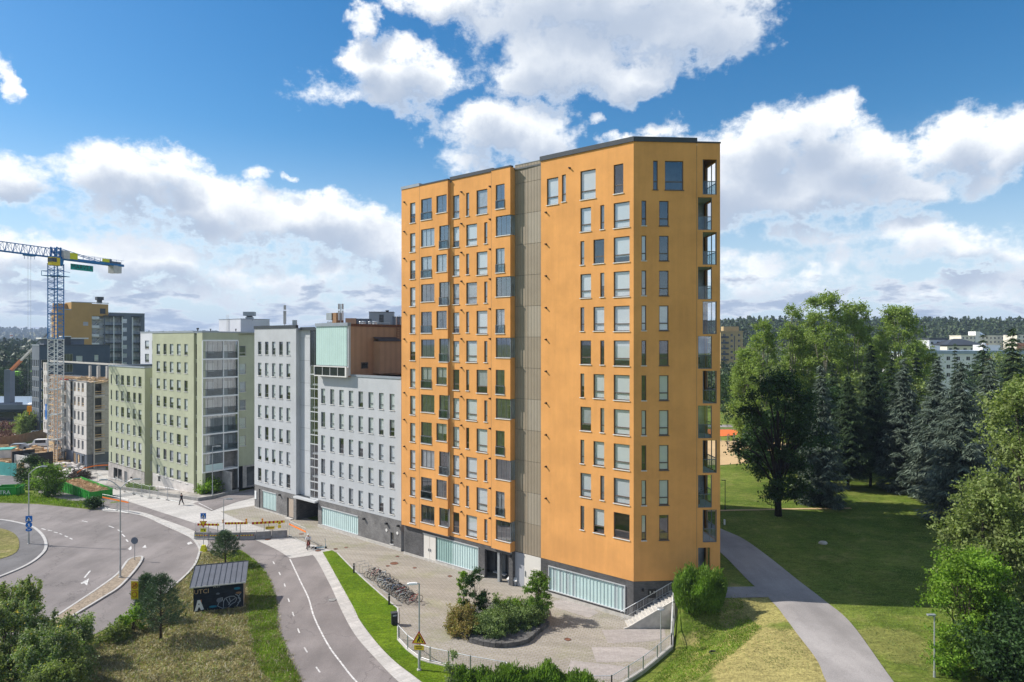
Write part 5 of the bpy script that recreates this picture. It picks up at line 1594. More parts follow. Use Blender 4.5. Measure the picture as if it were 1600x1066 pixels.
N4.put('wall_lamp', MB().box(N4.U(206), N4.U(206) + .3, -.3, -.05, -1.2, -1.0), 'black')
hull(N4, g4, uh0, uh1, 0, 13, -4, 19.1, 'greenwall', fz=.28)
T4 = Facade(N4.P(uh1).x, N4.P(uh1).y, A_ANG + math.pi / 2, g4)
for k in range(6): window(T4, .9, -.20, 15.6 - 3 * k, 1.2, 1.8, 'std', 'frame_w', None, .98)
# the lilac-white house behind, seen between the two green blocks
lh = thing('apartment_building', 'white rendered house corner seen between the two green blocks', 'apartment building', (-76, 142, -3), absolute=True)
LF = Facade(C0.x + A.i.x * 16, C0.y + A.i.y * 16, A_ANG, lh)
ul0 = LF.U(219.5); ul1 = LF.U(300)
hs = []
for z_ in (24.1, 21.0, 18.0): 
    add(LF, hs, 226.5, 232.8, 0, z_, 1.9, 'std', 'frame_g', 'sill', .7)
    add(LF, hs, 237.5, 243, 0, z_, 1.9, 'std', 'frame_g', 'sill', .7)
LF.put('wall', wall_mb(ul0, ul1, -3, 25.9, hs), 'lilac')
hull(LF, lh, ul0, ul1, 0, 12, -3, 25.9, 'lilac', fz=.3)

loggia_item(4, 6.1, 2.2, 'chair'); loggia_item(6, 6.2, 1.6, 'chair')
loggia_item(9, 6.5, 1.8, 'bush'); loggia_item(10, 6.1, 1.4, 'bush')

# ================================================================== VEGETATION
def Gz(px, py):
    return G(px, py)
# --- big dark maple on the lawn
mp = Gz(1216, 806)
mt = make_tree('maple_tree', 'big dark maple with forked trunk standing alone on the shaded lawn', 'tree', mp, 17.6, 6.6, 6.0, .15, 60, 1.25, 25000, .30, 'lf_maple', 'bark_d', .38, 21, None, .42, 26, fork=2.2)
r_ = random.Random(5)
tk = MB()
for dx in (-.45, .5):
    tk.tube([(dx * .5, 0, -.2), (dx, .1, 2.4), (dx * 3.2, .3, 7), (dx * 5, .5, 12)], [.34, .27, .17, .05], 8)
link('secondary_trunk', tk.mesh('trunk', True), 'bark_d', mt)

# --- spruces on the right, each its own tree
SP = [  # px, py(base), height, radius, material, label, tiers
    (1283, 790, 18.0, 3.6, 'lf_blue', 'blue-green spruce rising behind the right side of the big dark maple'),
    (1325, 764, 16.0, 3.6, 'lf_spruce', 'dark green spruce with a bare lower trunk at the far edge of the lawn'),
    (1360, 760, 20.5, 4.0, 'lf_spruce', 'tall dark spruce left of the pale-tipped spruce'),
    (1412, 768, 18.5, 4.2, 'lf_blue', 'dense pale-tipped spruce in the middle of the spruce row'),
    (1464, 782, 18.5, 4.4, 'lf_blue', 'blue-grey spruce just left of the largest blue spruce'),
    (1502, 822, 18.6, 5.0, 'lf_blue', 'largest blue spruce with its trunk showing above the shaded lawn'),
    (1548, 800, 18.5, 4.6, 'lf_blue', 'blue-grey spruce between the largest blue spruce and the right edge trees'),
    (1582, 792, 22.5, 4.6, 'lf_spruce', 'dark spruce at the right edge rising above the broadleaved trees'),
    (1392, 735, 19.0, 4.0, 'lf_spruce', 'dark spruce in the second row behind the pale-tipped spruce'),
    (1300, 728, 17.5, 3.6, 'lf_spruce', 'dark spruce in the second row behind the maple'),
    (1536, 742, 22.0, 4.2, 'lf_spruce', 'dark spruce in the second row behind the largest blue spruce'),
    (1432, 716, 19.5, 3.8, 'lf_spruce', 'dark spruce in the back row below the white house'),
]
cache = {}
for i, (px, py, hh, rr, mt_, lab) in enumerate(SP):
    base = .16 if i in (1, 2) else (.10 if i == 5 else .05)
    make_spruce(lab, Gz(px, py), hh, rr, 100 + i, mt_, 34 if i < 8 else 26, 15 if i < 8 else 11, .44, base, nq=16)
make_spruce('slim dark pointed spruce against the long white house', Gz(1492, 700), 20.6, 1.5, 131, 'lf_spruce', 30, 7, .30)
make_spruce('slim green spruce top right of the slim dark one, before the white house', Gz(1523, 700), 18.6, 1.7, 132, 'lf_spruce', 26, 7, .30)
make_spruce('broad yellow-green spruce left of the white house', Gz(1458, 706), 20.5, 3.0, 133, 'lf_olive', 26, 9, .40)

# --- poplars
def pop(t): return .30 + .75 * math.sin(math.pi * min(1, .12 + t * .80)) * (1 - .25 * t)
PO = [(1192, 130, 26.5, 3.6, 'poplar at the left end of the poplar clump'), (1238, 132, 29.5, 3.2, 'slim poplar with a pale trunk, second from the left of the clump'),
      (1288, 128, 31.5, 5.4, 'tallest poplar with an open broad crown'), (1335, 130, 29.5, 4.8, 'poplar to the right of the tallest one'),
      (1262, 136, 24.5, 5.0, 'shorter bushy poplar filling the middle of the clump'), (1404, 126, 28.6, 5.6, 'broad poplar standing apart on the right'),
      (1372, 140, 24.0, 5.5, 'low spreading poplar between the clump and the one standing apart'), (1432, 134, 23.0, 5.0, 'lower yellow-green poplar right of the one standing apart'), (1168, 138, 21.0, 4.2, 'low bright poplar next to the tan tower block')]
for i, (px, Y, hh, rr, lab) in enumerate(PO):
    x = (px - 800) / F * Y
    make_tree('poplar_tree', lab, 'poplar', (x, Y, h(x, Y)), hh - 1, rr, rr * .95, .10, 190 if rr > 4 else 110, .95, 29000 if rr > 4 else 16000, .34, 'lf_poplar', 'bark_p', .30, 200 + i, None, .4, 14, pop)

# --- rounder trees filling the park behind
RT = [(1150, 604, 172, 13, 6, 'lf_maple', 'round dark tree in front of the tan tower block'), (1300, 600, 112, 14, 5.5, 'lf_maple', 'dark broadleaved tree behind the blue-green spruce'),
      (1345, 590, 118, 16, 6, 'lf_olive', 'mid-green broadleaved tree between the poplars and the spruces'), (1385, 590, 115, 15, 6, 'lf_maple', 'dark rounded tree above the pale-tipped spruce'),
      (1420, 590, 122, 17, 6.5, 'lf_olive', 'olive tree left of the yellow-green spruce'), (1262, 620, 108, 12, 5, 'lf_maple', 'low dark tree right of the maple crown'),
      (1188, 640, 112, 10, 4.5, 'lf_maple', 'low dark tree behind the left of the maple crown'), (1580, 560, 150, 19, 7, 'lf_olive', 'far olive tree at the right edge below the rust-coloured house'),
      (1545, 560, 175, 19, 7, 'lf_maple', 'dark tree right of the flat-roofed white house'), (1350, 560, 190, 19, 8, 'lf_olive', 'far broad tree seen through the poplar clump'), (1230, 560, 185, 17, 8, 'lf_olive', 'far broad tree behind the slim poplar'),
      (1600, 700, 96, 17, 6, 'lf_maple', 'dark broadleaved tree at the right edge behind the big olive trees')]
for i, (px, py, Y, hh, rr, mt_, lab) in enumerate(RT):
    x = (px - 800) / F * Y
    make_tree('broadleaved_tree', lab, 'tree', (x, Y, h(x, Y)), hh, rr, rr, .10, 40, 1.7, 8000, .46, mt_, 'bark_d', .3, 300 + i, None, .45, 8)
for i, (px, Y) in enumerate([(1180, 150), (1210, 158), (1250, 165), (1290, 160), (1330, 168), (1370, 172), (1410, 158), (1450, 152), (1490, 150), (1530, 150), (1570, 130), (1600, 140), (1640, 110), (1660, 130), (1640, 150), (1620, 90)]):
    x = (px - 800) / F * Y; r_ = random.Random(i)
    make_tree('broadleaved_tree', 'mid-green tree in the belt of trees behind the spruces and poplars', 'tree', (x, Y, h(x, Y)), r_.uniform(9, 13), r_.uniform(4.5, 6.5), None, .05, 26, 1.8, 3200, .62, r_.choice(['lf_maple', 'lf_olive']), 'bark_d', .25, 340 + i, 'belt of trees behind the park', .5, 4)['label'] = ('mid-green tree of the rear belt, ' + ['behind the left poplar', 'behind the slim pale-trunked poplar', 'behind the bushy middle poplar', 'behind the tallest poplar', 'behind the poplar right of the tallest', 'behind the low spreading poplar', 'behind the poplar standing apart', 'left of the slim pointed spruce', 'behind the slim pointed spruce', 'behind the second slim spruce', 'behind the right edge ash trees', 'deepest behind the right edge ash trees', 'just outside the right edge, nearest', 'just outside the right edge, middle', 'just outside the right edge, farthest', 'below the dark right edge spruce'][i])

# --- big broadleaved trees at the right edge
make_tree('ash_tree', 'tall olive-green tree filling the upper right edge in front of the spruces', 'tree', (37.6, 49.6, h(37.6, 49.6)), 18.6, 4.2, 4.0, .06, 90, 1.1, 34000, .25, 'lf_olive', 'bark', .38, 401, None, .42, 18)
make_tree('ash_tree', 'olive-green tree below it at the right edge, spreading over the shaded lawn', 'tree', (34.6, 50.2, h(34.6, 50.2)), 10.6, 3.2, 3.1, .05, 60, .95, 22000, .24, 'lf_olive', 'bark', .30, 402, None, .42, 14)
make_tree('maple_tree', 'bright sunlit maple bush in the lower right corner', 'tree', (30.6, 45.6, h(30.6, 45.6)), 7.2, 3.3, 2.8, .03, 60, .8, 24000, .20, 'lf_bright', 'bark', .18, 403, None, .42, 14)
make_tree('maple_tree', 'dark green bush at the bottom right, under the bright maple', 'tree', (31.4, 42.6, h(31.4, 42.6)), 4.6, 3.6, 2.4, .03, 50, .95, 22000, .21, 'lf_maple', 'bark', .18, 404, None, .42, 10)
make_tree('broadleaved_tree', 'low leafy shrub beside the lamp in the lower right', 'shrub', (27.8, 43.2, h(27.8, 43.2)), 2.6, 1.6, 1.3, .02, 20, .55, 5200, .17, 'lf_bright', 'bark', .06, 405, None, .4, 6)

# --- young pines on the rough ground
def make_pine(label, loc, height, rad, seed, nb=95):
    rng = np.random.default_rng(seed); Cs = []; D = []
    o = thing('pine_tree', label, 'pine', loc)
    tr = MB().tube([(0, 0, -.2), (0, 0, height * .95)], [.11, .02], 7)
    for i in range(nb):
        f = (i + .5) / nb; z = height * (.16 + .78 * f)
        L = rad * (1 - f) ** .62 * rng.uniform(.7, 1.1) + .12; a = i * 2.4
        d = np.array([math.cos(a), math.sin(a), .38 + .5 * f]); d /= np.linalg.norm(d)
        tr.tube([(0, 0, z), tuple(np.array([0, 0, z]) + d * L * .85)], [.025, .008], 4)
        m = int(6 + 20 * L / rad)
        s = rng.uniform(.30, 1.05, size=(m, 1)) ** .8
        c = np.array([0, 0, z]) + d * s * L + rng.normal(size=(m, 3)) * .10 * (1.2 - s * .7); c[:, 2] += .16 * L * s[:, 0] ** 2
        for _ in range(4):
            Cs.append(c + rng.normal(size=c.shape) * .05); D.append(unit(rng.normal(size=c.shape) * .75 + d + np.array([0, 0, .25])))
    C = np.concatenate(Cs); Dm = np.concatenate(D)
    U = Dm * .13; V = unit(np.cross(Dm, rng.normal(size=Dm.shape))) * .026
    link('trunk', tr.mesh('trunk', True), 'bark', o)
    link('crown', quads_mesh('crown', C + U, U, V), 'lf_pine', o)
    return o
make_pine('young pine on the rough grass left of the black shed', G(251, 1000, 0), 5.3, 2.15, 1, 84)
make_pine('young pine poking up just behind the black shed roof', G(352, 884, 0), 3.6, 1.8, 2, 70)
make_pine('small pine top beside the yellow speed sign', G(228, 968, 0), 3.9, 1.25, 3, 80)
ov = random.Random(8)
# --- scrub in the lower left corner
def bush_thing(label, loc, hh, rx, ry, n, ls, mat, seed, name='shrub', cat='shrub', nb=30, br=.6, upright=False, extra=None, plumes=0):
    r_ = random.Random(seed)
    o = thing(name, label, cat, loc)
    bl = crown_blobs(r_, 0, 0, .15, hh - br * .5, rx - br * .5, ry - br * .5, nb, br, profile=(lambda t: 1 - .55 * t ** 2))
    for _ in range(plumes):
        a = r_.uniform(0, 6.28); q = r_.uniform(.2, .95); x0, y0 = rx * q * math.cos(a), ry * q * math.sin(a); L = r_.uniform(.5, 1.5) * hh * .28
        for k in range(7): bl.append((x0 + k * .04, y0, hh * (.78 - .3 * q) + L * k / 6, .42 - .045 * k, .42 - .045 * k, .26))
    st = MB()
    for q in r_.sample(bl, min(30 if plumes else 14, len(bl))): st.tube([(q[0] * .25, q[1] * .25, -.1), (q[0] * .7, q[1] * .7, q[2] * .6), q[:3]], [.045, .03, .01], 4)
    link('stems', st, 'bark', o)
    link('foliage', leaf_cloud(bl, n, ls, seed, .35, 'foliage'), mat, o)
    if extra:
        m2, k, s2 = extra
        top = [(q[0], q[1], q[2] + q[5] * .5, q[3] * .8, q[4] * .8, q[5] * .5) for q in bl if q[2] > hh * .45]
        link('blossom', leaf_cloud(top, k, s2, seed + 1, .8, 'blossom'), m2, o)
    return o
SC_ = [(-35.5, 48.5, 4.6, 3.2, 'lf_birch', 'tall scrub with yellow blossom in the lower left corner', ('lf_yellow', 260, .18)),
       (-31.5, 46.0, 3.6, 2.8, 'lf_birch', 'pale-leaved aspen scrub beside the tall blossoming scrub', ('lf_yellow', 200, .17)),
       (-38.5, 53.0, 4.3, 2.6, 'lf_olive', 'scrub with a few orange leaves at the left edge', ('lf_orange', 70, .16)),
       (-32.6, 50.8, 2.6, 1.7, 'lf_birch', 'silvery aspen sapling leaning over the traffic island', None),
       (-30.8, 47.6, 1.7, 1.5, 'lf_birch', 'thin aspen sapling nearest the left road edge', None),
       (-35.0, 43.6, 3.6, 3.0, 'lf_olive', 'dense olive scrub along the bottom left edge', ('lf_yellow', 260, .16)),
       (-29.0, 43.0, 2.4, 2.6, 'lf_olive', 'low weedy scrub at the bottom edge left of the rough slope', ('lf_yellow', 40, .12)),
       (-39.5, 47.0, 4.8, 2.6, 'lf_olive', 'tall olive scrub cut by the left frame edge', ('lf_yellow', 40, .16))]
for i, (x, y, hh, rr, mt_, lab, ex) in enumerate(SC_):
    bush_thing(lab, (x, y, h(x, y)), hh + 1.0, rr, rr * .85, int(8000 * rr), .155, mt_, 500 + i, nb=int(24 * rr), br=.46, extra=ex, plumes=7)
bush_thing('dark green bush growing at the foot of the speed sign', G(205, 985, 0), 1.9, 1.4, 1.2, 4200, .16, 'lf_bright', 520, nb=16, br=.45)
bush_thing('low green weeds between the speed sign and the island', G(182, 1000, 0), 1.2, 1.6, 1.2, 3600, .16, 'lf_olive', 521, nb=14, br=.4)

# --- plaza bed: shrubs, retaining stones and two saplings
bc = G(778, 968, 0)
bed = thing('planting_bed', 'curved raised planting bed edged with dark stone blocks in the plaza', 'planter', bc)
rim = curve([G(735, 1004, 0), G(775, 1012, 0), G(818, 1007, 0), G(838, 992, 0), G(856, 978, 0)], 5)
blk = MB().box(-.22, .22, -.16, .16, -.05, .42).mesh('stone_block')
for i in range(len(rim) - 1):
    a, c = rim[i], rim[i + 1]; d = (c - a); L = d.length
    n_ = max(1, int(round(L / .46)))
    for k in range(n_):
        q = a + d * (k + .5) / n_ - bc
        o = link('stone_block', blk, 'rock', bed, (q.x, q.y, -.02 + .02 * ((i + k) % 2)), math.atan2(d.y, d.x) + (.05 if (i + k) % 2 else -.04)); o.scale = (L / n_ / .45, 1, 1)
soil_out = curve([G(735, 1003, 0), G(775, 1010, 0), G(818, 1005, 0), G(838, 990, 0), G(855, 976, 0), G(850, 950, 0), G(800, 945, 0), G(740, 950, 0), G(706, 965, 0), G(703, 985, 0)], 4, True)
link('soil', MB().poly([((p.x - bc.x), (p.y - bc.y), .30) for p in soil_out]), 'rock', bed)
def hedge(label, cx, cy, rx, ry, hh, n, mat, seed, ls=.13, nb=26, extra=None, br=.55):
    q = G(cx, cy, 0)
    return bush_thing(label, q, hh, rx, ry, n, ls, mat, seed, 'shrub', 'shrub', nb, br, extra=extra)
hedge('bronze-tipped shrub at the left end of the planting bed', 726, 984, 1.9, 2.3, 1.9, 15000, 'lf_rusty', 601)
hedge('grey-green shrub in the front middle of the planting bed', 768, 993, 2.4, 1.6, 1.8, 17000, 'lf_hedge', 602)
hedge('grey-green shrub in the middle of the planting bed, right of the front one', 806, 982, 2.1, 2.0, 1.8, 16000, 'lf_hedge', 603)
hedge('bright green low shrub along the back of the planting bed', 790, 966, 3.0, 1.3, 1.7, 13000, 'lf_bright', 604)
hedge('olive shrub linking the two saplings at the right of the bed', 833, 974, 1.5, 1.8, 1.6, 10000, 'lf_hedge', 605)
q = G(742, 972, 0)
make_tree('sapling', 'dark-leaved sapling standing in the left of the planting bed', 'sapling', q, 4.6, 1.2, 1.1, .10, 48, .28, 7500, .14, 'lf_maple', 'bark', .05, 611, None, .35, 10)
make_tree('sapling', 'bright yellow-green sapling at the far left of the bed', 'sapling', G(724, 962, 0), 3.9, .70, .6, .2, 26, .20, 2600, .13, 'lf_bright', 'bark', .04, 612, None, .3, 8)
make_tree('sapling', 'bushy green sapling at the right end of the bed beside the glass band', 'sapling', G(841, 970, 0), 4.3, 1.5, 1.35, .05, 60, .30, 10500, .14, 'lf_willow', 'bark', .05, 613, None, .35, 10)
# --- willow scrub outside the fence
def willow(label, loc, hh, rx, ry, n, seed, mat='lf_willow'):
    rng = np.random.default_rng(seed)
    o = thing('willow_bush', label, 'bush', loc)
    a = rng.uniform(0, 6.283, n); rr = np.sqrt(rng.uniform(0, 1, n))
    x = np.cos(a) * rr * rx; y = np.sin(a) * rr * ry
    bump = 1 + .22 * np.sin(x * 3.1 + seed) * np.cos(y * 2.7) + rng.normal(size=n) * .10
    z1 = hh * (1 - .42 * rr ** 3) * bump * (1 + .22 * np.sin(a * 5 + seed) * rr)
    z = z1 * rng.uniform(0, 1, n) ** .45
    C = np.stack([x * (.8 + .3 * z / hh), y * (.8 + .3 * z / hh), z], 1)
    d = np.stack([np.cos(a) * .35 * rr, np.sin(a) * .35 * rr, np.ones(n)], 1) + rng.normal(size=(n, 3)) * .33; d = unit(d)
    U = d * rng.uniform(.08, .24, (n, 1)); V = unit(np.cross(d, rng.normal(size=(n, 3)))) * .04
    st = MB()
    for k in range(26):
        b_ = rng.uniform(0, 6.28); q = rng.uniform(.2, .9)
        st.tube([(math.cos(b_) * q * rx * .4, math.sin(b_) * q * ry * .4, -.1), (math.cos(b_) * q * rx, math.sin(b_) * q * ry, hh * .75)], [.03, .008], 4)
    link('stems', st, 'bark', o); link('foliage', quads_mesh('foliage', C, U, V), mat, o)
    return o
p = Vector((15.4, 56.2)); willow('dense bright willow bush at the head of the outside stairs', (p.x, p.y, h(p.x, p.y) - .2), 2.9, 2.25, 1.8, 24000, 701)
for i, (x, y, hh, rx, ry, lab) in enumerate([(-.5, 46.1, 1.7, 1.9, 1.0, 'willow bush at the bottom edge right of the small sapling'), (2.2, 46.0, 1.9, 1.8, 1.0, 'willow bush at the bottom centre in front of the fence'),
                                       (4.6, 45.2, 1.7, 1.5, .9, 'willow bush at the bottom edge near the right-hand fence corner'), (-3.0, 46.8, 1.3, 1.1, .8, 'low willow bush just right of the warning-sign lamp')]):
    willow(lab, (x, y, 0), hh, rx, ry, int(9000 * rx / 1.6), 710 + i, 'lf_willow')
make_tree('sapling', 'small dark aspen sapling in front of the mesh fence', 'sapling', (-4.1, 47.2, 0), 2.6, .7, .6, .08, 14, .32, 1900, .15, 'lf_birch', 'bark', .03, 720, None, .3, 6)
# shrubs by the green building and across the road
q = Gz(326, 772)
make_tree('shrub', 'bright green rounded shrub at the corner of the tall green block', 'shrub', q, 2.6, 2.4, 2.0, .03, 24, .8, 4200, .26, 'lf_bright', 'bark', .05, 730, None, .45, 5)
make_tree('shrub', 'shaded green shrub behind the bright one under the glazed corner', 'shrub', Gz(341, 765), 2.4, 1.9, 1.6, .03, 18, .75, 2600, .26, 'lf_maple', 'bark', .05, 731, None, .45, 5)
make_tree('broadleaved_tree', 'rounded dark green tree across the road beside the green skip', 'tree', Gz(74, 776), 5.4, 3.0, 2.6, .03, 34, .95, 9500, .26, 'lf_willow', 'bark', .12, 732, None, .45, 8)
make_tree('broadleaved_tree', 'smaller tree left of it, behind the single-arm street lamp', 'tree', Gz(46, 764), 5.8, 2.2, 2.2, .05, 24, .9, 6000, .26, 'lf_maple', 'bark', .12, 733, None, .45, 6)
make_tree('shrub', 'low dark shrub at the road bend under the end of the skip', 'shrub', Gz(148, 793), 1.5, 1.9, 1.2, .03, 14, .5, 2600, .22, 'lf_maple', 'bark', .04, 734, None, .45, 5)

# --- long grass, straw and verge blades
rng = np.random.default_rng(4)
def stuff(name, label, me, mat):
    o = link(name, me, mat); o['kind'] = 'stuff'; o['label'] = label
    return o
W_ = [p for p in wedge if p[1] > 40] + []
pts = scatter_in(GP((372, 862), (401, 882), (418, 905), (430, 940), (433, 978), (447, 1018), (468, 1066), (500, 1130), (60, 1130), (150, 996), (225, 955), (266, 926), (301, 892), (318, 866)), 15000, rng)
stuff('straw_grass', 'patchy cut straw on the rough ground round the shed', blades('straw_grass', pts[:13200], rng, .28, .075, 1.5, 5, .16), 'lf_straw')
stuff('long_grass', 'green weeds mixed into the rough ground round the shed', blades('long_grass', pts[13200:], rng, .30, .06, .7, 4, .14), 'lf_olive')
pts = scatter_in(edge_l + edge_o, 6500, rng)
stuff('long_grass', 'bright green grass margin along the cycle path', blades('long_grass', pts, rng, .22, .05, .5, 5, .12), 'lf_grass')
pts = scatter_in(GP((520, 863), (527, 867), (557, 897), (597, 933), (621, 953), (622, 1001), (654, 1030), (701, 1043), (760, 1060), (860, 1080), (780, 1150), (740, 1125), (658, 1064), (618, 1033), (589, 1003), (563, 969), (550, 944), (521, 891), (505, 863)), 6500, rng)
stuff('verge_grass', 'short bright grass of the verge beside the bike rack', blades('verge_grass', pts, rng, .09, .035, .6, 5, .12), 'lf_grass')
pts = scatter_in(GP((-200, 745), (30, 770), (60, 779), (100, 783), (150, 790), (155, 796), (110, 792), (60, 787), (0, 785), (-200, 784)), 5000, rng)
stuff('long_grass', 'long grass strip between the road and the skips', blades('long_grass', pts, rng, .45, .10, .6, 5, .25), 'lf_grass')
pts = scatter_in([(9.2, 46.5), (13.0, 52.8), (14.4, 54.0), (14.6, 57), (19, 57), (19, 52), (15, 47), (12, 44), (8, 44)], 4200, rng)
pts = pts[pts[:, 0] > np.array([fence_x(y) + .5 for y in pts[:, 1]])]
stuff('long_grass', 'green weeds at the foot of the right-hand fence', blades('long_grass', pts, rng, .16, .06, .7, 4, .14), 'lf_grass')
pts = scatter_in([(12, 44), (60, 44), (60, 90), (18, 92), (18, 58)], 16000, rng)
keep = []
PLc = curve(GP((1075, 811), (1126, 845), (1178, 878), (1224, 922), (1262, 958), (1310, 1004), (1343, 1066), (1390, 1130)), 4)
pc = np.array([(p.x, p.y) for p in PLc])
dmin = np.min(np.linalg.norm(pts[:, None, :2] - pc[None], axis=2), axis=1)
pts = pts[(dmin > 2.6)]
stuff('lawn_tufts', 'scattered grass tufts over the sloping lawn', blades('lawn_tufts', pts, rng, .08, .07, .8, 4, .3), 'lf_olive')

# ================================================================== STREET FURNITURE
def lamp(label, p, hgt, arms, mat='steel', curved=True, r=.075, base=True, name='street_lamp', headm='steel'):
    """arms: list of (direction angle, reach)"""
    o = thing(name, label, 'street lamp', p)
    link('pole', MB().cyl((0, 0, -.1), (0, 0, 1.3), r * 1.3, None, 8).tube([(0, 0, 1.3), (0, 0, hgt - (.9 if curved else 0))], [r, r * .65], 8), mat, o)
    if base: link('footing', MB().cyl((0, 0, 0), (0, 0, .14), r * 2.6, r * 2.2, 10), 'concrete', o)
    for a, L in arms:
        c, s = math.cos(a), math.sin(a)
        if curved:
            pts = [(c * L * t_, s * L * t_, hgt - .9 + .9 * math.sin(t_ * math.pi / 2)) for t_ in (0, .12, .3, .55, .8, 1)]
        else:
            pts = [(0, 0, hgt - .02), (c * L, s * L, hgt + .02)]
        link('arm', MB().tube(pts, r * .6, 6), mat, o)
        M = Matrix.Translation((c * L, s * L, hgt)) @ Matrix.Rotation(a, 4, 'Z')
        hd = MB().box(-.1, .62, -.13, .13, -.05, .05, M).box(0, .5, -.09, .09, .05, .09, M)
        link('lamp_head', hd, headm, o)
    return o
p = G(45, 851, 0); lamp('tall grey street lamp with one curved arm carrying blue crossing signs', p, 9.2, [(0.0, 1.5)])
p = G(188, 904, 0); lamp('tall grey street lamp with two curved arms on the traffic island', p + Vector((0, 0, .1)), 9.9, [(R(6), 1.35), (R(186), 1.35)])
p = G(349.5, 864, 0); lamp('thin grey lamp with a short straight arm behind the young pine', p, 6.1, [(R(0), .45)], curved=False, r=.055)
p = G(332, 779); lamp('grey lamp post with a camera in front of the glazed green corner', p, 8.0, [(R(10), .6)], curved=False, r=.07)
p = G(655, 1048, 0)
wl = lamp('galvanised lamp post at the plaza fence carrying a roadworks warning sign', p, 6.35, [(R(190), .25)], curved=False, r=.07, headm='white_p')
def disc_lamp(label, p, hgt, mat='steel', arm=None):
    o = thing('park_lamp', label, 'lamp', p)
    link('pole', MB().cyl((0, 0, -.1), (0, 0, hgt), .055, .04, 8), mat, o)
    if arm is None:
        link('lamp_head', MB().cyl((0, 0, hgt), (0, 0, hgt + .07), .30, .26, 14).cyl((0, 0, hgt - .12), (0, 0, hgt), .07, .16, 10), mat, o)
    else:
        link('lamp_head', MB().box(-.45 if arm < 0 else -.05, .05 if arm < 0 else .45, -.10, .10, hgt - .02, hgt + .06), mat, o)
    link('footing', MB().cyl((0, 0, 0), (0, 0, .35), .085, .075, 8), mat, o)
    return o
disc_lamp('low park lamp with a flat round head beside the outside stairs', G(1032.5, 1022, 0), 3.45)
disc_lamp('slim grey park lamp with a small head in the lower right', (26.6, 43.0, h(26.6, 43.0)), 4.1 - .2, 'steel', -1)
disc_lamp('slim black park lamp at the far edge of the shaded lawn by the tower', G(1133, 797), 3.7, 'black', -1)
for (px, py, lab) in ((553, 896, 'black bollard light at the upper end of the bicycle rack'), (608, 945.5, 'black bollard light at the lower end of the bicycle rack')):
    o = thing('bollard_light', lab, 'bollard light', G(px, py, 0))
    link('post', MB().cyl((0, 0, 0), (0, 0, .82), .09, None, 12), 'black', o); link('light_ring', MB().cyl((0, 0, .82), (0, 0, .93), .075, None, 12), 'steel', o)
    link('cap', MB().cyl((0, 0, .93), (0, 0, 1.02), .095, None, 12), 'black', o); link('footing', MB().cyl((0, 0, -.05), (0, 0, .04), .2, None, 10), 'concrete', o)
o = thing('litter_bin', 'black litter bin at the corner of the plaza fence', 'litter bin', G(616, 977, 0), R(20))
link('bin', MB().box(-.24, .24, -.20, .20, .12, 1.02), 'black', o); link('lid', MB().box(-.27, .27, -.23, .23, 1.02, 1.10), 'flash', o)
link('hinge_post', MB().box(.24, .30, -.05, .05, 0, 1.05), 'black', o); link('slot', MB().box(-.16, .16, -.215, -.20, .82, .94), 'flash_l', o)
# grit bin
o = thing('grit_bin', 'grey plastic grit bin with a pale ribbed lid below the ribbed stair recess', 'grit bin', G(803, 916, 0) + Vector((0, .4, 0)), A_ANG + .1)
m_ = MB(); m_.v = [(-.42, -.30, 0), (.42, -.30, 0), (.42, .30, 0), (-.42, .30, 0), (-.55, -.38, .55), (.55, -.38, .55), (.55, .38, .55), (-.55, .38, .55)]
m_.f = [(0, 3, 2, 1), (0, 1, 5, 4), (1, 2, 6, 5), (2, 3, 7, 6), (3, 0, 4, 7)]
link('body', m_, 'flash_l', o)
m_ = MB(); m_.v = [(-.6, -.43, .55), (.6, -.43, .55), (.6, .43, .55), (-.6, .43, .55), (-.45, -.2, .82), (.45, -.2, .82), (.45, .3, .82), (-.45, .3, .82)]
m_.f = [(0, 1, 5, 4), (1, 2, 6, 5), (2, 3, 7, 6), (3, 0, 4, 7), (4, 5, 6, 7), (0, 3, 2, 1)]
link('lid', m_, 'sill', o)
rb = MB().box(-.03, .03, -.24, .28, .80, .86).mesh('rib')
for i in range(4): link('rib', rb, 'flash_l', o, (-.3 + .2 * i, 0, 0))
link('latch', MB().box(-.05, .05, -.47, -.42, .42, .6), 'black', o)

# signs -----------------------------------------------------------------
def plate(pts, t=.02): 
    m = MB(); n = len(pts)
    m.v = [(x, 0, z) for x, z in pts] + [(x, t, z) for x, z in pts]
    m.f = [tuple(range(n)), tuple(reversed(range(n, 2 * n)))] + [(i, i + n, (i + 1) % n + n, (i + 1) % n) for i in range(n)]
    return m
def rect(w, hh, cz=0, cx=0): return [(cx - w / 2, cz - hh / 2), (cx + w / 2, cz - hh / 2), (cx + w / 2, cz + hh / 2), (cx - w / 2, cz + hh / 2)]
def tri(s, cz=0, up=True):
    k = 1 if up else -1
    q = [(-s / 2, cz - k * s * .29), (s / 2, cz - k * s * .29), (0, cz + k * s * .58)]
    return q if up else list(reversed(q))
def disc(r, cz=0, n=24): return [(r * math.cos(2 * math.pi * i / n), cz + r * math.sin(2 * math.pi * i / n)) for i in range(n)]
def on(name, pts, mat, par, y, z=0, t=.012): return link(name, plate(pts, t), mat, par, (0, y, z))
WALKER = [(-.02, .20), (.05, .20), (.06, .06), (.14, -.04), (.10, -.07), (.03, .01), (.08, -.16), (.13, -.30), (.07, -.30), (.0, -.14), (-.08, -.30), (-.15, -.29), (-.05, -.10), (-.05, .04), (-.12, -.02), (-.15, .02)]
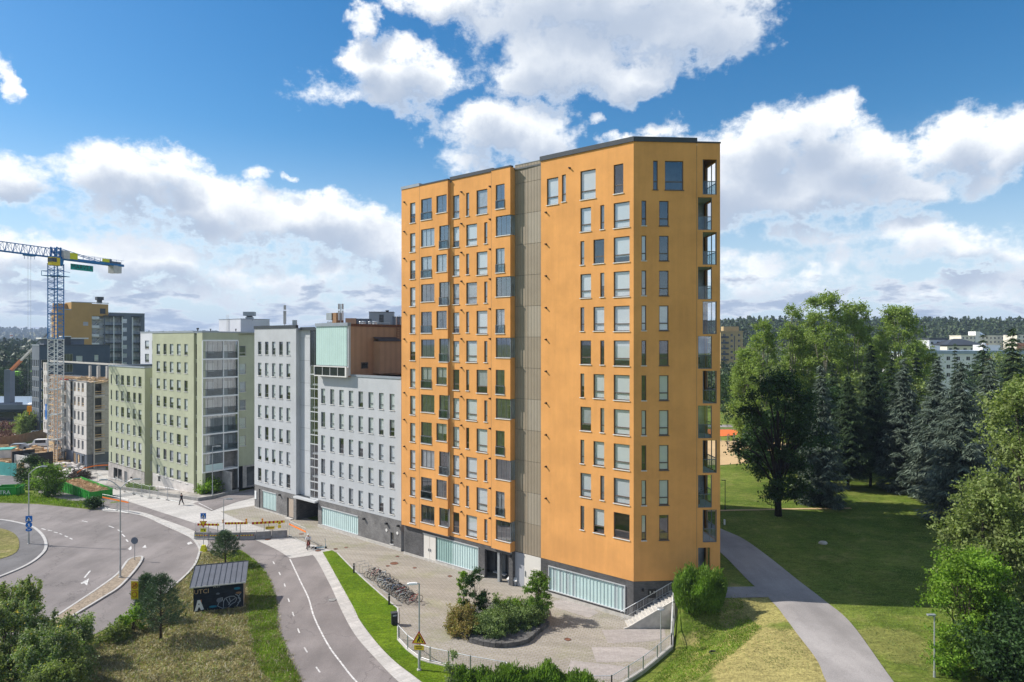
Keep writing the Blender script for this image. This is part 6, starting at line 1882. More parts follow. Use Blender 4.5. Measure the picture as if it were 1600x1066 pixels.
# blue signs on the single-arm lamp
o = thing('crossing_sign', 'blue square pedestrian crossing sign on the single-arm lamp', 'traffic sign', G(45, 851, 0) + Vector((.1, -.13, 3.05)), R(12))
on('sign_plate', rect(.72, .72), 'sign_blue', o, 0); on('triangle', tri(.56, -.08), 'white_p', o, -.014); on('pictogram', [(x * .75, z * .75 - .02) for x, z in WALKER], 'black', o, -.028)
o = thing('footway_sign', 'blue round foot and cycle path sign below the crossing sign', 'traffic sign', G(45, 851, 0) + Vector((.1, -.13, 2.35)), R(12))
on('sign_plate', disc(.36), 'sign_blue', o, 0); on('pictogram', [(x * .8, z * .8 + .02) for x, z in WALKER], 'white_p', o, -.014)
o = thing('direction_sign', 'lowest blue oval sign on the single-arm lamp', 'traffic sign', G(45, 851, 0) + Vector((.1, -.13, 1.78)), R(12))
on('sign_plate', [(x, z * .55) for x, z in disc(.36)], 'sign_blue', o, 0)
on('pictogram', rect(.3, .05), 'white_p', o, -.014)
o = thing('sign_plate', 'thin grey sign seen edge-on across the blue signs', 'traffic sign', G(45, 851, 0) + Vector((0, -.2, 2.72)), R(-70))
on('panel', rect(.9, .10), 'flash_l', o, 0)
# round sign seen from behind
def back_sign(label, p, hgt, r):
    o = thing('round_sign', label, 'traffic sign', p)
    link('post', MB().cyl((0, 0, 0), (0, 0, hgt), .035, None, 7), 'steel', o)
    on('sign_back', disc(r, hgt - r * .8), 'slate', o, -.05, 0, .02); on('sign_face', disc(r * .98, hgt - r * .8), 'sign_blue', o, -.025, 0, .01)
    return o
back_sign('grey back of a round sign at the tip of the traffic island', G(210.5, 877, 0) + Vector((0, 0, .1)), 2.45, .38)
back_sign('grey back of a round sign in front of the concrete barrier', G(349.5, 866, 0) + Vector((.02, -.25, 0)), 2.75, .38)
# yellow speed sign
o = thing('speed_sign', 'yellow sign with a crossed-out 30 circle and a second yellow panel below', 'traffic sign', G(211, 975, 0), R(-4))
link('post', MB().cyl((0, 0, 0), (0, 0, 2.9), .035, None, 7), 'steel', o)
on('sign_plate', rect(.64, .78, 3.25), 'yellow', o, -.06); on('ring', disc(.26, 3.27), 'red', o, -.074); on('disc', disc(.20, 3.27), 'yellow', o, -.088)
tm = text_mesh('30', .30); link('numerals', tm, 'black', o, (0, -.11, 3.27))
on('slash', [(-.19, 3.12), (-.15, 3.08), (.19, 3.42), (.15, 3.46)], 'red', o, -.12)
on('lower_plate', rect(.64, .72, 2.46), 'yellow', o, -.06); on('ring', disc(.24, 2.52), 'red', o, -.074); on('disc', disc(.185, 2.52), 'yellow', o, -.088); on('divider', rect(.62, .03, 2.84), 'red', o, -.075)
# warning triangle on the lamp at the fence
o = thing('roadworks_sign', 'red-bordered yellow roadworks triangle with a digging figure on the fence lamp', 'traffic sign', G(655, 1048, 0) + Vector((0, -.12, 2.32)), R(-6))
on('border', tri(1.08), 'red', o, 0); on('sign_plate', tri(.84, -.01), 'yellow', o, -.014)
on('pictogram', [(-.16, -.20), (-.08, -.20), (-.04, -.05), (.02, -.18), (.08, -.18), (.04, .02), (.10, .10), (.18, -.04), (.24, -.20), (.30, -.20), (.32, -.12), (.22, -.06), (.14, .16), (.06, .24), (-.02, .22), (-.04, .10), (-.10, .0)], 'black', o, -.028)
on('pictogram', [(.0 + .06 * math.cos(a * .785), .30 + .06 * math.sin(a * .785)) for a in range(8)], 'black', o, -.028)
o = thing('distance_plate', 'small yellow plate under the roadworks triangle', 'traffic sign', G(655, 1048, 0) + Vector((0, -.12, 1.72)), R(-6))
on('sign_plate', rect(.72, .34), 'yellow', o, 0)
for i, w in enumerate((.5, .4)): on('lettering', rect(w, .035, .07 - .12 * i), 'black', o, -.014)
# give-way and crossing signs by the barrier
p = G(318, 861.5, 0)
o = thing('give_way_sign', 'red and yellow give-way triangle below a blue crossing sign, in a yellow foot', 'traffic sign', p)
link('post', MB().cyl((0, 0, .3), (0, 0, 4.3), .035, None, 7), 'steel', o)
on('crossing_plate', rect(.64, .64, 4.05), 'sign_blue', o, -.06); on('crossing_triangle', tri(.52, 3.98), 'white_p', o, -.074); on('pictogram', [(x * .7, z * .7 + 4.04) for x, z in WALKER], 'black', o, -.088)
on('border', tri(.86, 3.22, False), 'red', o, -.06); on('sign_plate', tri(.60, 3.25, False), 'yellow', o, -.074)
on('lower_plate', rect(.66, .42, 2.42), 'yellow_g', o, -.06); on('lettering', rect(.30, .05, 2.48, -.1), 'black', o, -.074); on('lettering', rect(.10, .22, 2.42, .16), 'black', o, -.074)
m_ = MB(); m_.v = [(-.36, -.3, 0), (.36, -.3, 0), (.36, .3, 0), (-.36, .3, 0), (-.18, -.14, .7), (.18, -.14, .7), (.18, .14, .7), (-.18, .14, .7)]
m_.f = [(0, 3, 2, 1), (0, 1, 5, 4), (1, 2, 6, 5), (2, 3, 7, 6), (3, 0, 4, 7), (4, 5, 6, 7)]
link('foot', m_, 'yellow_g', o)

# barrier: concrete blocks, mesh panels, striped boards ------------------
b0, b1 = G(304, 843, 0), G(449, 839.5, 0)
mid = G(375, 843.5, 0)
bline = curve([b0, mid, b1], 12)
blen = [0]
for a_, c_ in zip(bline, bline[1:]): blen.append(blen[-1] + (c_ - a_).length)
def bpt(s):
    for i in range(len(blen) - 1):
        if s <= blen[i + 1]:
            t_ = (s - blen[i]) / (blen[i + 1] - blen[i]); q = bline[i].lerp(bline[i + 1], t_); d = bline[i + 1] - bline[i]; return q, math.atan2(d.y, d.x)
    d = bline[-1] - bline[-2]; return bline[-1], math.atan2(d.y, d.x)
NB_ = 6; bl = blen[-1] / NB_
prof = [(-.28, 0), (-.28, .14), (-.15, .34), (-.10, .88), (.10, .88), (.15, .34), (.28, .14), (.28, 0)]
def block_mesh(L):
    m = MB(); n = len(prof)
    m.v = [(-L / 2, y, z) for y, z in prof] + [(L / 2, y, z) for y, z in prof]
    m.f = [tuple(range(n)), tuple(reversed(range(n, 2 * n)))] + [(i, i + n, (i + 1) % n + n, (i + 1) % n) for i in range(n)]
    return m.mesh('block')
bm_ = block_mesh(bl - .05)
pos = ['leftmost grey', 'second from the left grey', 'third from the left grey', 'fourth, middle-right grey', 'fifth paler', 'rightmost pale']
for i in range(NB_):
    q, a = bpt((i + .5) * bl)
    o = thing('concrete_barrier', pos[i] + ' concrete block of the road barrier', 'barrier block', q, a, 'concrete blocks of the road barrier')
    link('block', bm_, 'concrete_d' if i < 4 else 'concrete', o)
    link('lifting_loop', MB().box(-bl / 2 + .08, -bl / 2 + .12, -.04, .04, .88, 1.02), 'black', o)
    if i < 4:
        st = MB(); st2 = MB(); n_ = 10
        for k in range(n_):
            x0 = -bl / 2 + .15 + (bl - .3) * k / n_; (st if k % 2 else st2).box(x0, x0 + (bl - .3) / n_, -.155, -.13, .50, .60)
        link('striped_board', st, 'red', o); link('striped_board', st2, 'yellow_g', o)
# mesh panels on top
def mesh_panel(W_, H_, dense=10):
    m = MB()
    m.cyl((-W_ / 2, 0, 0), (-W_ / 2, 0, H_), .022, None, 5).cyl((W_ / 2, 0, 0), (W_ / 2, 0, H_), .022, None, 5)
    m.cyl((-W_ / 2, 0, H_), (W_ / 2, 0, H_), .02, None, 5).cyl((-W_ / 2, 0, .12), (W_ / 2, 0, .12), .02, None, 5)
    fm = m.mesh('frame'); w = MB()
    for k in range(1, dense): w.box(-W_ / 2 + W_ * k / dense - .004, -W_ / 2 + W_ * k / dense + .004, -.004, .004, .12, H_)
    for k in range(1, 6): w.box(-W_ / 2, W_ / 2, -.004, .004, .12 + (H_ - .12) * k / 6 - .004, .12 + (H_ - .12) * k / 6 + .004)
    return fm, w.mesh('wire_mesh')
pf, pw_ = mesh_panel(blen[-1] / 4 - .06, 1.15)
names4 = ['leftmost', 'second from the left', 'third from the left', 'rightmost']
for i in range(4):
    q, a = bpt((i + .5) * blen[-1] / 4)
    o = thing('fence_panel', names4[i] + ' wire mesh panel standing behind the concrete barrier', 'fence panel', q + Vector((0, .25, .88)), a, 'mesh panels behind the concrete barrier')
    link('frame', pf, 'steel', o); link('wire_mesh', pw_, 'steel', o)
def striped(label, s0, s1, z_, n_, am=None):
    q0, _ = bpt(s0); q1, _ = bpt(s1); mid_ = (q0 + q1) / 2; d = q1 - q0; L = d.length
    o = thing('barrier_board', label, 'barrier board', mid_ + Vector((0, .12, z_)), math.atan2(d.y, d.x), 'striped boards over the barrier')
    ms_ = [MB().box(0, L / n_ - .003, -.02, .02, -.13, .13).mesh('stripe') for _ in (0, 1)]
    for k in range(n_): link('stripe', ms_[k % 2], 'yellow' if k % 2 else 'red', o, (-L / 2 + L * k / n_, 0, 0))
    link('bracket', MB().box(-.03, .03, .02, .08, -.9, .05), 'steel', o)
striped('left red and yellow striped board behind the give-way sign', .3, 3.0, 1.78, 12)
striped('middle red and yellow striped board right of the thin lamp', 3.7, 6.4, 1.95, 14)
striped('right red and yellow striped board above the yellow arrow sign', 6.9, 10.7, 1.90, 16)
for i, (s, z_, lab) in enumerate(((3.5, 1.98, 'amber warning lamp just left of the thin grey lamp post'), (6.25, 2.05, 'amber warning lamp at the right end of the middle striped board'), (8.1, 2.0, 'amber warning lamp above the right striped board'))):
    q, a = bpt(s)
    o = thing('warning_lamp', lab, 'warning lamp', q + Vector((0, .12, z_)))
    link('battery_case', MB().box(-.07, .07, -.06, .06, 0, .2), 'amber', o); link('lens', MB().cyl((0, -.05, .33), (0, .05, .33), .11, None, 12), 'amber', o)
q, a = bpt(9.05)
o = thing('arrow_sign', 'yellow direction sign with a black arrow pointing left', 'traffic sign', q + Vector((0, -.1, 1.30)), a)
on('sign_plate', rect(1.05, .34), 'yellow', o, 0); on('arrow', [(-.48, 0), (-.34, -.13), (-.28, -.13), (-.36, -.03), (.42, -.03), (.42, .03), (-.36, .03), (-.28, .13), (-.34, .13)][::1], 'black', o, -.014)
q, a = bpt(10.15)
o = thing('detour_sign', 'small round yellow sign above a yellow plate at the right end of the barrier', 'traffic sign', q + Vector((0, -.1, 1.30)), a)
on('sign_plate', disc(.22, .55), 'yellow', o, 0); on('pictogram', rect(.06, .2, .55), 'black', o, -.014); on('lower_plate', rect(.36, .36, .08), 'yellow', o, 0)

# loose construction fences ----------------------------------------------
def site_fence(pts, labels, group, Hh=2.0, net=None, ground=None):
    W_ = []
    for i in range(len(pts) - 1):
        a_, c_ = pts[i], pts[i + 1]; d = c_ - a_; L = math.hypot(d.x, d.y)
        fm, wm = mesh_panel(L - .08, Hh, 9)
        mid_ = (a_ + c_) / 2; o = thing('fence_panel', labels if isinstance(labels, str) else labels[i], 'fence panel', mid_, math.atan2(d.y, d.x), group)
        link('frame', fm, 'steel', o); link('wire_mesh', wm, 'steel', o)
        link('foot', MB().box(-L / 2 - .3, -L / 2 + .3, -.14, .14, 0, .13), 'concrete_d', o)
        if net and i in net: link('barrier_tape', MB().box(-L / 2, L / 2, -.03, -.02, Hh * .74, Hh * .84), 'orange_net', o)
site_fence([G(452, 838, 0), G(478, 851, 0)], ['wire mesh panel with orange tape beside the cyclist'], 'loose mesh fences', 1.9, (0,))
site_fence([G(160, 794), G(183, 799), G(201, 803)], ['left mesh panel with orange tape at the road bend', 'right mesh panel with orange tape at the road bend'], 'loose mesh fences', 2.0, (0, 1))
pl = [G(152, 758), G(167, 763), G(180, 765), G(195, 769.5), G(209, 773), G(221, 776), G(234, 779), G(247, 779.5), G(262, 782), G(281, 786)]
ordn = ['first', 'second', 'third', 'fourth', 'fifth', 'sixth', 'seventh', 'eighth', 'last']
site_fence(pl, [f'mesh fence panel along the green houses, {w} from the skip' for w in ordn], 'loose mesh fences', 1.9)
pl = [G(120, 752), G(132, 745), G(150, 741), G(170, 740)]
site_fence(pl, ['mesh panel with orange tape nearest the rubble heap', 'mesh panel with orange tape below the panelled building corner', 'mesh panel with orange tape by the pale brick base'], 'loose mesh fences', 2.2, (0, 1, 2))

# plaza fence with posts ---------------------------------------------------
def plaza_fence(label, pts, hgt, wallh, tag_=''):
    o = thing('mesh_fence', label, 'fence', pts[0])
    o0 = Vector(pts[0]); loc = [Vector(q) - o0 for q in pts]
    kerb_ = MB(); rail = MB(); wire = MB()
    for a_, c_ in zip(loc, loc[1:]):
        d = c_ - a_; L = Vector((d.x, d.y, 0)).length; n_ = max(1, int(round(L / 2.2)))
        up = Vector((0, 0, 1))
        rail.cyl(a_ + up * hgt, c_ + up * hgt, .03, None, 6)
        rail.cyl(a_ + up * (wallh + .08), c_ + up * (wallh + .08), .02, None, 5)
        nn = Vector((-d.y, d.x, 0)).normalized() * .13
        if True:
            kerb_.v += [tuple(a_ + nn - up * .5), tuple(c_ + nn - up * .5), tuple(c_ - nn - up * .5), tuple(a_ - nn - up * .5), tuple(a_ + nn + up * wallh), tuple(c_ + nn + up * wallh), tuple(c_ - nn + up * wallh), tuple(a_ - nn + up * wallh)]
            k = len(kerb_.v) - 8; kerb_.f += [tuple(k + i for i in q) for q in ((4, 7, 6, 5), (0, 1, 5, 4), (2, 3, 7, 6), (1, 2, 6, 5), (3, 0, 4, 7))]
        m = int(L / .22)
        for k in range(m):
            q = a_ + d * (k + .5) / m
            wire.bar(q + up * (wallh + .08), q + up * hgt, .008)
        for k in range(1, 6):
            zz_ = wallh + .08 + (hgt - wallh - .08) * k / 6; wire.bar(a_ + up * zz_, c_ + up * zz_, .008)
        for k in range(n_):
            q = a_ + d * k / n_
            link('post', MB().box(-.04, .04, -.04, .04, 0, hgt + .05), 'steel', o, q)
    link('post', MB().box(-.04, .04, -.04, .04, 0, hgt + .05), 'steel', o, loc[-1])
    link('base_wall', kerb_, 'concrete', o); link('top_rail', rail, 'alu', o); link('wire_mesh', wire, 'steel', o)
    return o
plaza_fence('low mesh fence on a concrete kerb curving round the bottom left of the plaza', [G(622.6, 1000, 0), G(637, 1016, 0), G(657, 1031, 0), G(672, 1036, 0), G(701, 1042.5, 0), G(735, 1050, 0), G(790, 1060, 0), Vector((1.0, 46.6, 0)), Vector((6.8, 46.6, 0))], 1.15, .12)
plaza_fence('mesh fence on a low concrete wall along the right edge of the plaza', [Vector((6.8, 46.6, 0)), G(982, 1066, 0), G(1005, 1051, 0), G(1027, 1033, 0), G(1049, 1014, 0)], 1.15, .28)
fx = G(1049, 1014, 0)
rk = [fx] + [Vector((fx.x + (13.9 - fx.x) * t_, fx.y + (58.6 - fx.y) * t_, 2.35 * ss((t_) * 1.02))) for t_ in (.25, .5, .75, 1.0)]
plaza_fence('mesh fence climbing the retaining wall beside the outside stairs', rk, 1.15, .15)
q1 = Vector((13.9, 58.6, 2.35)); q2 = Vector((17.0, 58.75, 2.5))
plaza_fence('short galvanised railing in front of the tower side entrance', [q1, q2], 1.1, .05)
# stairs -------------------------------------------------------------------
o = thing('outside_stairs', 'pale concrete outside stairs climbing to the right along the dark brick base', 'stairs', (9.75, 57.0, 0), R(4.4))
NS = 15; tr_, rs_ = .275, .16
sm_ = MB().box(0, tr_ + .03, 0, 1.35, -.02, rs_ - .012).box(-.02, tr_ + .03, 0, 1.35, rs_ - .012, rs_).mesh('step')
for i in range(NS): link('step', sm_, 'concrete', o, (i * tr_, 0, i * rs_))
sw = MB(); L = NS * tr_
sw.v = [(-.45, -.16, 0), (L + .1, -.16, 0), (L + .1, -.16, NS * rs_ + .12), (-.1, -.16, .18), (-.45, -.16, .08), (-.45, -.002, 0), (L + .1, -.002, 0), (L + .1, -.002, NS * rs_ + .12), (-.1, -.002, .18), (-.45, -.002, .08)]
sw.f = [(0, 1, 2, 3, 4), (9, 8, 7, 6, 5), (0, 5, 6, 1), (1, 6, 7, 2), (2, 7, 8, 3), (3, 8, 9, 4), (4, 9, 5, 0)]
link('side_wall', sw, 'concrete', o)
hr = MB().cyl((-.35, 1.42, .85), (L, 1.42, .85 + NS * rs_), .035, None, 6)
for i in range(0, NS + 1, 2): hr.cyl((i * tr_, 1.42, i * rs_), (i * tr_, 1.42, i * rs_ + .9), .015, None, 4)
hr.bar((-.35, 1.42, .2), (L, 1.42, .2 + NS * rs_), .02)
for i in range(NS * 2): hr.cyl((i * tr_ / 2, 1.42, i * rs_ / 2 + .1), (i * tr_ / 2, 1.42, i * rs_ / 2 + .85), .007, None, 3)
link('handrail', hr, 'alu', o)
link('landing', MB().box(L, L + 1.3, 0, 1.35, NS * rs_ - .3, NS * rs_), 'concrete', o)
for i in range(3): link('plinth_step', MB().box(1.0 + i * 1.45, 2.45 + i * 1.45, 1.40, 1.47, 0, .45 + i * .78 + .5), 'concrete', o)

# bicycles and rack ---------------------------------------------------------
def make_bike(label, frame='black', basket=False):
    o = thing('bicycle', label, 'bicycle', (0, 0, 0), 0, 'bicycles parked in the rack')
    wr = MB().ring((0, 0, 0), .33, .022, 'Y', 18, 5).mesh('wheel')
    for x in (-.52, .52):
        w = link('wheel', wr, 'rubber', o, (x, 0, .35))
        sp = MB()
        for k in range(8):
            a = k * math.pi / 4; sp.bar((0, 0, 0), (.32 * math.cos(a), 0, .32 * math.sin(a)), .006)
        sp.cyl((0, -.04, 0), (0, .04, 0), .03, None, 6)
        link('spokes', sp, 'steel', w)
    f = MB(); bb = (-.08, 0, .30); st_ = (-.22, 0, .82); hd = (.36, 0, .88); ax = (-.52, 0, .35); fx_ = (.52, 0, .35)
    for a_, c_ in ((bb, st_), (bb, hd), (st_, (.33, 0, .80)), (bb, ax), (st_, ax), (hd, fx_)): f.cyl(a_, c_, .02, None, 6)
    link('frame', f, frame, o)
    link('saddle', MB().box(-.36, -.10, -.07, .07, .90, .96).cyl(st_, (-.24, 0, .92), .015, None, 5), 'black', o)
    link('handlebar', MB().cyl(hd, (.34, 0, 1.02), .016, None, 5).tube([(.24, -.29, 1.03), (.36, -.2, 1.05), (.36, .2, 1.05), (.24, .29, 1.03)], .014, 5), 'black', o)
    link('chainset', MB().ring((-.08, .03, .30), .09, .012, 'Y', 10, 4).bar((-.08, .06, .30), (-.02, .08, .14), .02).bar((-.08, -.06, .30), (-.14, -.08, .46), .02), 'steel', o)
    link('mudguard', MB().tube([(-.88, 0, .46), (-.72, 0, .67), (-.52, 0, .74), (-.34, 0, .69)], .018, 4), 'black', o)
    if basket: link('carrier', MB().box(-.80, -.42, -.08, .08, .76, .79).box(-.8, -.78, -.08, .08, .45, .76), 'steel', o)
    return o
kinds = [make_bike('black bicycle', 'black', True), make_bike('dark red bicycle', 'red'), make_bike('silver bicycle', 'steel'), make_bike('dark blue bicycle', 'crane_blue', True)]
r0 = G(556, 893, 0); r1 = G(636, 949, 0); dr = (r1 - r0); RL = dr.length; dr.normalize()
ra = math.atan2(dr.y, dr.x) + R(78)
btab = [(2.6, 0, 'black bicycle with a carrier, first below the empty hoops'), (3.05, 1, 'dark red bicycle near the upper end of the rack'), (3.6, 0, 'black bicycle right below the dark red one near the upper end'), (4.2, 2, 'silver bicycle in the upper half of the rack'),
        (5.5, 0, 'black bicycle above the gap in the rack'), (6.1, 3, 'dark blue bicycle with a carrier just below the gap'), (6.6, 0, 'black bicycle beside the dark blue one'), (7.1, 2, 'silver bicycle in the crowded middle of the rack'), (7.6, 0, 'black bicycle in the crowded middle below the silver one'),
        (8.1, 3, 'dark blue bicycle level with the lower bollard light'), (8.6, 0, 'black bicycle next below the lower dark blue one'), (9.1, 1, 'dark red bicycle near the lower end of the rack'), (9.6, 0, 'second black bicycle from the lower end of the rack'), (10.1, 2, 'silver bicycle nearest the lower end but two'), (10.6, 0, 'black bicycle last but one at the lower end'), (11.2, 1, 'dark red bicycle standing last at the lower end')]
used = set(); bp = random.Random(4)
nrm = Vector((math.cos(ra), math.sin(ra), 0))
for s, k, lab in btab:
    q = r0 + dr * s + nrm * bp.uniform(.55, .95) * (1 if bp.random() < .6 else 1.1); q.z = .04
    an = ra + bp.uniform(-.15, .15) + (math.pi if bp.random() < .4 else 0)
    if k not in used:
        used.add(k); o = kinds[k]; o.location = q; o.rotation_euler = (R(bp.uniform(-6, 6)), 0, an); o['label'] = lab
    else:
        o = dup(kinds[k], q, an, lab); o.rotation_euler.x = R(bp.uniform(-7, 7))
rk_ = thing('bicycle_rack', 'long steel bicycle rack of square hoops beside the verge', 'bicycle rack', r0, math.atan2(dr.y, dr.x))
hm = MB().tube([(0, 0, 0), (0, 0, .95), (0, 1.0, .95), (0, 1.0, .55)], .025, 6).mesh('hoop')
n_ = 13
for i in range(n_): link('hoop', hm, 'steel', rk_, (i * (RL - 1) / (n_ - 1), 0, 0))
link('ground_rail', MB().box(-.1, RL - .9, -.03, .03, .0, .06).box(-.1, RL - .9, .97, 1.03, .0, .05), 'steel', rk_)

# manholes
for i, (px, py, r_, mt_, lab) in enumerate([(616, 881, .42, 'rustiron', 'large rusty manhole cover in the plaza by the bicycle rack'), (606, 885, .2, 'rustiron', 'small manhole cover left of the large rusty one'), (648, 888, .2, 'rustiron', 'small manhole cover right of the large rusty one'),
        (703, 901, .22, 'rustiron', 'small rusty cover in front of the teal glass band'), (524.5, 858.5, .24, 'rustiron', 'rusty cover near the top of the verge'), (541, 856, .2, 'rustiron', 'small rusty cover just right of the one at the verge top'),
        (887, 1000, .25, 'rustiron', 'rusty cover in the middle of the front paving'), (471, 835, .3, 'rustiron', 'rusty cover beside the mesh panel with tape'), (418.5, 843.5, .32, 'rustiron', 'rusty cover just in front of the pale barrier block'), (519, 938, .35, 'concrete_d', 'dark round cover in the cycle path'), (497, 861, .3, 'rustiron', 'rusty cover at the tip of the pale paving by the scooter'), (621, 870, .2, 'rustiron', 'rusty cover near the small basement window')]):
    q = G(px, py, 0)
    o = thing('manhole_cover', lab, 'manhole cover', (q.x, q.y, .040))
    link('cover', MB().cyl((0, 0, -.03), (0, 0, .008), r_, None, 18), mt_, o); link('rim', MB().ring((0, 0, 0), r_ + .03, .015, 'Z', 18, 4), 'flash', o)
o = thing('hose_ring', 'black rubber ring lying on the dry lawn', 'tyre', G(1115, 1022) + Vector((0, 0, .08)))
link('ring', MB().ring((0, 0, 0), .26, .07, 'Z', 20, 7), 'rubber', o)
o = thing('boulder', 'small pale rock on the shaded lawn', 'rock', G(1286, 850)); m_ = MB().sphere((0, 0, .1), .5, .35, .22, 9, 5)
m_.v = [(x + rnd.uniform(-.05, .05), y + rnd.uniform(-.04, .04), z) for x, y, z in m_.v]; link('stone', m_, 'concrete', o)

# black shed ---------------------------------------------------------------
s0 = G(302.2, 957.3, 0); s1 = G(380.3, 948.5, 0); sd = s1 - s0; SLn = sd.length
shed = thing('utility_shed', 'black utility shed covered in graffiti with a grey seamed roof on the rough grass', 'shed', s0, math.atan2(sd.y, sd.x))
D_ = 2.9; H0, H1 = 2.42, 2.95
wm = MB(); wm.v = [(0, 0, -.3), (SLn, 0, -.3), (SLn, D_, -.3), (0, D_, -.3), (0, 0, H0), (SLn, 0, H0), (SLn, D_, H1), (0, D_, H1)]
wm.f = [(0, 1, 5, 4), (2, 3, 7, 6), (3, 0, 4, 7)]; link('wall', wm, 'shed_dark', shed)
link('side_boards', MB().poly([(SLn, 0, -.3), (SLn, D_, -.3), (SLn, D_, H1), (SLn, 0, H0)]).box(SLn - .002, SLn + .03, -.02, .12, -.1, H0), 'tandoor', shed)
for i in range(9): link('board', MB().box(0.01, SLn - .01, -.022, -.002, .02 + i * .265, .27 + i * .265), 'shed_dark', shed)
slope = math.atan2(H1 - H0, D_); Lr = (D_ + .85) / math.cos(slope)
RM = Matrix.Translation((-.25, -.45, H0 - .45 * math.tan(slope) + .06)) @ Matrix.Rotation(slope, 4, 'X')
NPn = 10; pwid = (SLn + .5) / NPn
for i in range(NPn):
    link('roof_panel', MB().box(i * pwid + .015, (i + 1) * pwid - .015, 0, Lr, 0, .03, RM), 'shed_roof', shed)
    link('seam', MB().box(i * pwid - .015, i * pwid + .015, 0, Lr, 0, .07, RM), 'flash', shed)
link('seam', MB().box(NPn * pwid - .015, NPn * pwid + .015, 0, Lr, 0, .07, RM), 'flash', shed)
link('eaves_board', MB().box(0, NPn * pwid, -.03, 0, -.10, .02, RM), 'sill', shed)
link('ridge_flashing', MB().box(0, NPn * pwid, Lr, Lr + .06, -.08, .08, RM), 'flash', shed)
def graf(pts, w, z_off, mat, name='graffiti'):
    m = MB()
    for a_, c_ in zip(pts, pts[1:]): m.bar((a_[0], -.03, a_[1]), (c_[0], -.03, c_[1]), w * .25, w)
    return link(name, m, mat, shed)
# big white A (outline of the letter with its counter)
on('graffiti', [(.10, .10), (.32, .12), (.42, .42), (.50, .42), (.62, .14), (.86, .20), (.56, 1.06), (.34, 1.06)], 'white_p', shed, -.045)
on('graffiti', disc(.06, .70, 8), 'shed_dark', shed, -.06).location.x = .45
link('graffiti', text_mesh('UTCI', .55, 'LEFT'), 'wood', shed, (.04, -.045, 1.78))
link('graffiti', text_mesh('ATP', .34, 'LEFT'), 'sill', shed, (1.62, -.045, 2.12))
tags = [[(2.3, 1.02), (2.55, 1.05), (2.45, .75), (2.2, .62), (2.12, .35), (2.5, .12), (2.95, .08), (3.2, .3), (3.0, .62), (2.8, .98), (3.15, 1.1), (3.5, 1.08), (3.75, .85), (3.62, .55), (3.3, .4), (3.05, .12)],
        [(2.5, 1.0), (2.62, .66), (2.75, .98)], [(2.62, .66), (2.6, .15)], [(3.1, 1.0), (3.2, .62), (3.62, .88)], [(3.2, .62), (3.02, .35)], [(3.75, 1.2), (4.05, .8), (3.9, .4), (3.72, .15)], [(3.6, 1.25), (3.9, 1.05), (4.1, 1.3)], [(3.85, .95), (4.08, .6), (3.8, .45)]]
for t_ in tags: graf([(x * .98 - .1, z) for x, z in t_], .05, 0, 'flash_l')
for (x, z, rx, rz, mt_) in ((3.6, 1.75, .28, .12, 'cyan'), (3.72, 1.35, .26, .10, 'wood_br'), (2.0, 1.45, .16, .09, 'slate'), (1.6, .35, .35, .10, 'cyan'), (.62, .95, .05, .16, 'rust'), (2.1, .85, .22, .22, 'slate')):
    link('graffiti', plate([(x + rx * math.cos(a * .785), z + rz * math.sin(a * .785)) for a in range(8)], .01), mt_, shed, (0, -.038 - .001 * x, 0))
bo = shed  # the tag shapes lie just proud of the boards

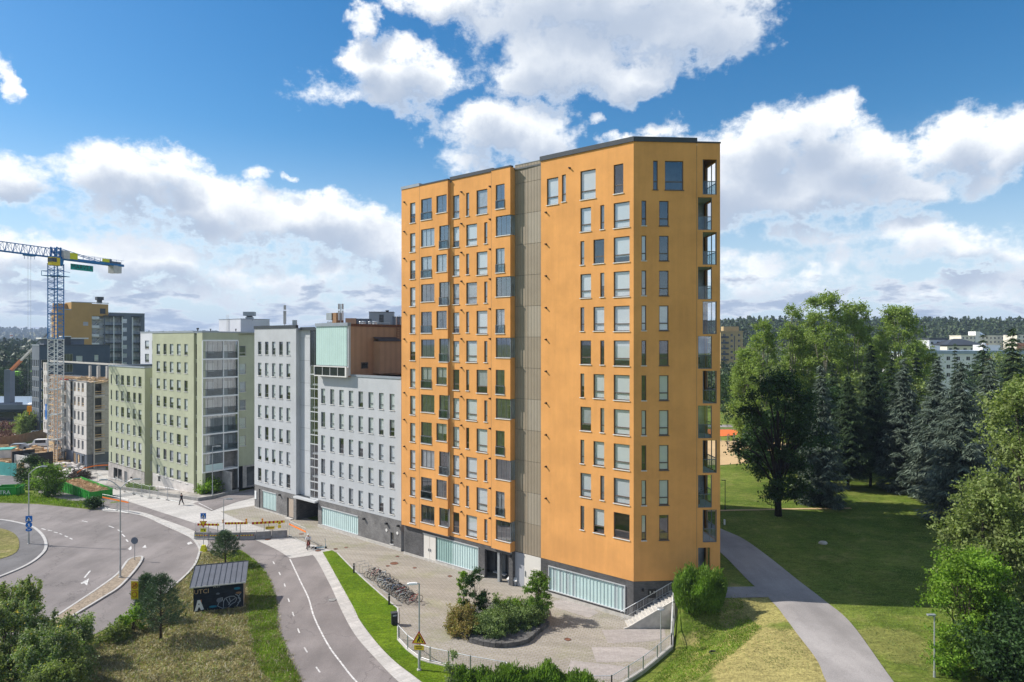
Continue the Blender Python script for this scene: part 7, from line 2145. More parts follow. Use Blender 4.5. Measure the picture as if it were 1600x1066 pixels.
# people --------------------------------------------------------------------
def person(label, loc, rz, joints, shirt, trousers, hair=None, helmet=None, extra=None):
    """one skinned body; joints: dict of named points"""
    o = thing('person', label, 'person', loc, rz)
    J = joints; V = []; E = []; Rr = []
    def add_(n_, p_, r_, par=None):
        V.append(p_); Rr.append(r_); i = len(V) - 1
        if par is not None: E.append((par, i))
        return i
    hip = add_('hip', J['hip'], (.15, .11))
    waist = add_('w', J['waist'], (.125, .095), hip); ch = add_('c', J['chest'], (.17, .11), waist)
    nk = add_('n', J['neck'], (.055, .055), ch); hd_ = add_('h0', J['head'], (.085, .09), nk); add_('h1', J['crown'], (.07, .075), hd_)
    for s in 'LR':
        sh_ = add_('s', J['sh' + s], (.06, .06), ch); el_ = add_('e', J['el' + s], (.042, .042), sh_); wr_ = add_('wr', J['ha' + s], (.028, .028), el_)
        d = (Vector(J['ha' + s]) - Vector(J['el' + s])).normalized(); hp = Vector(J['ha' + s]) + d * .07
        pm = add_('pm', tuple(hp), (.036, .02), wr_)
        side = d.cross(Vector((0, 1, .1))).normalized()
        for k, (f_, L_) in enumerate(((-.03, .07), (-.01, .085), (.01, .08), (.03, .06))):
            b_ = hp + side * f_ + d * .02; a1 = add_('f', tuple(b_ + d * L_ * .5), (.010, .010), pm); add_('f', tuple(b_ + d * L_ + Vector((0, 0, -.01))), (.008, .008), a1)
        a1 = add_('t', tuple(hp + side * .055 - d * .01), (.011, .011), pm)
        kn = add_('k', J['kn' + s], (.062, .065), add_('th', J['th' + s], (.085, .09), hip)); an_ = add_('a', J['an' + s], (.04, .042), kn)
        add_('ft', J['to' + s], (.04, .03), an_)
    me = bpy.data.meshes.new('body'); me.from_pydata([tuple(v) for v in V], E, []); me.update()
    bo_ = link('body', me, 'skin', o)
    sk = bo_.modifiers.new('skin', 'SKIN'); sk.use_smooth_shade = True
    for i, sv in enumerate(me.skin_vertices[0].data): sv.radius = Rr[i]; sv.use_root = (i == 0)
    sb = bo_.modifiers.new('sub', 'SUBSURF'); sb.levels = 1; sb.render_levels = 1
    c = lambda *k: [Vector(J[x]) for x in k]
    t_ = MB(); hp_, wa_, ch_, nk_ = c('hip', 'waist', 'chest', 'neck')
    def hull_tube(pts, rs, n=10):
        return t_.tube(pts, rs, n)
    tm_ = MB().tube([hp_ - Vector((0, 0, .02)), wa_, ch_, ch_.lerp(nk_, .55)], [.17, .15, .18, .09], 12)
    for s in 'LR':
        a_, b_, d_ = c('sh' + s, 'el' + s, 'ha' + s); tm_.tube([ch_.lerp(a_, .7), a_, b_, b_.lerp(d_, .85)], [.08, .075, .058, .045], 8)
    link('jacket', tm_.mesh('jacket', True), shirt, o)
    tm_ = MB().tube([wa_ - Vector((0, 0, .03)), hp_, hp_ - Vector((0, 0, .1))], [.155, .175, .12], 12)
    for s in 'LR':
        a_, b_, d_ = c('th' + s, 'kn' + s, 'an' + s); tm_.tube([hp_.lerp(a_, .6), a_, b_, b_.lerp(d_, .9)], [.11, .105, .08, .06], 8)
    link('trousers', tm_.mesh('trousers', True), trousers, o)
    for s in 'LR':
        a_, b_ = c('an' + s, 'to' + s); link('shoe', MB().tube([a_ + (a_ - b_) * .25 - Vector((0, 0, .03)), a_.lerp(b_, .6) - Vector((0, 0, .01)), b_ + (b_ - a_) * .2], [.045, .05, .03], 7), 'black', o)
    H = Vector(J['head']); f_ = Vector(J.get('face', (0, -1, 0)))
    fc = MB().box(-.012, .012, -.012, .012, -.02, .02, Matrix.Translation(H + f_ * .10))
    link('nose', fc, 'skin', o)
    rt = f_.cross(Vector((0, 0, 1)))
    for s in (-1, 1):
        link('eye', MB().sphere(tuple(H + f_ * .085 + rt * s * .032 + Vector((0, 0, .025))), .012, n=6, m=4), 'black', o); link('ear', MB().sphere(tuple(H + rt * s * .088), .02, .012, .03, 6, 4), 'skin', o)
    link('mouth', MB().sphere(tuple(H + f_ * .087 - Vector((0, 0, .045))), .022, .01, .007, 6, 4), 'rust', o)
    link('helmet' if helmet else 'hair', MB().sphere(tuple(H + Vector((0, 0, .065)) - f_ * .015), .105, .115, .085, 12, 8).mesh('h', True), helmet or hair, o)
    return o
# walking pedestrian, heading to the left of the picture
Jw = dict(hip=(0, 0, .92), waist=(0, 0, 1.08), chest=(-.01, 0, 1.34), neck=(-.02, 0, 1.50), head=(-.03, 0, 1.62), crown=(-.03, 0, 1.70), face=(-1, 0, 0),
          shL=(-.01, -.18, 1.43), elL=(.09, -.22, 1.17), haL=(.10, -.21, .93), shR=(-.01, .18, 1.43), elR=(-.02, .22, 1.16), haR=(-.20, .20, 1.02),
          thL=(-.04, -.09, .86), knL=(-.22, -.09, .50), anL=(-.28, -.09, .09), toL=(-.44, -.09, .05), thR=(.04, .09, .86), knR=(.12, .09, .48), anR=(.38, .09, .18), toR=(.30, .09, .06))
person('pedestrian in dark clothes walking left on the pale pavement before the green block', G(283.5, 789.5), R(-15), Jw, 'cloth_dark', 'cloth_dark', hair='black')
# cyclist standing astride, facing the camera
Jc = dict(hip=(0, .10, .96), waist=(0, .08, 1.10), chest=(0, .0, 1.34), neck=(0, -.06, 1.48), head=(0, -.10, 1.59), crown=(0, -.10, 1.67), face=(0, -1, -.1),
          shL=(-.19, .0, 1.41), elL=(-.28, -.14, 1.20), haL=(-.24, -.36, 1.08), shR=(.19, .0, 1.41), elR=(.28, -.14, 1.20), haR=(.24, -.36, 1.08),
          thL=(-.09, .10, .88), knL=(-.16, .0, .50), anL=(-.20, .06, .09), toL=(-.22, -.08, .05), thR=(.09, .10, .88), knR=(.15, -.06, .55), anR=(.13, -.02, .24), toR=(.14, -.16, .22))
cy = G(482, 858, 0) + Vector((0, 0, .03))
person('cyclist in a white top and white helmet stopped on the pale paving', cy, R(8), Jc, 'cloth_white', 'cloth_brown', helmet='white_p')
o = dup(kinds[1], cy + Vector((0, -.02, 0)), R(8) - math.pi / 2, 'dark red bicycle ridden by the cyclist in the white helmet'); o['group'] = ''; del o['group']
for ch in o.children: pass
o = thing('kick_scooter', 'teal electric kick scooter parked at the tip of the verge', 'scooter', G(502, 858, 0) + Vector((0, 0, .03)), R(14))
link('deck', MB().box(-.55, .35, -.08, .08, .14, .20), 'cyan', o); link('stem', MB().tube([(.42, 0, .18), (.50, 0, .35), (.42, 0, 1.12)], .03, 6), 'cyan', o)
link('handlebar', MB().cyl((.42, -.22, 1.13), (.42, .22, 1.13), .018, None, 5), 'black', o)
for x in (-.62, .52): link('wheel', MB().cyl((x, -.03, .12), (x, .03, .12), .12, None, 14), 'rubber', o)
link('mudguard', MB().tube([(-.75, 0, .2), (-.62, 0, .27), (-.5, 0, .2)], .03, 5), 'black', o)
o = dup(kinds[2], G(494, 856, 0) + Vector((-.3, .3, .08)), R(20), 'bicycle lying on its side between the cyclist and the scooter'); o.rotation_euler = (R(80), 0, R(20)); del o['group']

# skips ----------------------------------------------------------------------
def skip(label, p, rz, L, W_, Hh, load=True, words=''):
    o = thing('waste_skip', label, 'skip', p, rz)
    t_ = .06
    link('shell', MB().box(0, L, 0, t_, .1, Hh).box(0, L, W_ - t_, W_, .1, Hh).box(0, t_, t_, W_ - t_, .1, Hh).box(L - t_, L, t_, W_ - t_, .1, Hh).box(0, L, 0, W_, .04, .1).box(-.04, L + .04, -.05, t_, Hh, Hh + .09).box(-.04, L + .04, W_ - t_, W_ + .05, Hh, Hh + .09), 'skip_green', o)
    rib_ = MB().box(-.05, .05, -.07, 0, .1, Hh).mesh('rib')
    n_ = int(L / .75)
    for i in range(n_ + 1): link('rib', rib_, 'skip_green', o, (.05 + i * (L - .1) / n_, 0, 0))
    for i in range(3): link('rib', MB().box(L, L + .07, .2 + i * (W_ - .4) / 2 - .05, .2 + i * (W_ - .4) / 2 + .05, .1, Hh), 'skip_green', o)
    if words: link('lettering', text_mesh(words, .85), 'white_p', o, (L * .5, -.08, Hh * .5))
    if load:
        rg = np.random.default_rng(3); n = 500
        C = np.stack([rg.uniform(.2, L - .2, n), rg.uniform(.2, W_ - .2, n), Hh - .3 + .35 * rg.uniform(0, 1, n)], 1)
        D = unit(rg.normal(size=(n, 3)) * np.array([1, 1, .3])); U = D * rg.uniform(.15, .6, (n, 1)); V = unit(np.cross(D, rg.normal(size=(n, 3)))) * .05
        q = link('load', quads_mesh('load', C, U, V), 'wood', o); q['kind'] = 'stuff'
        link('load_base', MB().box(.1, L - .1, .1, W_ - .1, .1, Hh - .25), 'wood_br', o)
    return o
ka = G(92, 768); kb = G(140, 781); kd = kb - ka
skip('green waste skip full of timber offcuts beside the rounded tree', ka, math.atan2(kd.y, kd.x), kd.length, 3.2, 1.9)
skip('second green skip cut by the left edge of the picture', G(-12, 777), R(8), 3.4, 2.4, 1.35, False, 'ITRA')

# ================================================================== TOWER CRANE
cb = Vector((-100.2, 150.0, -3.0))
crane = thing('tower_crane', 'blue tower crane with a white lower mast and a horizontal jib', 'tower crane', cb)
dj_ = Vector((-.292, -.956, 0)).normalized(); sj = Vector((-dj_.y, dj_.x, 0))
def lattice(m, p, q, w, hgt_, nb, r=.07, rb=.035, axis_=None, tri_=False):
    """four-chord lattice from p to q"""
    p = Vector(p); q = Vector(q); d = (q - p); L = d.length; d.normalize()
    a = axis_ or (sj if abs(d.z) < .5 else Vector((1, 0, 0)))
    b_ = d.cross(a).normalized()
    if abs(d.z) < .5: b_ = Vector((0, 0, 1))
    if tri_: cs_ = [a * w / 2, -a * w / 2, b_ * hgt_]
    else: cs_ = [a * w / 2 + b_ * hgt_ / 2, -a * w / 2 + b_ * hgt_ / 2, -a * w / 2 - b_ * hgt_ / 2, a * w / 2 - b_ * hgt_ / 2]
    n = len(cs_)
    for c in cs_: m.bar(p + c, q + c, r * 2)
    for k in range(nb):
        s0 = p + d * L * k / nb; s1 = p + d * L * (k + 1) / nb; sm = (s0 + s1) / 2
        for i in range(n):
            c0, c1 = cs_[i], cs_[(i + 1) % n]
            m.bar(s0 + c0, s0 + c1, rb * 2)
            m.bar(s0 + c0, sm + c1, rb * 1.8); m.bar(sm + c1, s1 + c0, rb * 1.8)
    return m
MZ = 44.0
for k in range(8):
    z0_, z1_ = k * MZ / 8, (k + 1) * MZ / 8
    link('mast_section', lattice(MB(), (0, 0, z0_), (0, 0, z1_ - .05), 2.1, 2.1, 4, .075, .035).box(-1.15, 1.15, -1.15, 1.15, z1_ - .18, z1_ - .05), 'crane_white' if k < 5 else 'crane_blue', crane)
link('platform', MB().box(-1.9, 1.9, -1.9, 1.9, 41.2, 41.3).box(-1.9, -1.85, -1.9, 1.9, 42.2, 42.3).box(1.85, 1.9, -1.9, 1.9, 42.2, 42.3).box(-1.9, 1.9, -1.9, -1.85, 42.2, 42.3).box(-1.9, -1.82, -1.9, -1.82, 41.3, 42.2).box(1.82, 1.9, -1.9, -1.82, 41.3, 42.2).box(-1.9, -1.82, 1.82, 1.9, 41.3, 42.2).box(-.04, .04, -1.9, -1.85, 41.3, 42.2), 'crane_blue', crane)
link('slewing_ring', MB().cyl((0, 0, 43.6), (0, 0, 45.0), 1.35, 1.5, 14), 'crane_blue', crane)
J0 = Vector((0, 0, 45.3))
link('jib', lattice(MB(), J0 + dj_ * .8, J0 + dj_ * 44, 1.4, 1.9, 26, .085, .035, sj, True), 'crane_blue', crane)
link('tower_top', lattice(MB(), J0, J0 + Vector((0, 0, 2.3)), 1.3, 1.3, 2, .12, .06), 'crane_blue', crane)
cj = MB(); e_ = J0 - dj_ * 17.2
cj.bar(J0 + sj * .7, e_ + sj * .7, .25, .55).bar(J0 - sj * .7, e_ - sj * .7, .25, .55)
for k in range(10): q = J0 - dj_ * (1.5 + k * 1.6); cj.bar(q + sj * .7, q - sj * .7, .12)
link('counter_jib', cj, 'crane_blue', crane)
link('tie_bar', MB().bar(J0 + Vector((0, 0, 2.2)) + sj * .5, e_ + dj_ * 4 + sj * .6, .12).bar(J0 + Vector((0, 0, 2.2)) - sj * .5, e_ + dj_ * 4 - sj * .6, .12), 'crane_blue', crane)
hr_ = MB()
for s_ in (-1, 1):
    a_ = J0 - dj_ * 3 + sj * s_ * .8; hr_.bar(a_ + Vector((0, 0, 1.2)), e_ + sj * s_ * .8 + Vector((0, 0, 1.2)), .05)
    for k in range(10): q = a_ - dj_ * k * 1.5; hr_.bar(q, q + Vector((0, 0, 1.2)), .04)
link('guard_rail', hr_, 'crane_blue', crane)
Mj = Matrix.Translation(J0) @ (-dj_).to_track_quat('X', 'Z').to_matrix().to_4x4()
link('counterweight', MB().box(14.2, 15.4, -.9, .9, -2.0, -.2, Mj).box(15.5, 16.6, -.7, .7, -1.9, -.2, Mj), 'concrete_w', crane)
link('winch', MB().box(12.2, 13.6, -.5, .5, .1, 1.0, Mj).box(13.8, 16.6, -.5, .5, .1, .8, Mj).cyl(J0 - dj_ * 13.5 + Vector((0, 0, .9)) + sj * .7, J0 - dj_ * 13.5 + Vector((0, 0, .9)) - sj * .7, .35, None, 10), 'slate', crane)
link('sign_board', MB().box(11.0, 12.9, -.95, -.9, .35, 1.1, Mj), 'yellow_g', crane)
link('switch_cabinet', MB().box(.9, 2.4, -1.2, .4, -.1, 1.7, Mj), 'concrete_w', crane)
link('name_board', MB().box(2.3, 4.5, -1.0, -.92, .0, 1.4, Mj), 'yellow_g', crane)
cab = MB().box(-2.6, -.7, -2.1, -.9, -1.9, -.2, Mj); link('cab', cab, 'yellow', crane)
link('cab_window', MB().box(-2.64, -1.5, -2.14, -.9, -1.2, -.35, Mj), 'glass_dark', crane)
# banner and lettering hang parallel to the counter-jib
ra_ = math.atan2(-dj_.y, -dj_.x)
bn_ = link('banner', MB().box(4.4, 10.2, -.03, .03, -2.1, -.75), 'teal', crane, tuple(J0 + sj * -1.0), ra_)
link('lettering', text_mesh('MARVEA', 1.45), 'black', bn_, (7.3, -.05, -1.42))
lt = link('lettering', text_mesh('LIEBHERR', .62), 'white_p', crane, tuple(J0 - sj * .84 - dj_ * 9.2), ra_)
tr = MB(); tp = J0 + dj_ * 6.0
tr.box(-1, 1, -.6, .6, -.35, -.1, Matrix.Translation(tp) @ dj_.to_track_quat('X', 'Z').to_matrix().to_4x4())
for sx in (-.7, .7):
    for sy in (-.5, .5): tr.bar(tp + dj_ * sx + sj * sy, tp + dj_ * sx + sj * sy + Vector((0, 0, -1.0)), .07)
link('trolley', tr, 'crane_blue', crane)
link('hoist_rope', MB().bar(tp + dj_ * .3, tp + dj_ * .3 - Vector((0, 0, 32)), .03).bar(tp - dj_ * .3, tp - dj_ * .3 - Vector((0, 0, 32)), .03), 'steel', crane)
hk = MB().box(-.35, .35, -.25, .25, -33.2, -32, Matrix.Translation(tp)).cyl(tp - Vector((0, 0, 33.2)), tp - Vector((0, 0, 33.9)), .08, None, 6)
link('hook_block', hk, 'amber', crane)

# ================================================================== HOUSE UNDER CONSTRUCTION
con = thing('house_under_construction', 'unfinished apartment block of white precast panels with empty window openings', 'building under construction', (-89.1, 143, -3), absolute=True)
KF = Facade(-89.1, 143.0, A_ANG, con)          # corner at u = 0
u_a = KF.U(94.5); u_b = KF.U(110.0); u_c = KF.U(113.5)
TOPK = 15.4
def pan(F_, u0, u1, r, holes, mat='concrete_w', v=0):
    z0_ = TOPK - 3.05 * (r + 1); z1_ = z0_ + 3.0
    F_.put('wall_panel', wall_mb(u0 + .015, u1 - .015, z0_, z1_, [(a, c, z0_ + .85, z0_ + 2.75) for a, c in holes], v, .30), mat)
    for a, c in holes:
        m_ = MB().box(a, c, .2, .24, z0_ + .85, z0_ + 2.75) if r > 1 else MB().box(a, c, .05, .09, z0_ + 1.0, z0_ + 1.12).box(a, c, .05, .09, z0_ + 1.45, z0_ + 1.57)
        F_.put('opening_shade' if r > 1 else 'guard_board', m_, 'frame_g' if r > 1 else 'wood', None, 0, v)  # lower floors: dark sheet painted as the shade inside an empty opening
for r in range(5):
    pan(KF, u_a, u_b, r, [(KF.U(100.3), KF.U(103.3))])
    pan(KF, u_c, 0, r, [(KF.U(115.2), KF.U(118.2)), (KF.U(121.3), KF.U(124.3)), (KF.U(127.4), KF.U(130.8))])
    z0_ = TOPK - 3.05 * (r + 1)
    KF.put('recess_board', MB().box(u_b, u_c, .5, .55, z0_, z0_ + 3), 'cyan' if r == 2 else 'wood_br')
    KF.put('guard_board', MB().box(u_b, u_c, .1, .14, z0_ + .9, z0_ + 1.0), 'wood')
    pan(KF, KF.U(67.5, 6), KF.U(75.0, 6), r, [(KF.U(69.2, 6), KF.U(70.8, 6)), (KF.U(72.3, 6), KF.U(74.0, 6))], v=6)
pan(KF, KF.U(67.5, 6), KF.U(75.0, 6), -1, [(KF.U(69.2, 6), KF.U(70.8, 6)), (KF.U(72.3, 6), KF.U(74.0, 6))], v=6)
KF.put('ground_floor_wall', wall_mb(u_a, 0, -3.5, .13, [(KF.U(99), KF.U(102.5), -2.9, -.3), (KF.U(113.5), KF.U(117.5), -3.2, -.2), (KF.U(120), KF.U(124), -3.2, -.3), (KF.U(126.5), KF.U(130), -3.2, -.3)], .1, .3), 'slate')
KF.put('plywood_door', MB().box(KF.U(113.5), KF.U(117.5), .2, .25, -3.2, -.2).box(KF.U(120), KF.U(122), .2, .25, -3.2, -.3), 'wood')
KF.put('side_wall', MB().box(KF.U(70, 6) , u_a - .1, 6.4, 6.6, -3, TOPK), 'wood_br')
KF.put('inside_wall', MB().box(KF.U(75.2, 6), -.4, 6.5, 12, -3, TOPK - .4).box(u_a, -.4, 1.2, 1.3, -3, TOPK - .4), 'inside')
KS = Facade(-89.1, 143.0, A_ANG + math.pi / 2, con)
x0_, x1_ = KS.U(146.0), KS.U(147.6); x2_ = 9.5
for r in range(5):
    z0_ = TOPK - 3.05 * (r + 1)
    KS.put('wall_panel', MB().box(.02, x0_, 0, .3, z0_, z0_ + 3), 'concrete_d')
    KS.put('wall_panel', wall_mb(x1_, x2_, z0_, z0_ + 3.0, [(KS.U(147.9), KS.U(161), z0_ + .25, z0_ + 2.55)], .8, .3), 'concrete')
    KS.put('balcony_slab', MB().box(x1_, KS.U(163), -.35, .8, z0_ - .1, z0_ + .1), 'concrete_w')
    KS.put('guard_board', MB().box(x1_, KS.U(163), -.35, -.31, z0_ + .9, z0_ + 1.05).box(x1_, KS.U(163), -.35, -.31, z0_ + .45, z0_ + .57), 'wood')
KS.put('corner_column', MB().box(x0_, x1_, -.3, .1, -3, TOPK), 'concrete')
KS.put('dark_opening', MB().box(.02, x2_, 1.5, 1.6, -3, TOPK - .2), 'inside')
KS.put('ground_floor_wall', MB().box(.02, x2_, .5, .6, -3.5, .13), 'slate')
KF.put('roof_slab', MB().box(u_a, 0, 0, 12, TOPK - .15, TOPK), 'concrete_d')
# unfinished top floor: columns, props, timber
rk2 = random.Random(5)
for k in range(4): KF.put('column', MB().box(u_a + 2 + k * 2.4, u_a + 2.6 + k * 2.4, 5 + (k % 2), 5.4 + (k % 2), TOPK, TOPK + 3.0), 'concrete')
KF.put('site_wall', MB().box(u_a + 6, 2, 8, 8.2, TOPK, TOPK + 2.9), 'lilac')
KF.put('beam', MB().box(KF.U(78, 9), 10, 9, 9.4, TOPK + 3.0, TOPK + 3.4), 'concrete')
KF.put('red_edge_board', MB().box(u_a, u_a + 5, -.05, .05, TOPK + .02, TOPK + .2), 'red')
KF.put('blue_cabin', MB().box(1.0, 3.2, 7, 8, TOPK, TOPK + 2.2), 'sign_blue')
rg = np.random.default_rng(8); n = 420
C = np.stack([rg.uniform(0, 1, n), rg.uniform(0, 1, n), rg.uniform(0, .5, n)], 1)
Pn = np.array([list(KF.P(u_a + c[0] * (-u_a + 5), .3 + c[1] * 8, TOPK + c[2])) for c in C]) - np.array([-89.1, 143, -3])
D = unit(rg.normal(size=(n, 3)) * np.array([1, 1, .15]))
tb = link('timber_pile', quads_mesh('timber', Pn, D * rg.uniform(.3, 1.4, (n, 1)), unit(np.cross(D, rg.normal(size=(n, 3)))) * .09), 'wood', con, con.location.copy()); tb['kind'] = 'stuff'
# scaffold / hoist tower beside the mast
sc = thing('scaffold_tower', 'timber-decked scaffold tower between the crane mast and the panelled front', 'scaffold', (-101.9, 152.5, -3.2), A_ANG)
for r in range(8):
    z_ = r * 2.4
    fr_ = MB()
    for x in (-1.6, 0, 1.6):
        for y in (-.8, .8): fr_.box(x - .05, x + .05, y - .05, y + .05, z_, z_ + 2.4)
    fr_.bar((-1.6, -.8, z_), (1.6, -.8, z_ + 2.4), .06).bar((-1.6, -.8, z_ + 1.1), (1.6, -.8, z_ + 1.1), .06)
    link('frame', fr_, 'alu', sc); link('deck', MB().box(-1.7, 1.7, -.85, -.1, z_ + 2.3, z_ + 2.36), 'wood', sc); link('guard_board', MB().box(-1.7, 1.7, -.9, -.86, z_ + 1.0, z_ + 1.2), 'wood', sc)
link('blue_sheet', MB().box(-3.9, -3.0, -.9, -.85, 9.5, 13), 'sign_blue', sc)

# ================================================================== LEFT BACKGROUND HOUSES
db = thing('apartment_building', 'dark slate blue apartment block behind the crane', 'apartment building', (-135, 195, -3), absolute=True)
D1 = Facade(-135, 195, A_ANG, db); D2 = Facade(-135, 195, A_ANG + math.pi / 2, db)
ud = D1.U(49.8); hs = []
for k in range(6):
    for j in range(4):
        a = ud * (1 - (j + .35) / 4.2); c = a + .8; zz_ = 18.6 - 3 * k
        hs.append((a, c, zz_ - 1.9, zz_)); window(D1, a, 0, zz_ - 1.9, c - a, 1.9, 'far', 'frame_g', 'sill', None)
D1.put('wall', wall_mb(ud, 0, 1.0, 22.7, hs), 'slate')
D1.put('plinth', MB().box(ud, 0, -.03, .1, -4, 1.0), 'brick_dark')
ue = D2.U(171.8); hs = []
for (x0, x1, zt_, hh, st) in ((99, 114, 20.2, 2.4, 'balcony'), (119, 129, 19.6, 1.9, 'far'), (147.5, 154, 19.8, 2.0, 'far'), (64, 76, 18.6, 2.4, 'balcony')):
    for k in range(7):
        if k and x0 != 64 and x0 != 99: continue
        a, c = D2.U(x0), D2.U(x1); hs.append((a, c, zt_ - 3 * k - hh, zt_ - 3 * k)); window(D2, a, 0, zt_ - 3 * k - hh, c - a, hh, st, 'frame_w', None, .9 if x0 > 99 else None)
D2.put('wall', wall_mb(0, ue, -4, 22.7, hs), 'darkblue')
D1.put('roof', MB().prism([(ud, .2), (0, .2), (0, ue), (ud, ue)], 22.3, 22.5), 'roof')
D1.put('interior', MB().box(ud + .3, -1.2, 1.2, ue - .5, -3, 22.2), 'inside')
D1.put('side_wall', MB().quad((ud, ue, -4), (ud, 0, -4), (ud, 0, 22.7), (ud, ue, 22.7)), 'slate')
D1.put('parapet', MB().box(ud - .05, .05, -.08, .3, 22.7, 23.0), 'flash_l'); D2.put('parapet', MB().box(.05, ue, -.08, .3, 22.7, 22.95), 'flash')
D2.put('penthouse', MB().box(2, 12.4, 3, 7, 22.4, 24.6), 'slate'); D2.put('penthouse_roof', MB().box(1.2, 13.4, 2.4, 7.5, 24.6, 25.0), 'sill')
D2.put('canopy', MB().box(6.2, 8.6, 1.8, 4.2, 25.2, 25.5), 'sill'); D2.put('chimney', MB().box(6.6, 8.6, 2.2, 3.6, 22.5, 25.2), 'flash')
gb = thing('apartment_building', 'golden brown apartment tower with open side stairs and grey balcony wing', 'apartment building', (-149.7, 225, -4), absolute=True)
Q1 = Facade(-149.7, 225, A_ANG, gb); Q2 = Facade(-149.7, 225, A_ANG + math.pi / 2, gb)
uq0 = Q1.U(80.5); e1_ = Q2.U(143.5); e2_ = Q2.U(169.5); e3_ = Q2.U(226)
hs = [(uq0 + 1 + j * 1.8, uq0 + 1.8 + j * 1.8, 30.5 - 3 * k, 32 - 3 * k) for k in range(4) for j in range(2)]
for t_ in hs: window(Q1, t_[0], 0, t_[2], .8, 1.5, 'far', 'frame_w', None, .98)
Q1.put('wall', wall_mb(uq0, 0, -4, 34.4, hs), 'gold')
hw = (Q2.U(130), Q2.U(138), 29.2, 30.5); window(Q2, hw[0], 0, hw[2], hw[1] - hw[0], 1.3, 'far', 'frame_w', None, None)
tb0 = Q2.U(111.5)
Q2.put('wall', wall_mb(0, e1_, -4, 34.4, [hw]), 'gold'); Q2.put('wall', MB().box(tb0, e1_, 0, 6, 34.4, 37.0), 'gold')
Q2.put('wall', MB().box(e1_, e2_, .15, 6, 32.6, 36.7), 'gold'); Q2.put('roof_room_side', MB().box(tb0 - 4, tb0, 4, 5, 34.4, 36.6), 'gold')
Q2.put('louvre', MB().box(Q2.U(156.5), Q2.U(165), .10, .16, 33.4, 35.2), 'flash')
Q2.put('parapet', MB().box(0, tb0, -.05, .3, 34.4, 34.65).box(tb0, e2_ + .1, -.05, .3, 36.95, 37.2), 'flash_l')
for k in range(9):
    z_ = 31.4 - 3 * k
    Q2.put('stair_landing', MB().box(e1_, e2_, .2, 3, z_ - .15, z_ + .15), 'concrete'); Q2.put('stair_flight', MB().bar((e1_ + .3, 1.2, z_ - 2.8), (e2_ - 2, 1.2, z_), 1.4, .25), 'concrete')
    Q2.put('stair_rail', MB().box(e1_, e1_ + (e2_ - e1_) * .45, .15, .2, z_ + .15, z_ + 1.0), 'alu')
Q2.put('stair_back_wall', MB().box(e1_, e2_, 3, 3.2, -4, 32.6), 'wood_br')
hs = []
for k in range(9):
    zz_ = 31.8 - 3.05 * k
    a, c = Q2.U(191.5), Q2.U(198.6); hs.append((a, c, zz_ - 1.5, zz_)); window(Q2, a, 0, zz_ - 1.5, c - a, 1.5, 'far', 'frame_w', None, .98)
    for (x0, x1) in ((163, 176.6), (177.6, 190), (207.5, 219.5)):
        a, c = Q2.U(x0), Q2.U(x1); hs.append((a, c, zz_ - 2.2, zz_ + .35)); 
        Q2.put('balcony_slab', MB().box(a, c, -.5, 1.2, zz_ - 2.55, zz_ - 2.3), 'flash')
        o = Q2.put('balcony_railing', MB().box(a, c, -.48, -.44, zz_ - 1.25, zz_ - 1.17).box((a + c) / 2 - .04, (a + c) / 2 + .04, -.46, -.4, zz_ - 2.2, zz_ + .3), 'frame_g')
        link('railing_glass', MB().quad((a, -.46, zz_ - 2.25), (c, -.46, zz_ - 2.25), (c, -.46, zz_ - 1.25), (a, -.46, zz_ - 1.25)), 'glass_bt', o)
        Q2.put('balcony_door', MB().box(a + .4, a + 1.3, 1.0, 1.1, zz_ - 2.2, zz_ - .1).box(a + 1.7, a + 2.5, 1.0, 1.1, zz_ - 1.4, zz_ - .1), 'frame_w' if (k + int(x0)) % 3 else 'blind_g')
Q2.put('wall', wall_mb(e2_, e3_, -4, 33.7, hs, 0, .2), 'slate')
for x in (163, 177, 190.3, 206.5): Q2.put('pilaster', MB().box(Q2.U(x) - .12, Q2.U(x) + .12, -.55, .0, -4, 32.6), 'white_p' if x > 170 else 'slate')
for (x0, x1) in ((161, 192), (205, 220.5)): Q2.put('balcony_roof', MB().box(Q2.U(x0), Q2.U(x1), -.9, .0, 32.5, 32.8), 'flash')
Q2.put('inner_wall', MB().box(.5, e3_ - .3, 1.2, 9, -4, 33), 'inside_l'); Q2.put('roof', MB().box(0, e3_, .2, 10, 33.2, 33.4), 'roof')
Q2.put('parapet', MB().box(e2_, e3_ + .05, -.06, .3, 33.7, 33.95), 'flash_l')
Q2.put('roof_vent', MB().box(Q2.U(156.5), Q2.U(163), 2, 3.2, 37, 38.2).box(Q2.U(154.5), Q2.U(165), 1.6, 3.6, 38.2, 39.3), 'flash')
Q2.put('far_wall', MB().quad((e3_, 0, -4), (e3_, 10, -4), (e3_, 10, 33.7), (e3_, 0, 33.7)), 'slate')

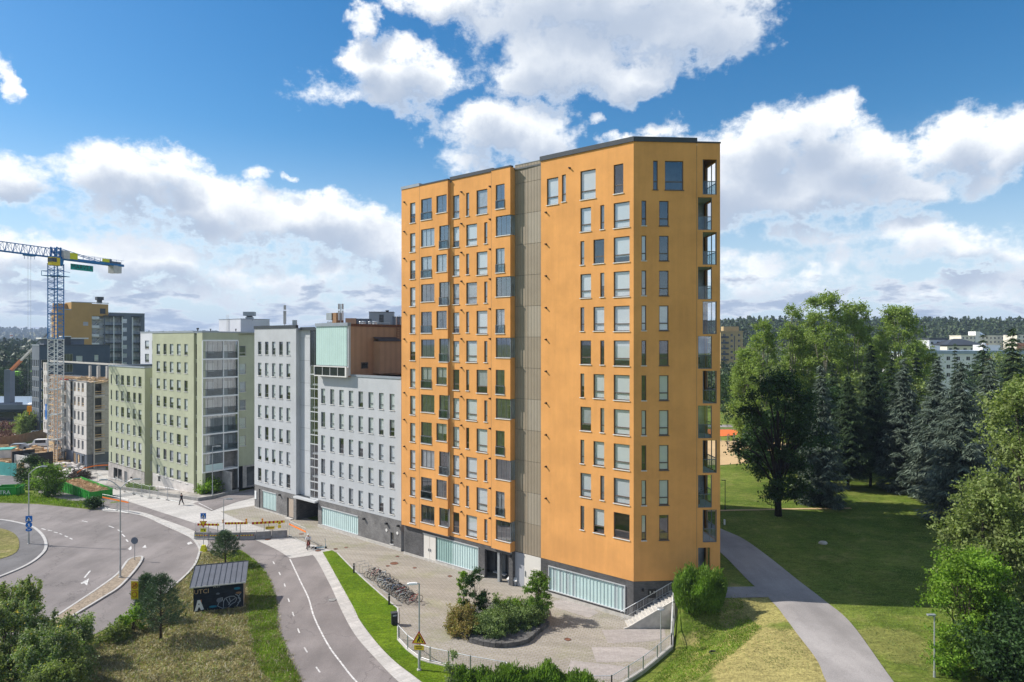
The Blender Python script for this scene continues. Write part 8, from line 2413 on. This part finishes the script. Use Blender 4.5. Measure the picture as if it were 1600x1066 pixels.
# boom lift, hall, lime annex, road and hedges on the far left ----------------
bs = at(17, 579, 235); be = at(75, 521, 228)
o = thing('boom_crane', 'long telescopic boom with an orange lower section rising behind the slate block', 'mobile crane', bs)
dv = be - bs
link('boom', MB().bar((0, 0, 0), dv * .28, .85), 'rust', o); link('boom', MB().bar(dv * .28, dv * .6, .6), 'concrete_w', o); link('boom', MB().bar(dv * .6, dv, .42), 'slate', o)
link('carrier', MB().box(-3, 3, -1.5, 1.5, -14, -11).box(-1.5, .5, -1.2, 1.2, -11, .3), 'slate', o)
hall = thing('industrial_hall', 'wide dark industrial hall with a grey roof at the left edge', 'hall', (-180, 232, -4), R(2))
link('wall', MB().box(-60, 36, 0, 40, -2, 5.2), 'darkblue', hall); link('glazing_band', MB().box(-60, 36, -.25, -.02, 1.2, 4.0), 'glass_dark', hall)
link('roof', MB().box(-62, 38, -2.5, 42, 5.25, 5.9), 'roof_blue', hall); link('fascia', MB().box(-62, 38, -2.8, -2.52, 5.0, 6.6), 'slate', hall)
for i in range(8): link('column', MB().box(-58 + i * 12, -57.4 + i * 12, -.6, -.26, -2, 5.2), 'flash', hall)
for i, x in enumerate((12, 18, 23)): link('skylight', MB().cyl((x, 8 + i * 5, 5.9), (x, 8 + i * 5, 6.3), 2.0, 1.4, 12), 'white_p', hall)
la = thing('lime_facade_building', 'low building with a lime green wall beyond the industrial hall', 'building', (-225, 300, -4), R(0))
link('wall', MB().box(2, 9, 0, 10, 0, 14.5), 'lime', la); link('wing', MB().box(9.1, 34, 2, 14, 0, 14), 'slate', la); link('roof_room', MB().box(12, 34, 4, 10, 14.05, 17), 'flash_l', la)
for i in range(6): link('window', MB().box(6 + i * 4.5, 8.5 + i * 4.5, 1.85, 1.98, 9, 11), 'sill', la)
sheet('far_road', GP((-150, 666), (60, 658), (70, 651), (-150, 657)), 'asphalt', .06, 8)
sheet('far_path', GP((18, 680), (40, 690), (48, 684), (75, 668), (60, 664), (36, 672)), 'slabs', .07, 6)
sheet('site_ground', GP((-200, 765), (60, 752), (130, 738), (165, 735), (165, 700), (80, 688), (0, 700), (-200, 705)), 'rubble', .05, 5)
sheet('service_road', GP((-200, 775), (20, 765), (45, 750), (30, 743), (-200, 752)), 'asphalt_d', .08, 5)
def boards(label, pts, hgt_, mat, n_):
    o = thing('site_hoarding', label, 'hoarding', pts[0])
    bm2 = None
    for a_, c_ in zip(pts, pts[1:]):
        d = c_ - a_; L = math.hypot(d.x, d.y)
        for k in range(n_):
            w = L / n_
            q = a_ + d * (k / n_) - pts[0]
            link('board', MB().box(.02, w - .02, 0, .06, -.3, hgt_ * (1 + .02 * ((k * 7) % 3))), mat, o, q, math.atan2(d.y, d.x))
    return o
boards('brown plywood hoarding behind the building site', [G(-30, 703), G(30, 693), G(72, 684)], 2.3, 'wood_br', 9)
boards('pale teal hoarding at the left edge of the building site', [G(-20, 741), G(26, 745)], 2.6, 'teal_p', 5)
boards('short brown board wall right of the teal hoarding', [G(26, 745), G(38, 741)], 2.4, 'wood', 3)
p = G(-4, 722); o = thing('site_cabin', 'white site cabin with a teal roof at the left edge', 'cabin', p, R(20))
link('wall', MB().box(-5, 2.5, 0, 3, 0, 2.6), 'concrete_w', o); link('roof', MB().box(-5.2, 2.7, -.2, 3.2, 2.6, 2.8), 'teal_p', o); link('base', MB().box(-5, 2.5, -.1, 0, -.6, .8), 'wood', o)
p = G(22, 735); o = thing('precast_rack', 'dark steel rack holding upright concrete wall panels', 'rack', p, R(-28))
for i in range(5): link('panel', MB().box(0, 6.5, i * .75, i * .75 + .22, .2, 3.3 - .2 * (i % 2)), 'concrete_w' if i in (0, 3) else 'flash', o)
link('rack_frame', MB().box(-.3, 0, -.3, 4, 0, 3.9).box(6.6, 6.9, -.3, 4, 0, 3.9).box(0, 6.6, -.3, 4, 0, .2), 'black', o)
p = G(68, 722); o = thing('site_machine', 'dark hinged site machine beside the unfinished wall', 'machine', p, R(35))
link('arm', MB().bar((0, 0, .5), (2.5, 0, 4.5), .5).bar((2.5, 0, 4.5), (4.6, 0, 1.5), .4), 'slate', o); link('body', MB().box(-1.5, 1.2, -1, 1, 0, 1.6), 'flash', o)
o = thing('formwork_wall', 'fresh timber formwork wall leaning by the site machine', 'formwork', G(80, 724), A_ANG); link('panel', MB().box(-1.5, 1.8, 0, .15, 0, 5.5), 'wood', o); link('panel', MB().box(1.9, 3.5, .2, .35, 0, 3.4), 'wood', o); link('brace', MB().bar((0, -2, 0), (0, 0, 4), .12), 'wood', o)
def worker(label, px, py):
    q = G(px, py); J = dict(Jw); person(label, q, R(60), J, 'yellow_g', 'cloth_dark', helmet='yellow')
worker('site worker in a yellow vest beside the rack of concrete panels', 50, 716)
worker('site worker in a yellow jacket between the machine and the rack', 57, 727)
cars = [(46, 681, 'white', 'pale parked car seen beyond the hoarding by the slate block'), (49, 699, 'white', 'white van parked inside the brown hoarding'), (14, 703, 'slate', 'grey car parked inside the brown hoarding at the left')]
for (px, py, mt_, lab) in cars:
    q = G(px, py); van = 'van' in lab
    o = thing('parked_van' if van else 'parked_car', lab, 'van' if van else 'car', q, R(12))
    H_ = 1.9 if van else 1.4
    L = 5.2 if van else 4.4
    m_ = MB(); pf_ = [(0, .35), (L, .35), (L, .8), (L * .98, 1.0), (L * .80, 1.05), (L * .66, H_), (L * .12, H_), (L * .02, 1.0), (0, .8)]
    n_ = len(pf_); m_.v = [(x, .0, z) for x, z in pf_] + [(x, 1.8, z) for x, z in pf_]
    m_.f = [tuple(range(n_)), tuple(reversed(range(n_, 2 * n_)))] + [(i, i + n_, (i + 1) % n_ + n_, (i + 1) % n_) for i in range(n_)]
    link('body', m_, 'white_p' if mt_ == 'white' else 'flash_l', o)
    link('window', MB().box(L * .16, L * .62, -.012, 1.812, 1.02, H_ - .12), 'glass_dark', o)
    for x in (L * .18, L * .80):
        for y in (-.02, 1.62): link('wheel', MB().cyl((x, y, .33), (x, y + .2, .33), .33, None, 12), 'rubber', o)
# heaps of precast leftovers in front of the unfinished house
rg = random.Random(12)
heap = MB()
for k in range(150):
    q = G(rg.uniform(82, 133), rg.uniform(728, 747)); a = rg.uniform(0, 3.14)
    M = Matrix.Translation((q.x, q.y, q.z + rg.uniform(.05, .9))) @ Matrix.Rotation(a, 4, 'Z') @ Matrix.Rotation(rg.uniform(-.4, .4), 4, 'X')
    heap.box(-rg.uniform(.3, 1.5), rg.uniform(.3, 1.5), -.35, .35, -.12, .14, M)
o = link('rubble_heap', heap, 'concrete_w'); o['kind'] = 'stuff'; o['label'] = 'heap of broken pale concrete pieces before the unfinished house'
heap = MB()
for k in range(140):
    q = G(rg.uniform(-20, 100), rg.uniform(702, 740)); a = rg.uniform(0, 3.14)
    M = Matrix.Translation((q.x, q.y, q.z + .1)) @ Matrix.Rotation(a, 4, 'Z')
    heap.box(-rg.uniform(.3, 1.6), rg.uniform(.3, 1.6), -.25, .25, -.1, rg.uniform(.1, 1.1), M)
o = link('site_clutter', heap, 'wood'); o['kind'] = 'stuff'; o['label'] = 'scattered timber and crates over the building site'
rng = np.random.default_rng(6)
bl_ = []
for _ in range(60):
    q = G(rng.uniform(5, 130), rng.uniform(733, 742)) if False else G(rng.uniform(116, 132), rng.uniform(744, 752)); bl_.append((q.x, q.y, q.z + .5, .9, .8, .7))
o = link('brush_pile', leaf_cloud(bl_, 3000, .4, 9), 'bark'); o['kind'] = 'stuff'; o['label'] = 'tangled dark steel mesh heap behind the fence panels'
bl_ = []
for _ in range(50):
    q = G(rng.uniform(-60, 22), rng.uniform(663, 671)); bl_.append((q.x, q.y, q.z + .4, 1.6, 1.2, .7))
for _ in range(40):
    q = G(rng.uniform(-60, 28), rng.uniform(674, 686)); bl_.append((q.x, q.y, q.z + .3, 1.6, 1.2, .5))
o = link('ground_cover', leaf_cloud(bl_, 7000, .5, 10), 'rustiron'); o['kind'] = 'stuff'; o['label'] = 'reddish ground cover on the bank by the far road'
# planted strip in front of the green houses with a dark kerb wall
pl = [G(163, 762), G(213, 768), G(240, 772), G(262, 776), G(311, 783), G(330, 780), G(372, 769)]
wl2 = ribbon('retaining_kerb', pl, .35, 'concrete_d', 0, hgt=.5)
sheet('planting_soil', pl + GP((366, 766), (350, 762), (312, 770), (238, 756), (170, 749)), 'rubble', .12, 3)
pts = scatter_in([G(200, 757), G(232, 762), G(240, 769), G(205, 765)], 400, rng)
stuff('ground_cover', 'low green plants in the bed between the green houses', blades('ground_cover', pts, rng, .6, .25, .8, 5, .3), 'lf_hedge')
# white single storey annex wall pieces near the hall: trees around the hall
for i, (px, Y, hh, rr, mt_, lab) in enumerate([(8, 285, 16.5, 8, 'lf_maple', 'large dark tree at the left edge in front of the lime wall'), (-14, 280, 16, 8, 'lf_maple', 'dark tree half outside the left edge before the hall'), (38, 285, 16.0, 5.0, 'lf_spruce', 'dark tree left of the slate block before the lime wall'),
        (24, 290, 12, 3.2, 'lf_maple', 'small dark tree under the orange boom end'), (44, 196, 6.5, 2.6, 'lf_olive', 'small green tree beside the left wall of the slate block')]):
    x = (px - 800) / F * Y
    make_tree('broadleaved_tree', lab, 'tree', (x, Y, h(x, Y)), hh, rr, rr, .05, 30, 1.8, 4500, .6, mt_, 'bark_d', .25, 800 + i, None, .45, 4)

# ================================================================== RIGHT BACKGROUND
def far_house(name, label, px0, px1, pytop, Y, depth, storeys, mat, cols, root_h=.4, ang=0.0, wmat='glass_dark', roofm='roof_blue', roof=.5, sh=3.0, win=(1.3, 1.4), skip=()):
    x0, x1 = (px0 - 800) / F * Y, (px1 - 800) / F * Y
    zt_ = CAM_H - (pytop - 533) / F * Y; zb = h((x0 + x1) / 2, Y) - 2
    o = thing(name, label, 'building', (x0, Y, zb), ang)
    W_ = x1 - x0; Ht = zt_ - zb
    hs = []; wl_ = []
    for k in range(storeys):
        for j in range(cols):
            if (k, j) in skip: continue
            cx = W_ * (j + .5) / cols; z1_ = Ht - 1.0 - k * sh; hs.append((cx - win[0] / 2, cx + win[0] / 2, z1_ - win[1], z1_))
    link('wall', wall_mb(0, W_, 0, Ht, hs, 0, .25), mat, o)
    link('rear_wall', MB().quad((W_, 0, 0), (W_, depth, 0), (W_, depth, Ht), (W_, 0, Ht)).quad((0, depth, 0), (0, 0, 0), (0, 0, Ht), (0, depth, Ht)).quad((W_, depth, 0), (0, depth, 0), (0, depth, Ht), (W_, depth, Ht)), mat, o)
    pm = MB().quad((0, 0, 0), (win[0], 0, 0), (win[0], 0, win[1]), (0, 0, win[1])).mesh('pane'); fm = MB().box(0, win[0], -.06, 0, 0, .08).box(win[0] * .6, win[0] * .6 + .08, -.05, 0, .08, win[1]).mesh('window')
    for (a, c, lo, hi) in hs:
        w_ = link('window', fm, 'frame_w', o, (a, .2, lo)); link('pane', pm, wmat, w_)
    link('roof', MB().box(-.3, W_ + .3, -.3, depth + .3, Ht, Ht + roof), roofm, o)
    return o, W_, Ht
o, w_, t_ = far_house('apartment_tower', 'tan brick apartment tower with a column of blue windows behind the poplars', 1126, 1160, 519, 364, 14, 9, 'tan', 3, win=(1.2, 1.3), roofm='tan', roof=.6, ang=R(-4))
link('roof_room', MB().box(2, 10, 2, 8, t_ + .6, t_ + 3), 'tan', o); link('joint', MB().box(w_ * .60, w_ * .64, -.05, -.01, 2, t_ - 2), 'flash', o)
for k in range(8): link('balcony_railing', MB().box(.1, w_ * .35, -.9, -.8, t_ - 3.2 - 3 * k, t_ - 2.2 - 3 * k), 'flash', o)
link('side_wing', MB().box(w_, w_ + 8, 1, 12, 0, t_ - 8), 'tan', o)
o, w_, t_ = far_house('apartment_building', 'long white low-rise apartment block with a pale blue roof behind the spruces', 1428, 1592, 553, 250, 16, 3, 'white', 11, roof=1.2, ang=R(-3), skip=((0, 7), (1, 7), (2, 7)))
for k in range(3):
    xx = w_ * 7.5 / 11
    link('balcony', MB().box(xx - 1.3, xx + 1.3, -.6, -.05, t_ - 3.6 - 3 * k, t_ - 2.6 - 3 * k), 'tan', o); link('loggia', MB().box(xx - 1.3, xx + 1.3, -.03, .0, t_ - 2.6 - 3 * k, t_ - .7 - 3 * k), 'wood_br', o)
link('roof_room', MB().box(w_ * .70, w_ * .86, 4, 10, t_ + 1.2, t_ + 3.2), 'white', o); link('roof_room', MB().box(w_ * .2, w_ * .30, 4, 10, t_ + 1.2, t_ + 3.0), 'white', o)
link('roof_fan', MB().cyl((w_ * .74, 6, t_ + 3.2), (w_ * .74, 6, t_ + 4.0), .8, .5, 10), 'alu', o)
o, w_, t_ = far_house('house', 'white three-storey house with a dark roof left of the flat dark-roofed house', 1452, 1480, 531, 340, 12, 3, 'lilac', 3, roofm='flash', roof=.8)
o, w_, t_ = far_house('house', 'wide white house with a shallow dark grey roof above the long white block', 1480, 1536, 541, 330, 14, 2, 'cream', 5, roofm='flash', roof=.6, win=(1.6, 1.3))
rm = MB(); rm.v = [(-1, -1, t_ + .6), (w_ + 1, -1, t_ + .6), (w_ + 1, 15, t_ + .6), (-1, 15, t_ + .6), (w_ * .4, 6, t_ + 3.6), (w_ * .6, 6, t_ + 3.6)]; rm.f = [(0, 1, 5, 4), (1, 2, 5), (2, 3, 4, 5), (3, 0, 4)]
link('hipped_roof', rm, 'flash', o)
o, w_, t_ = far_house('apartment_building', 'cream apartment block with a rust red ground floor on the wooded slope', 1502, 1570, 525, 520, 14, 3, 'cream', 11, roofm='cream', roof=.4, win=(1.3, 1.3))
link('lower_wall', MB().box(-.05, w_ * .62, -.12, -.02, 0, t_ - 6.2), 'rust', o); link('stair_tower', MB().box(w_ * .32, w_ * .42, -.5, 8, 0, t_ + 3.4), 'white', o); link('shed_roof', MB().quad((w_ * .42, 0, t_ + .5), (w_ * .56, 0, t_ + .5), (w_ * .53, 5, t_ + 3.2), (w_ * .42, 5, t_ + 3.2)), 'roof_blue', o)
o, w_, t_ = far_house('apartment_building', 'cream and rust block cut by the right edge of the picture', 1589, 1640, 523, 500, 14, 3, 'cream', 7, roofm='flash', roof=.4)
link('lower_wall', MB().box(-.05, w_, -.12, -.02, 0, t_ - 6.2), 'rust', o)
o, w_, t_ = far_house('house', 'small white house glimpsed between the poplars and the yellow-green spruce', 1396, 1424, 547, 300, 10, 2, 'white', 3)
# playground frames, swing and kiosk by the sand pitch
o = thing('swing_frame', 'thin steel swing frame on the orange court beside the tower', 'swing', G(1140, 690))
link('frame', MB().cyl((-3, 0, 0), (-2.4, 0, 2.6), .07, None, 5).cyl((-1.8, 0, 0), (-2.4, 0, 2.6), .07, None, 5).cyl((-2.4, 0, 2.6), (2.4, 0, 2.6), .07, None, 5).cyl((3, 0, 0), (2.4, 0, 2.6), .07, None, 5).cyl((1.8, 0, 0), (2.4, 0, 2.6), .07, None, 5), 'steel', o)
link('seat', MB().box(-.8, -.3, -.1, .1, .5, .55), 'black', o)
for i, px in enumerate((1137, 1146)):
    o = thing('goal_post', ('left' if i == 0 else 'right') + ' slim steel post frame at the near edge of the orange court', 'goal', G(px, 702), R(60))
    link('frame', MB().cyl((0, 0, 0), (0, 0, 2.9), .06, None, 5).cyl((0, 0, 2.9), (1.2, 0, 2.9), .06, None, 5).cyl((1.2, 0, 2.9), (1.2, 0, 0), .06, None, 5), 'slate', o)
o = thing('park_hydrant', 'small white marker post on the shaded lawn by the tower', 'post', G(1132, 820)); link('post', MB().box(-.08, .08, -.08, .08, 0, .6), 'white_p', o)

# ================================================================== WOODS
def far_woods(name, label, pts, hmin, hmax, mat, seed, nq=46, conif=.5, ls=1.9):
    rg = np.random.default_rng(seed); C = []; U = []; V = []
    for (x, y, z) in pts:
        H_ = rg.uniform(hmin, hmax); n = nq
        t_ = rg.uniform(0, 1, n); a = rg.uniform(0, 6.283, n)
        if rg.uniform() < conif: rr = (1 - t_) ** .8 * H_ * .17 + .3; zz_ = z + H_ * (.12 + .92 * t_)
        else: rr = np.sqrt(np.clip(1 - (2 * t_ - 1) ** 2, .05, 1)) * H_ * .30; zz_ = z + H_ * (.25 + .75 * t_)
        rr = rr * rg.uniform(.6, 1.05, n)
        c = np.stack([x + np.cos(a) * rr, y + np.sin(a) * rr, zz_], 1)
        N = unit(np.stack([np.cos(a), np.sin(a), rg.uniform(.1, 1.0, n)], 1) + rg.normal(size=(n, 3)) * .35)
        T = unit(np.cross(N, rg.normal(size=(n, 3)))); s = ls * H_ / 18 * rg.uniform(.6, 1.3, (n, 1)) * .5
        C.append(c); U.append(T * s); V.append(np.cross(N, T) * s * .8)
    o = link(name, quads_mesh(name, np.concatenate(C), np.concatenate(U), np.concatenate(V)), mat)
    o['kind'] = 'stuff'; o['label'] = label
rg = np.random.default_rng(77)
def strip_pts(n, f): 
    out = []
    while len(out) < n:
        q = f()
        if q is not None: out.append((q[0], q[1], h(q[0], q[1]) - .5))
    return out
far_woods('woods', 'dark mixed woods on the ridge at the right', strip_pts(5000, lambda: (lambda Y: ((rg.uniform(780, 2150) - 800) / F * Y, Y))(560 + 420 * rg.uniform() ** 1.0)), 14, 22, 'lf_forest', 1, 60, .55, 2.2)
far_woods('woods', 'trees among the houses at the foot of the right ridge', strip_pts(560, lambda: (lambda Y: ((rg.uniform(880, 2100) - 800) / F * Y, Y))(rg.uniform(395, 560))), 7, 12, 'lf_forest', 2, 70, .3, 1.9)
far_woods('woods', 'belt of trees far behind the playground', strip_pts(300, lambda: (lambda Y: ((rg.uniform(960, 1440) - 800) / F * Y, Y))(rg.uniform(200, 345))), 8, 13, 'lf_forest', 3, 100, .2, 1.8)
far_woods('woods', 'dark woods beyond the hall on the left', strip_pts(650, lambda: (lambda Y: ((rg.uniform(-220, 240) - 800) / F * Y, Y))(rg.uniform(330, 560))), 13, 21, 'lf_forest', 4, 80, .5, 2.4)
far_woods('woods', 'rolling woods in the left distance', strip_pts(2200, lambda: (lambda Y: ((rg.uniform(-300, 700) - 800) / F * Y, Y))(rg.uniform(560, 1600))), 14, 22, 'lf_forest', 5, 36, .5, 3.6)
far_woods('woods', 'blue wooded hill on the left horizon', strip_pts(5200, lambda: (lambda Y: ((rg.uniform(-400, 1150) - 800) / F * Y, Y))(rg.uniform(1600, 3500))), 14, 24, 'lf_forest', 6, 18, .6, 9.0)
o = thing('smoke_stack', 'pale far chimney standing in front of the wooded hill', 'chimney', ((18 - 800) / F * 1500, 1500, h(-1100, 1500) - 3)); link('shaft', MB().cyl((0, 0, 0), (0, 0, 38), 3.0, 2.6, 12), 'white', o); link('band', MB().cyl((0, 0, 32), (0, 0, 35), 2.75, None, 12), 'rust', o)
sheet('far_ground_cover', [(-2500, 700), (-40, 700), (-40, 3600), (-2500, 3600)], 'rough', .3, 200)

# ================================================================== AIR
hz = link('haze', MB().box(-4600, 4600, -1100, 4600, -12, 150), None); hz['kind'] = 'stuff'; hz['label'] = 'thin blue summer haze'
m, b = new_mat('haze_air')
vp = b.n('ShaderNodeVolumePrincipled'); vp.inputs['Color'].default_value = (.62, .76, 1.0, 1); vp.inputs['Density'].default_value = HAZE
om = b.n('ShaderNodeOutputMaterial'); b.put(om.inputs[1], vp.outputs[0])
hz.data.materials.append(m)
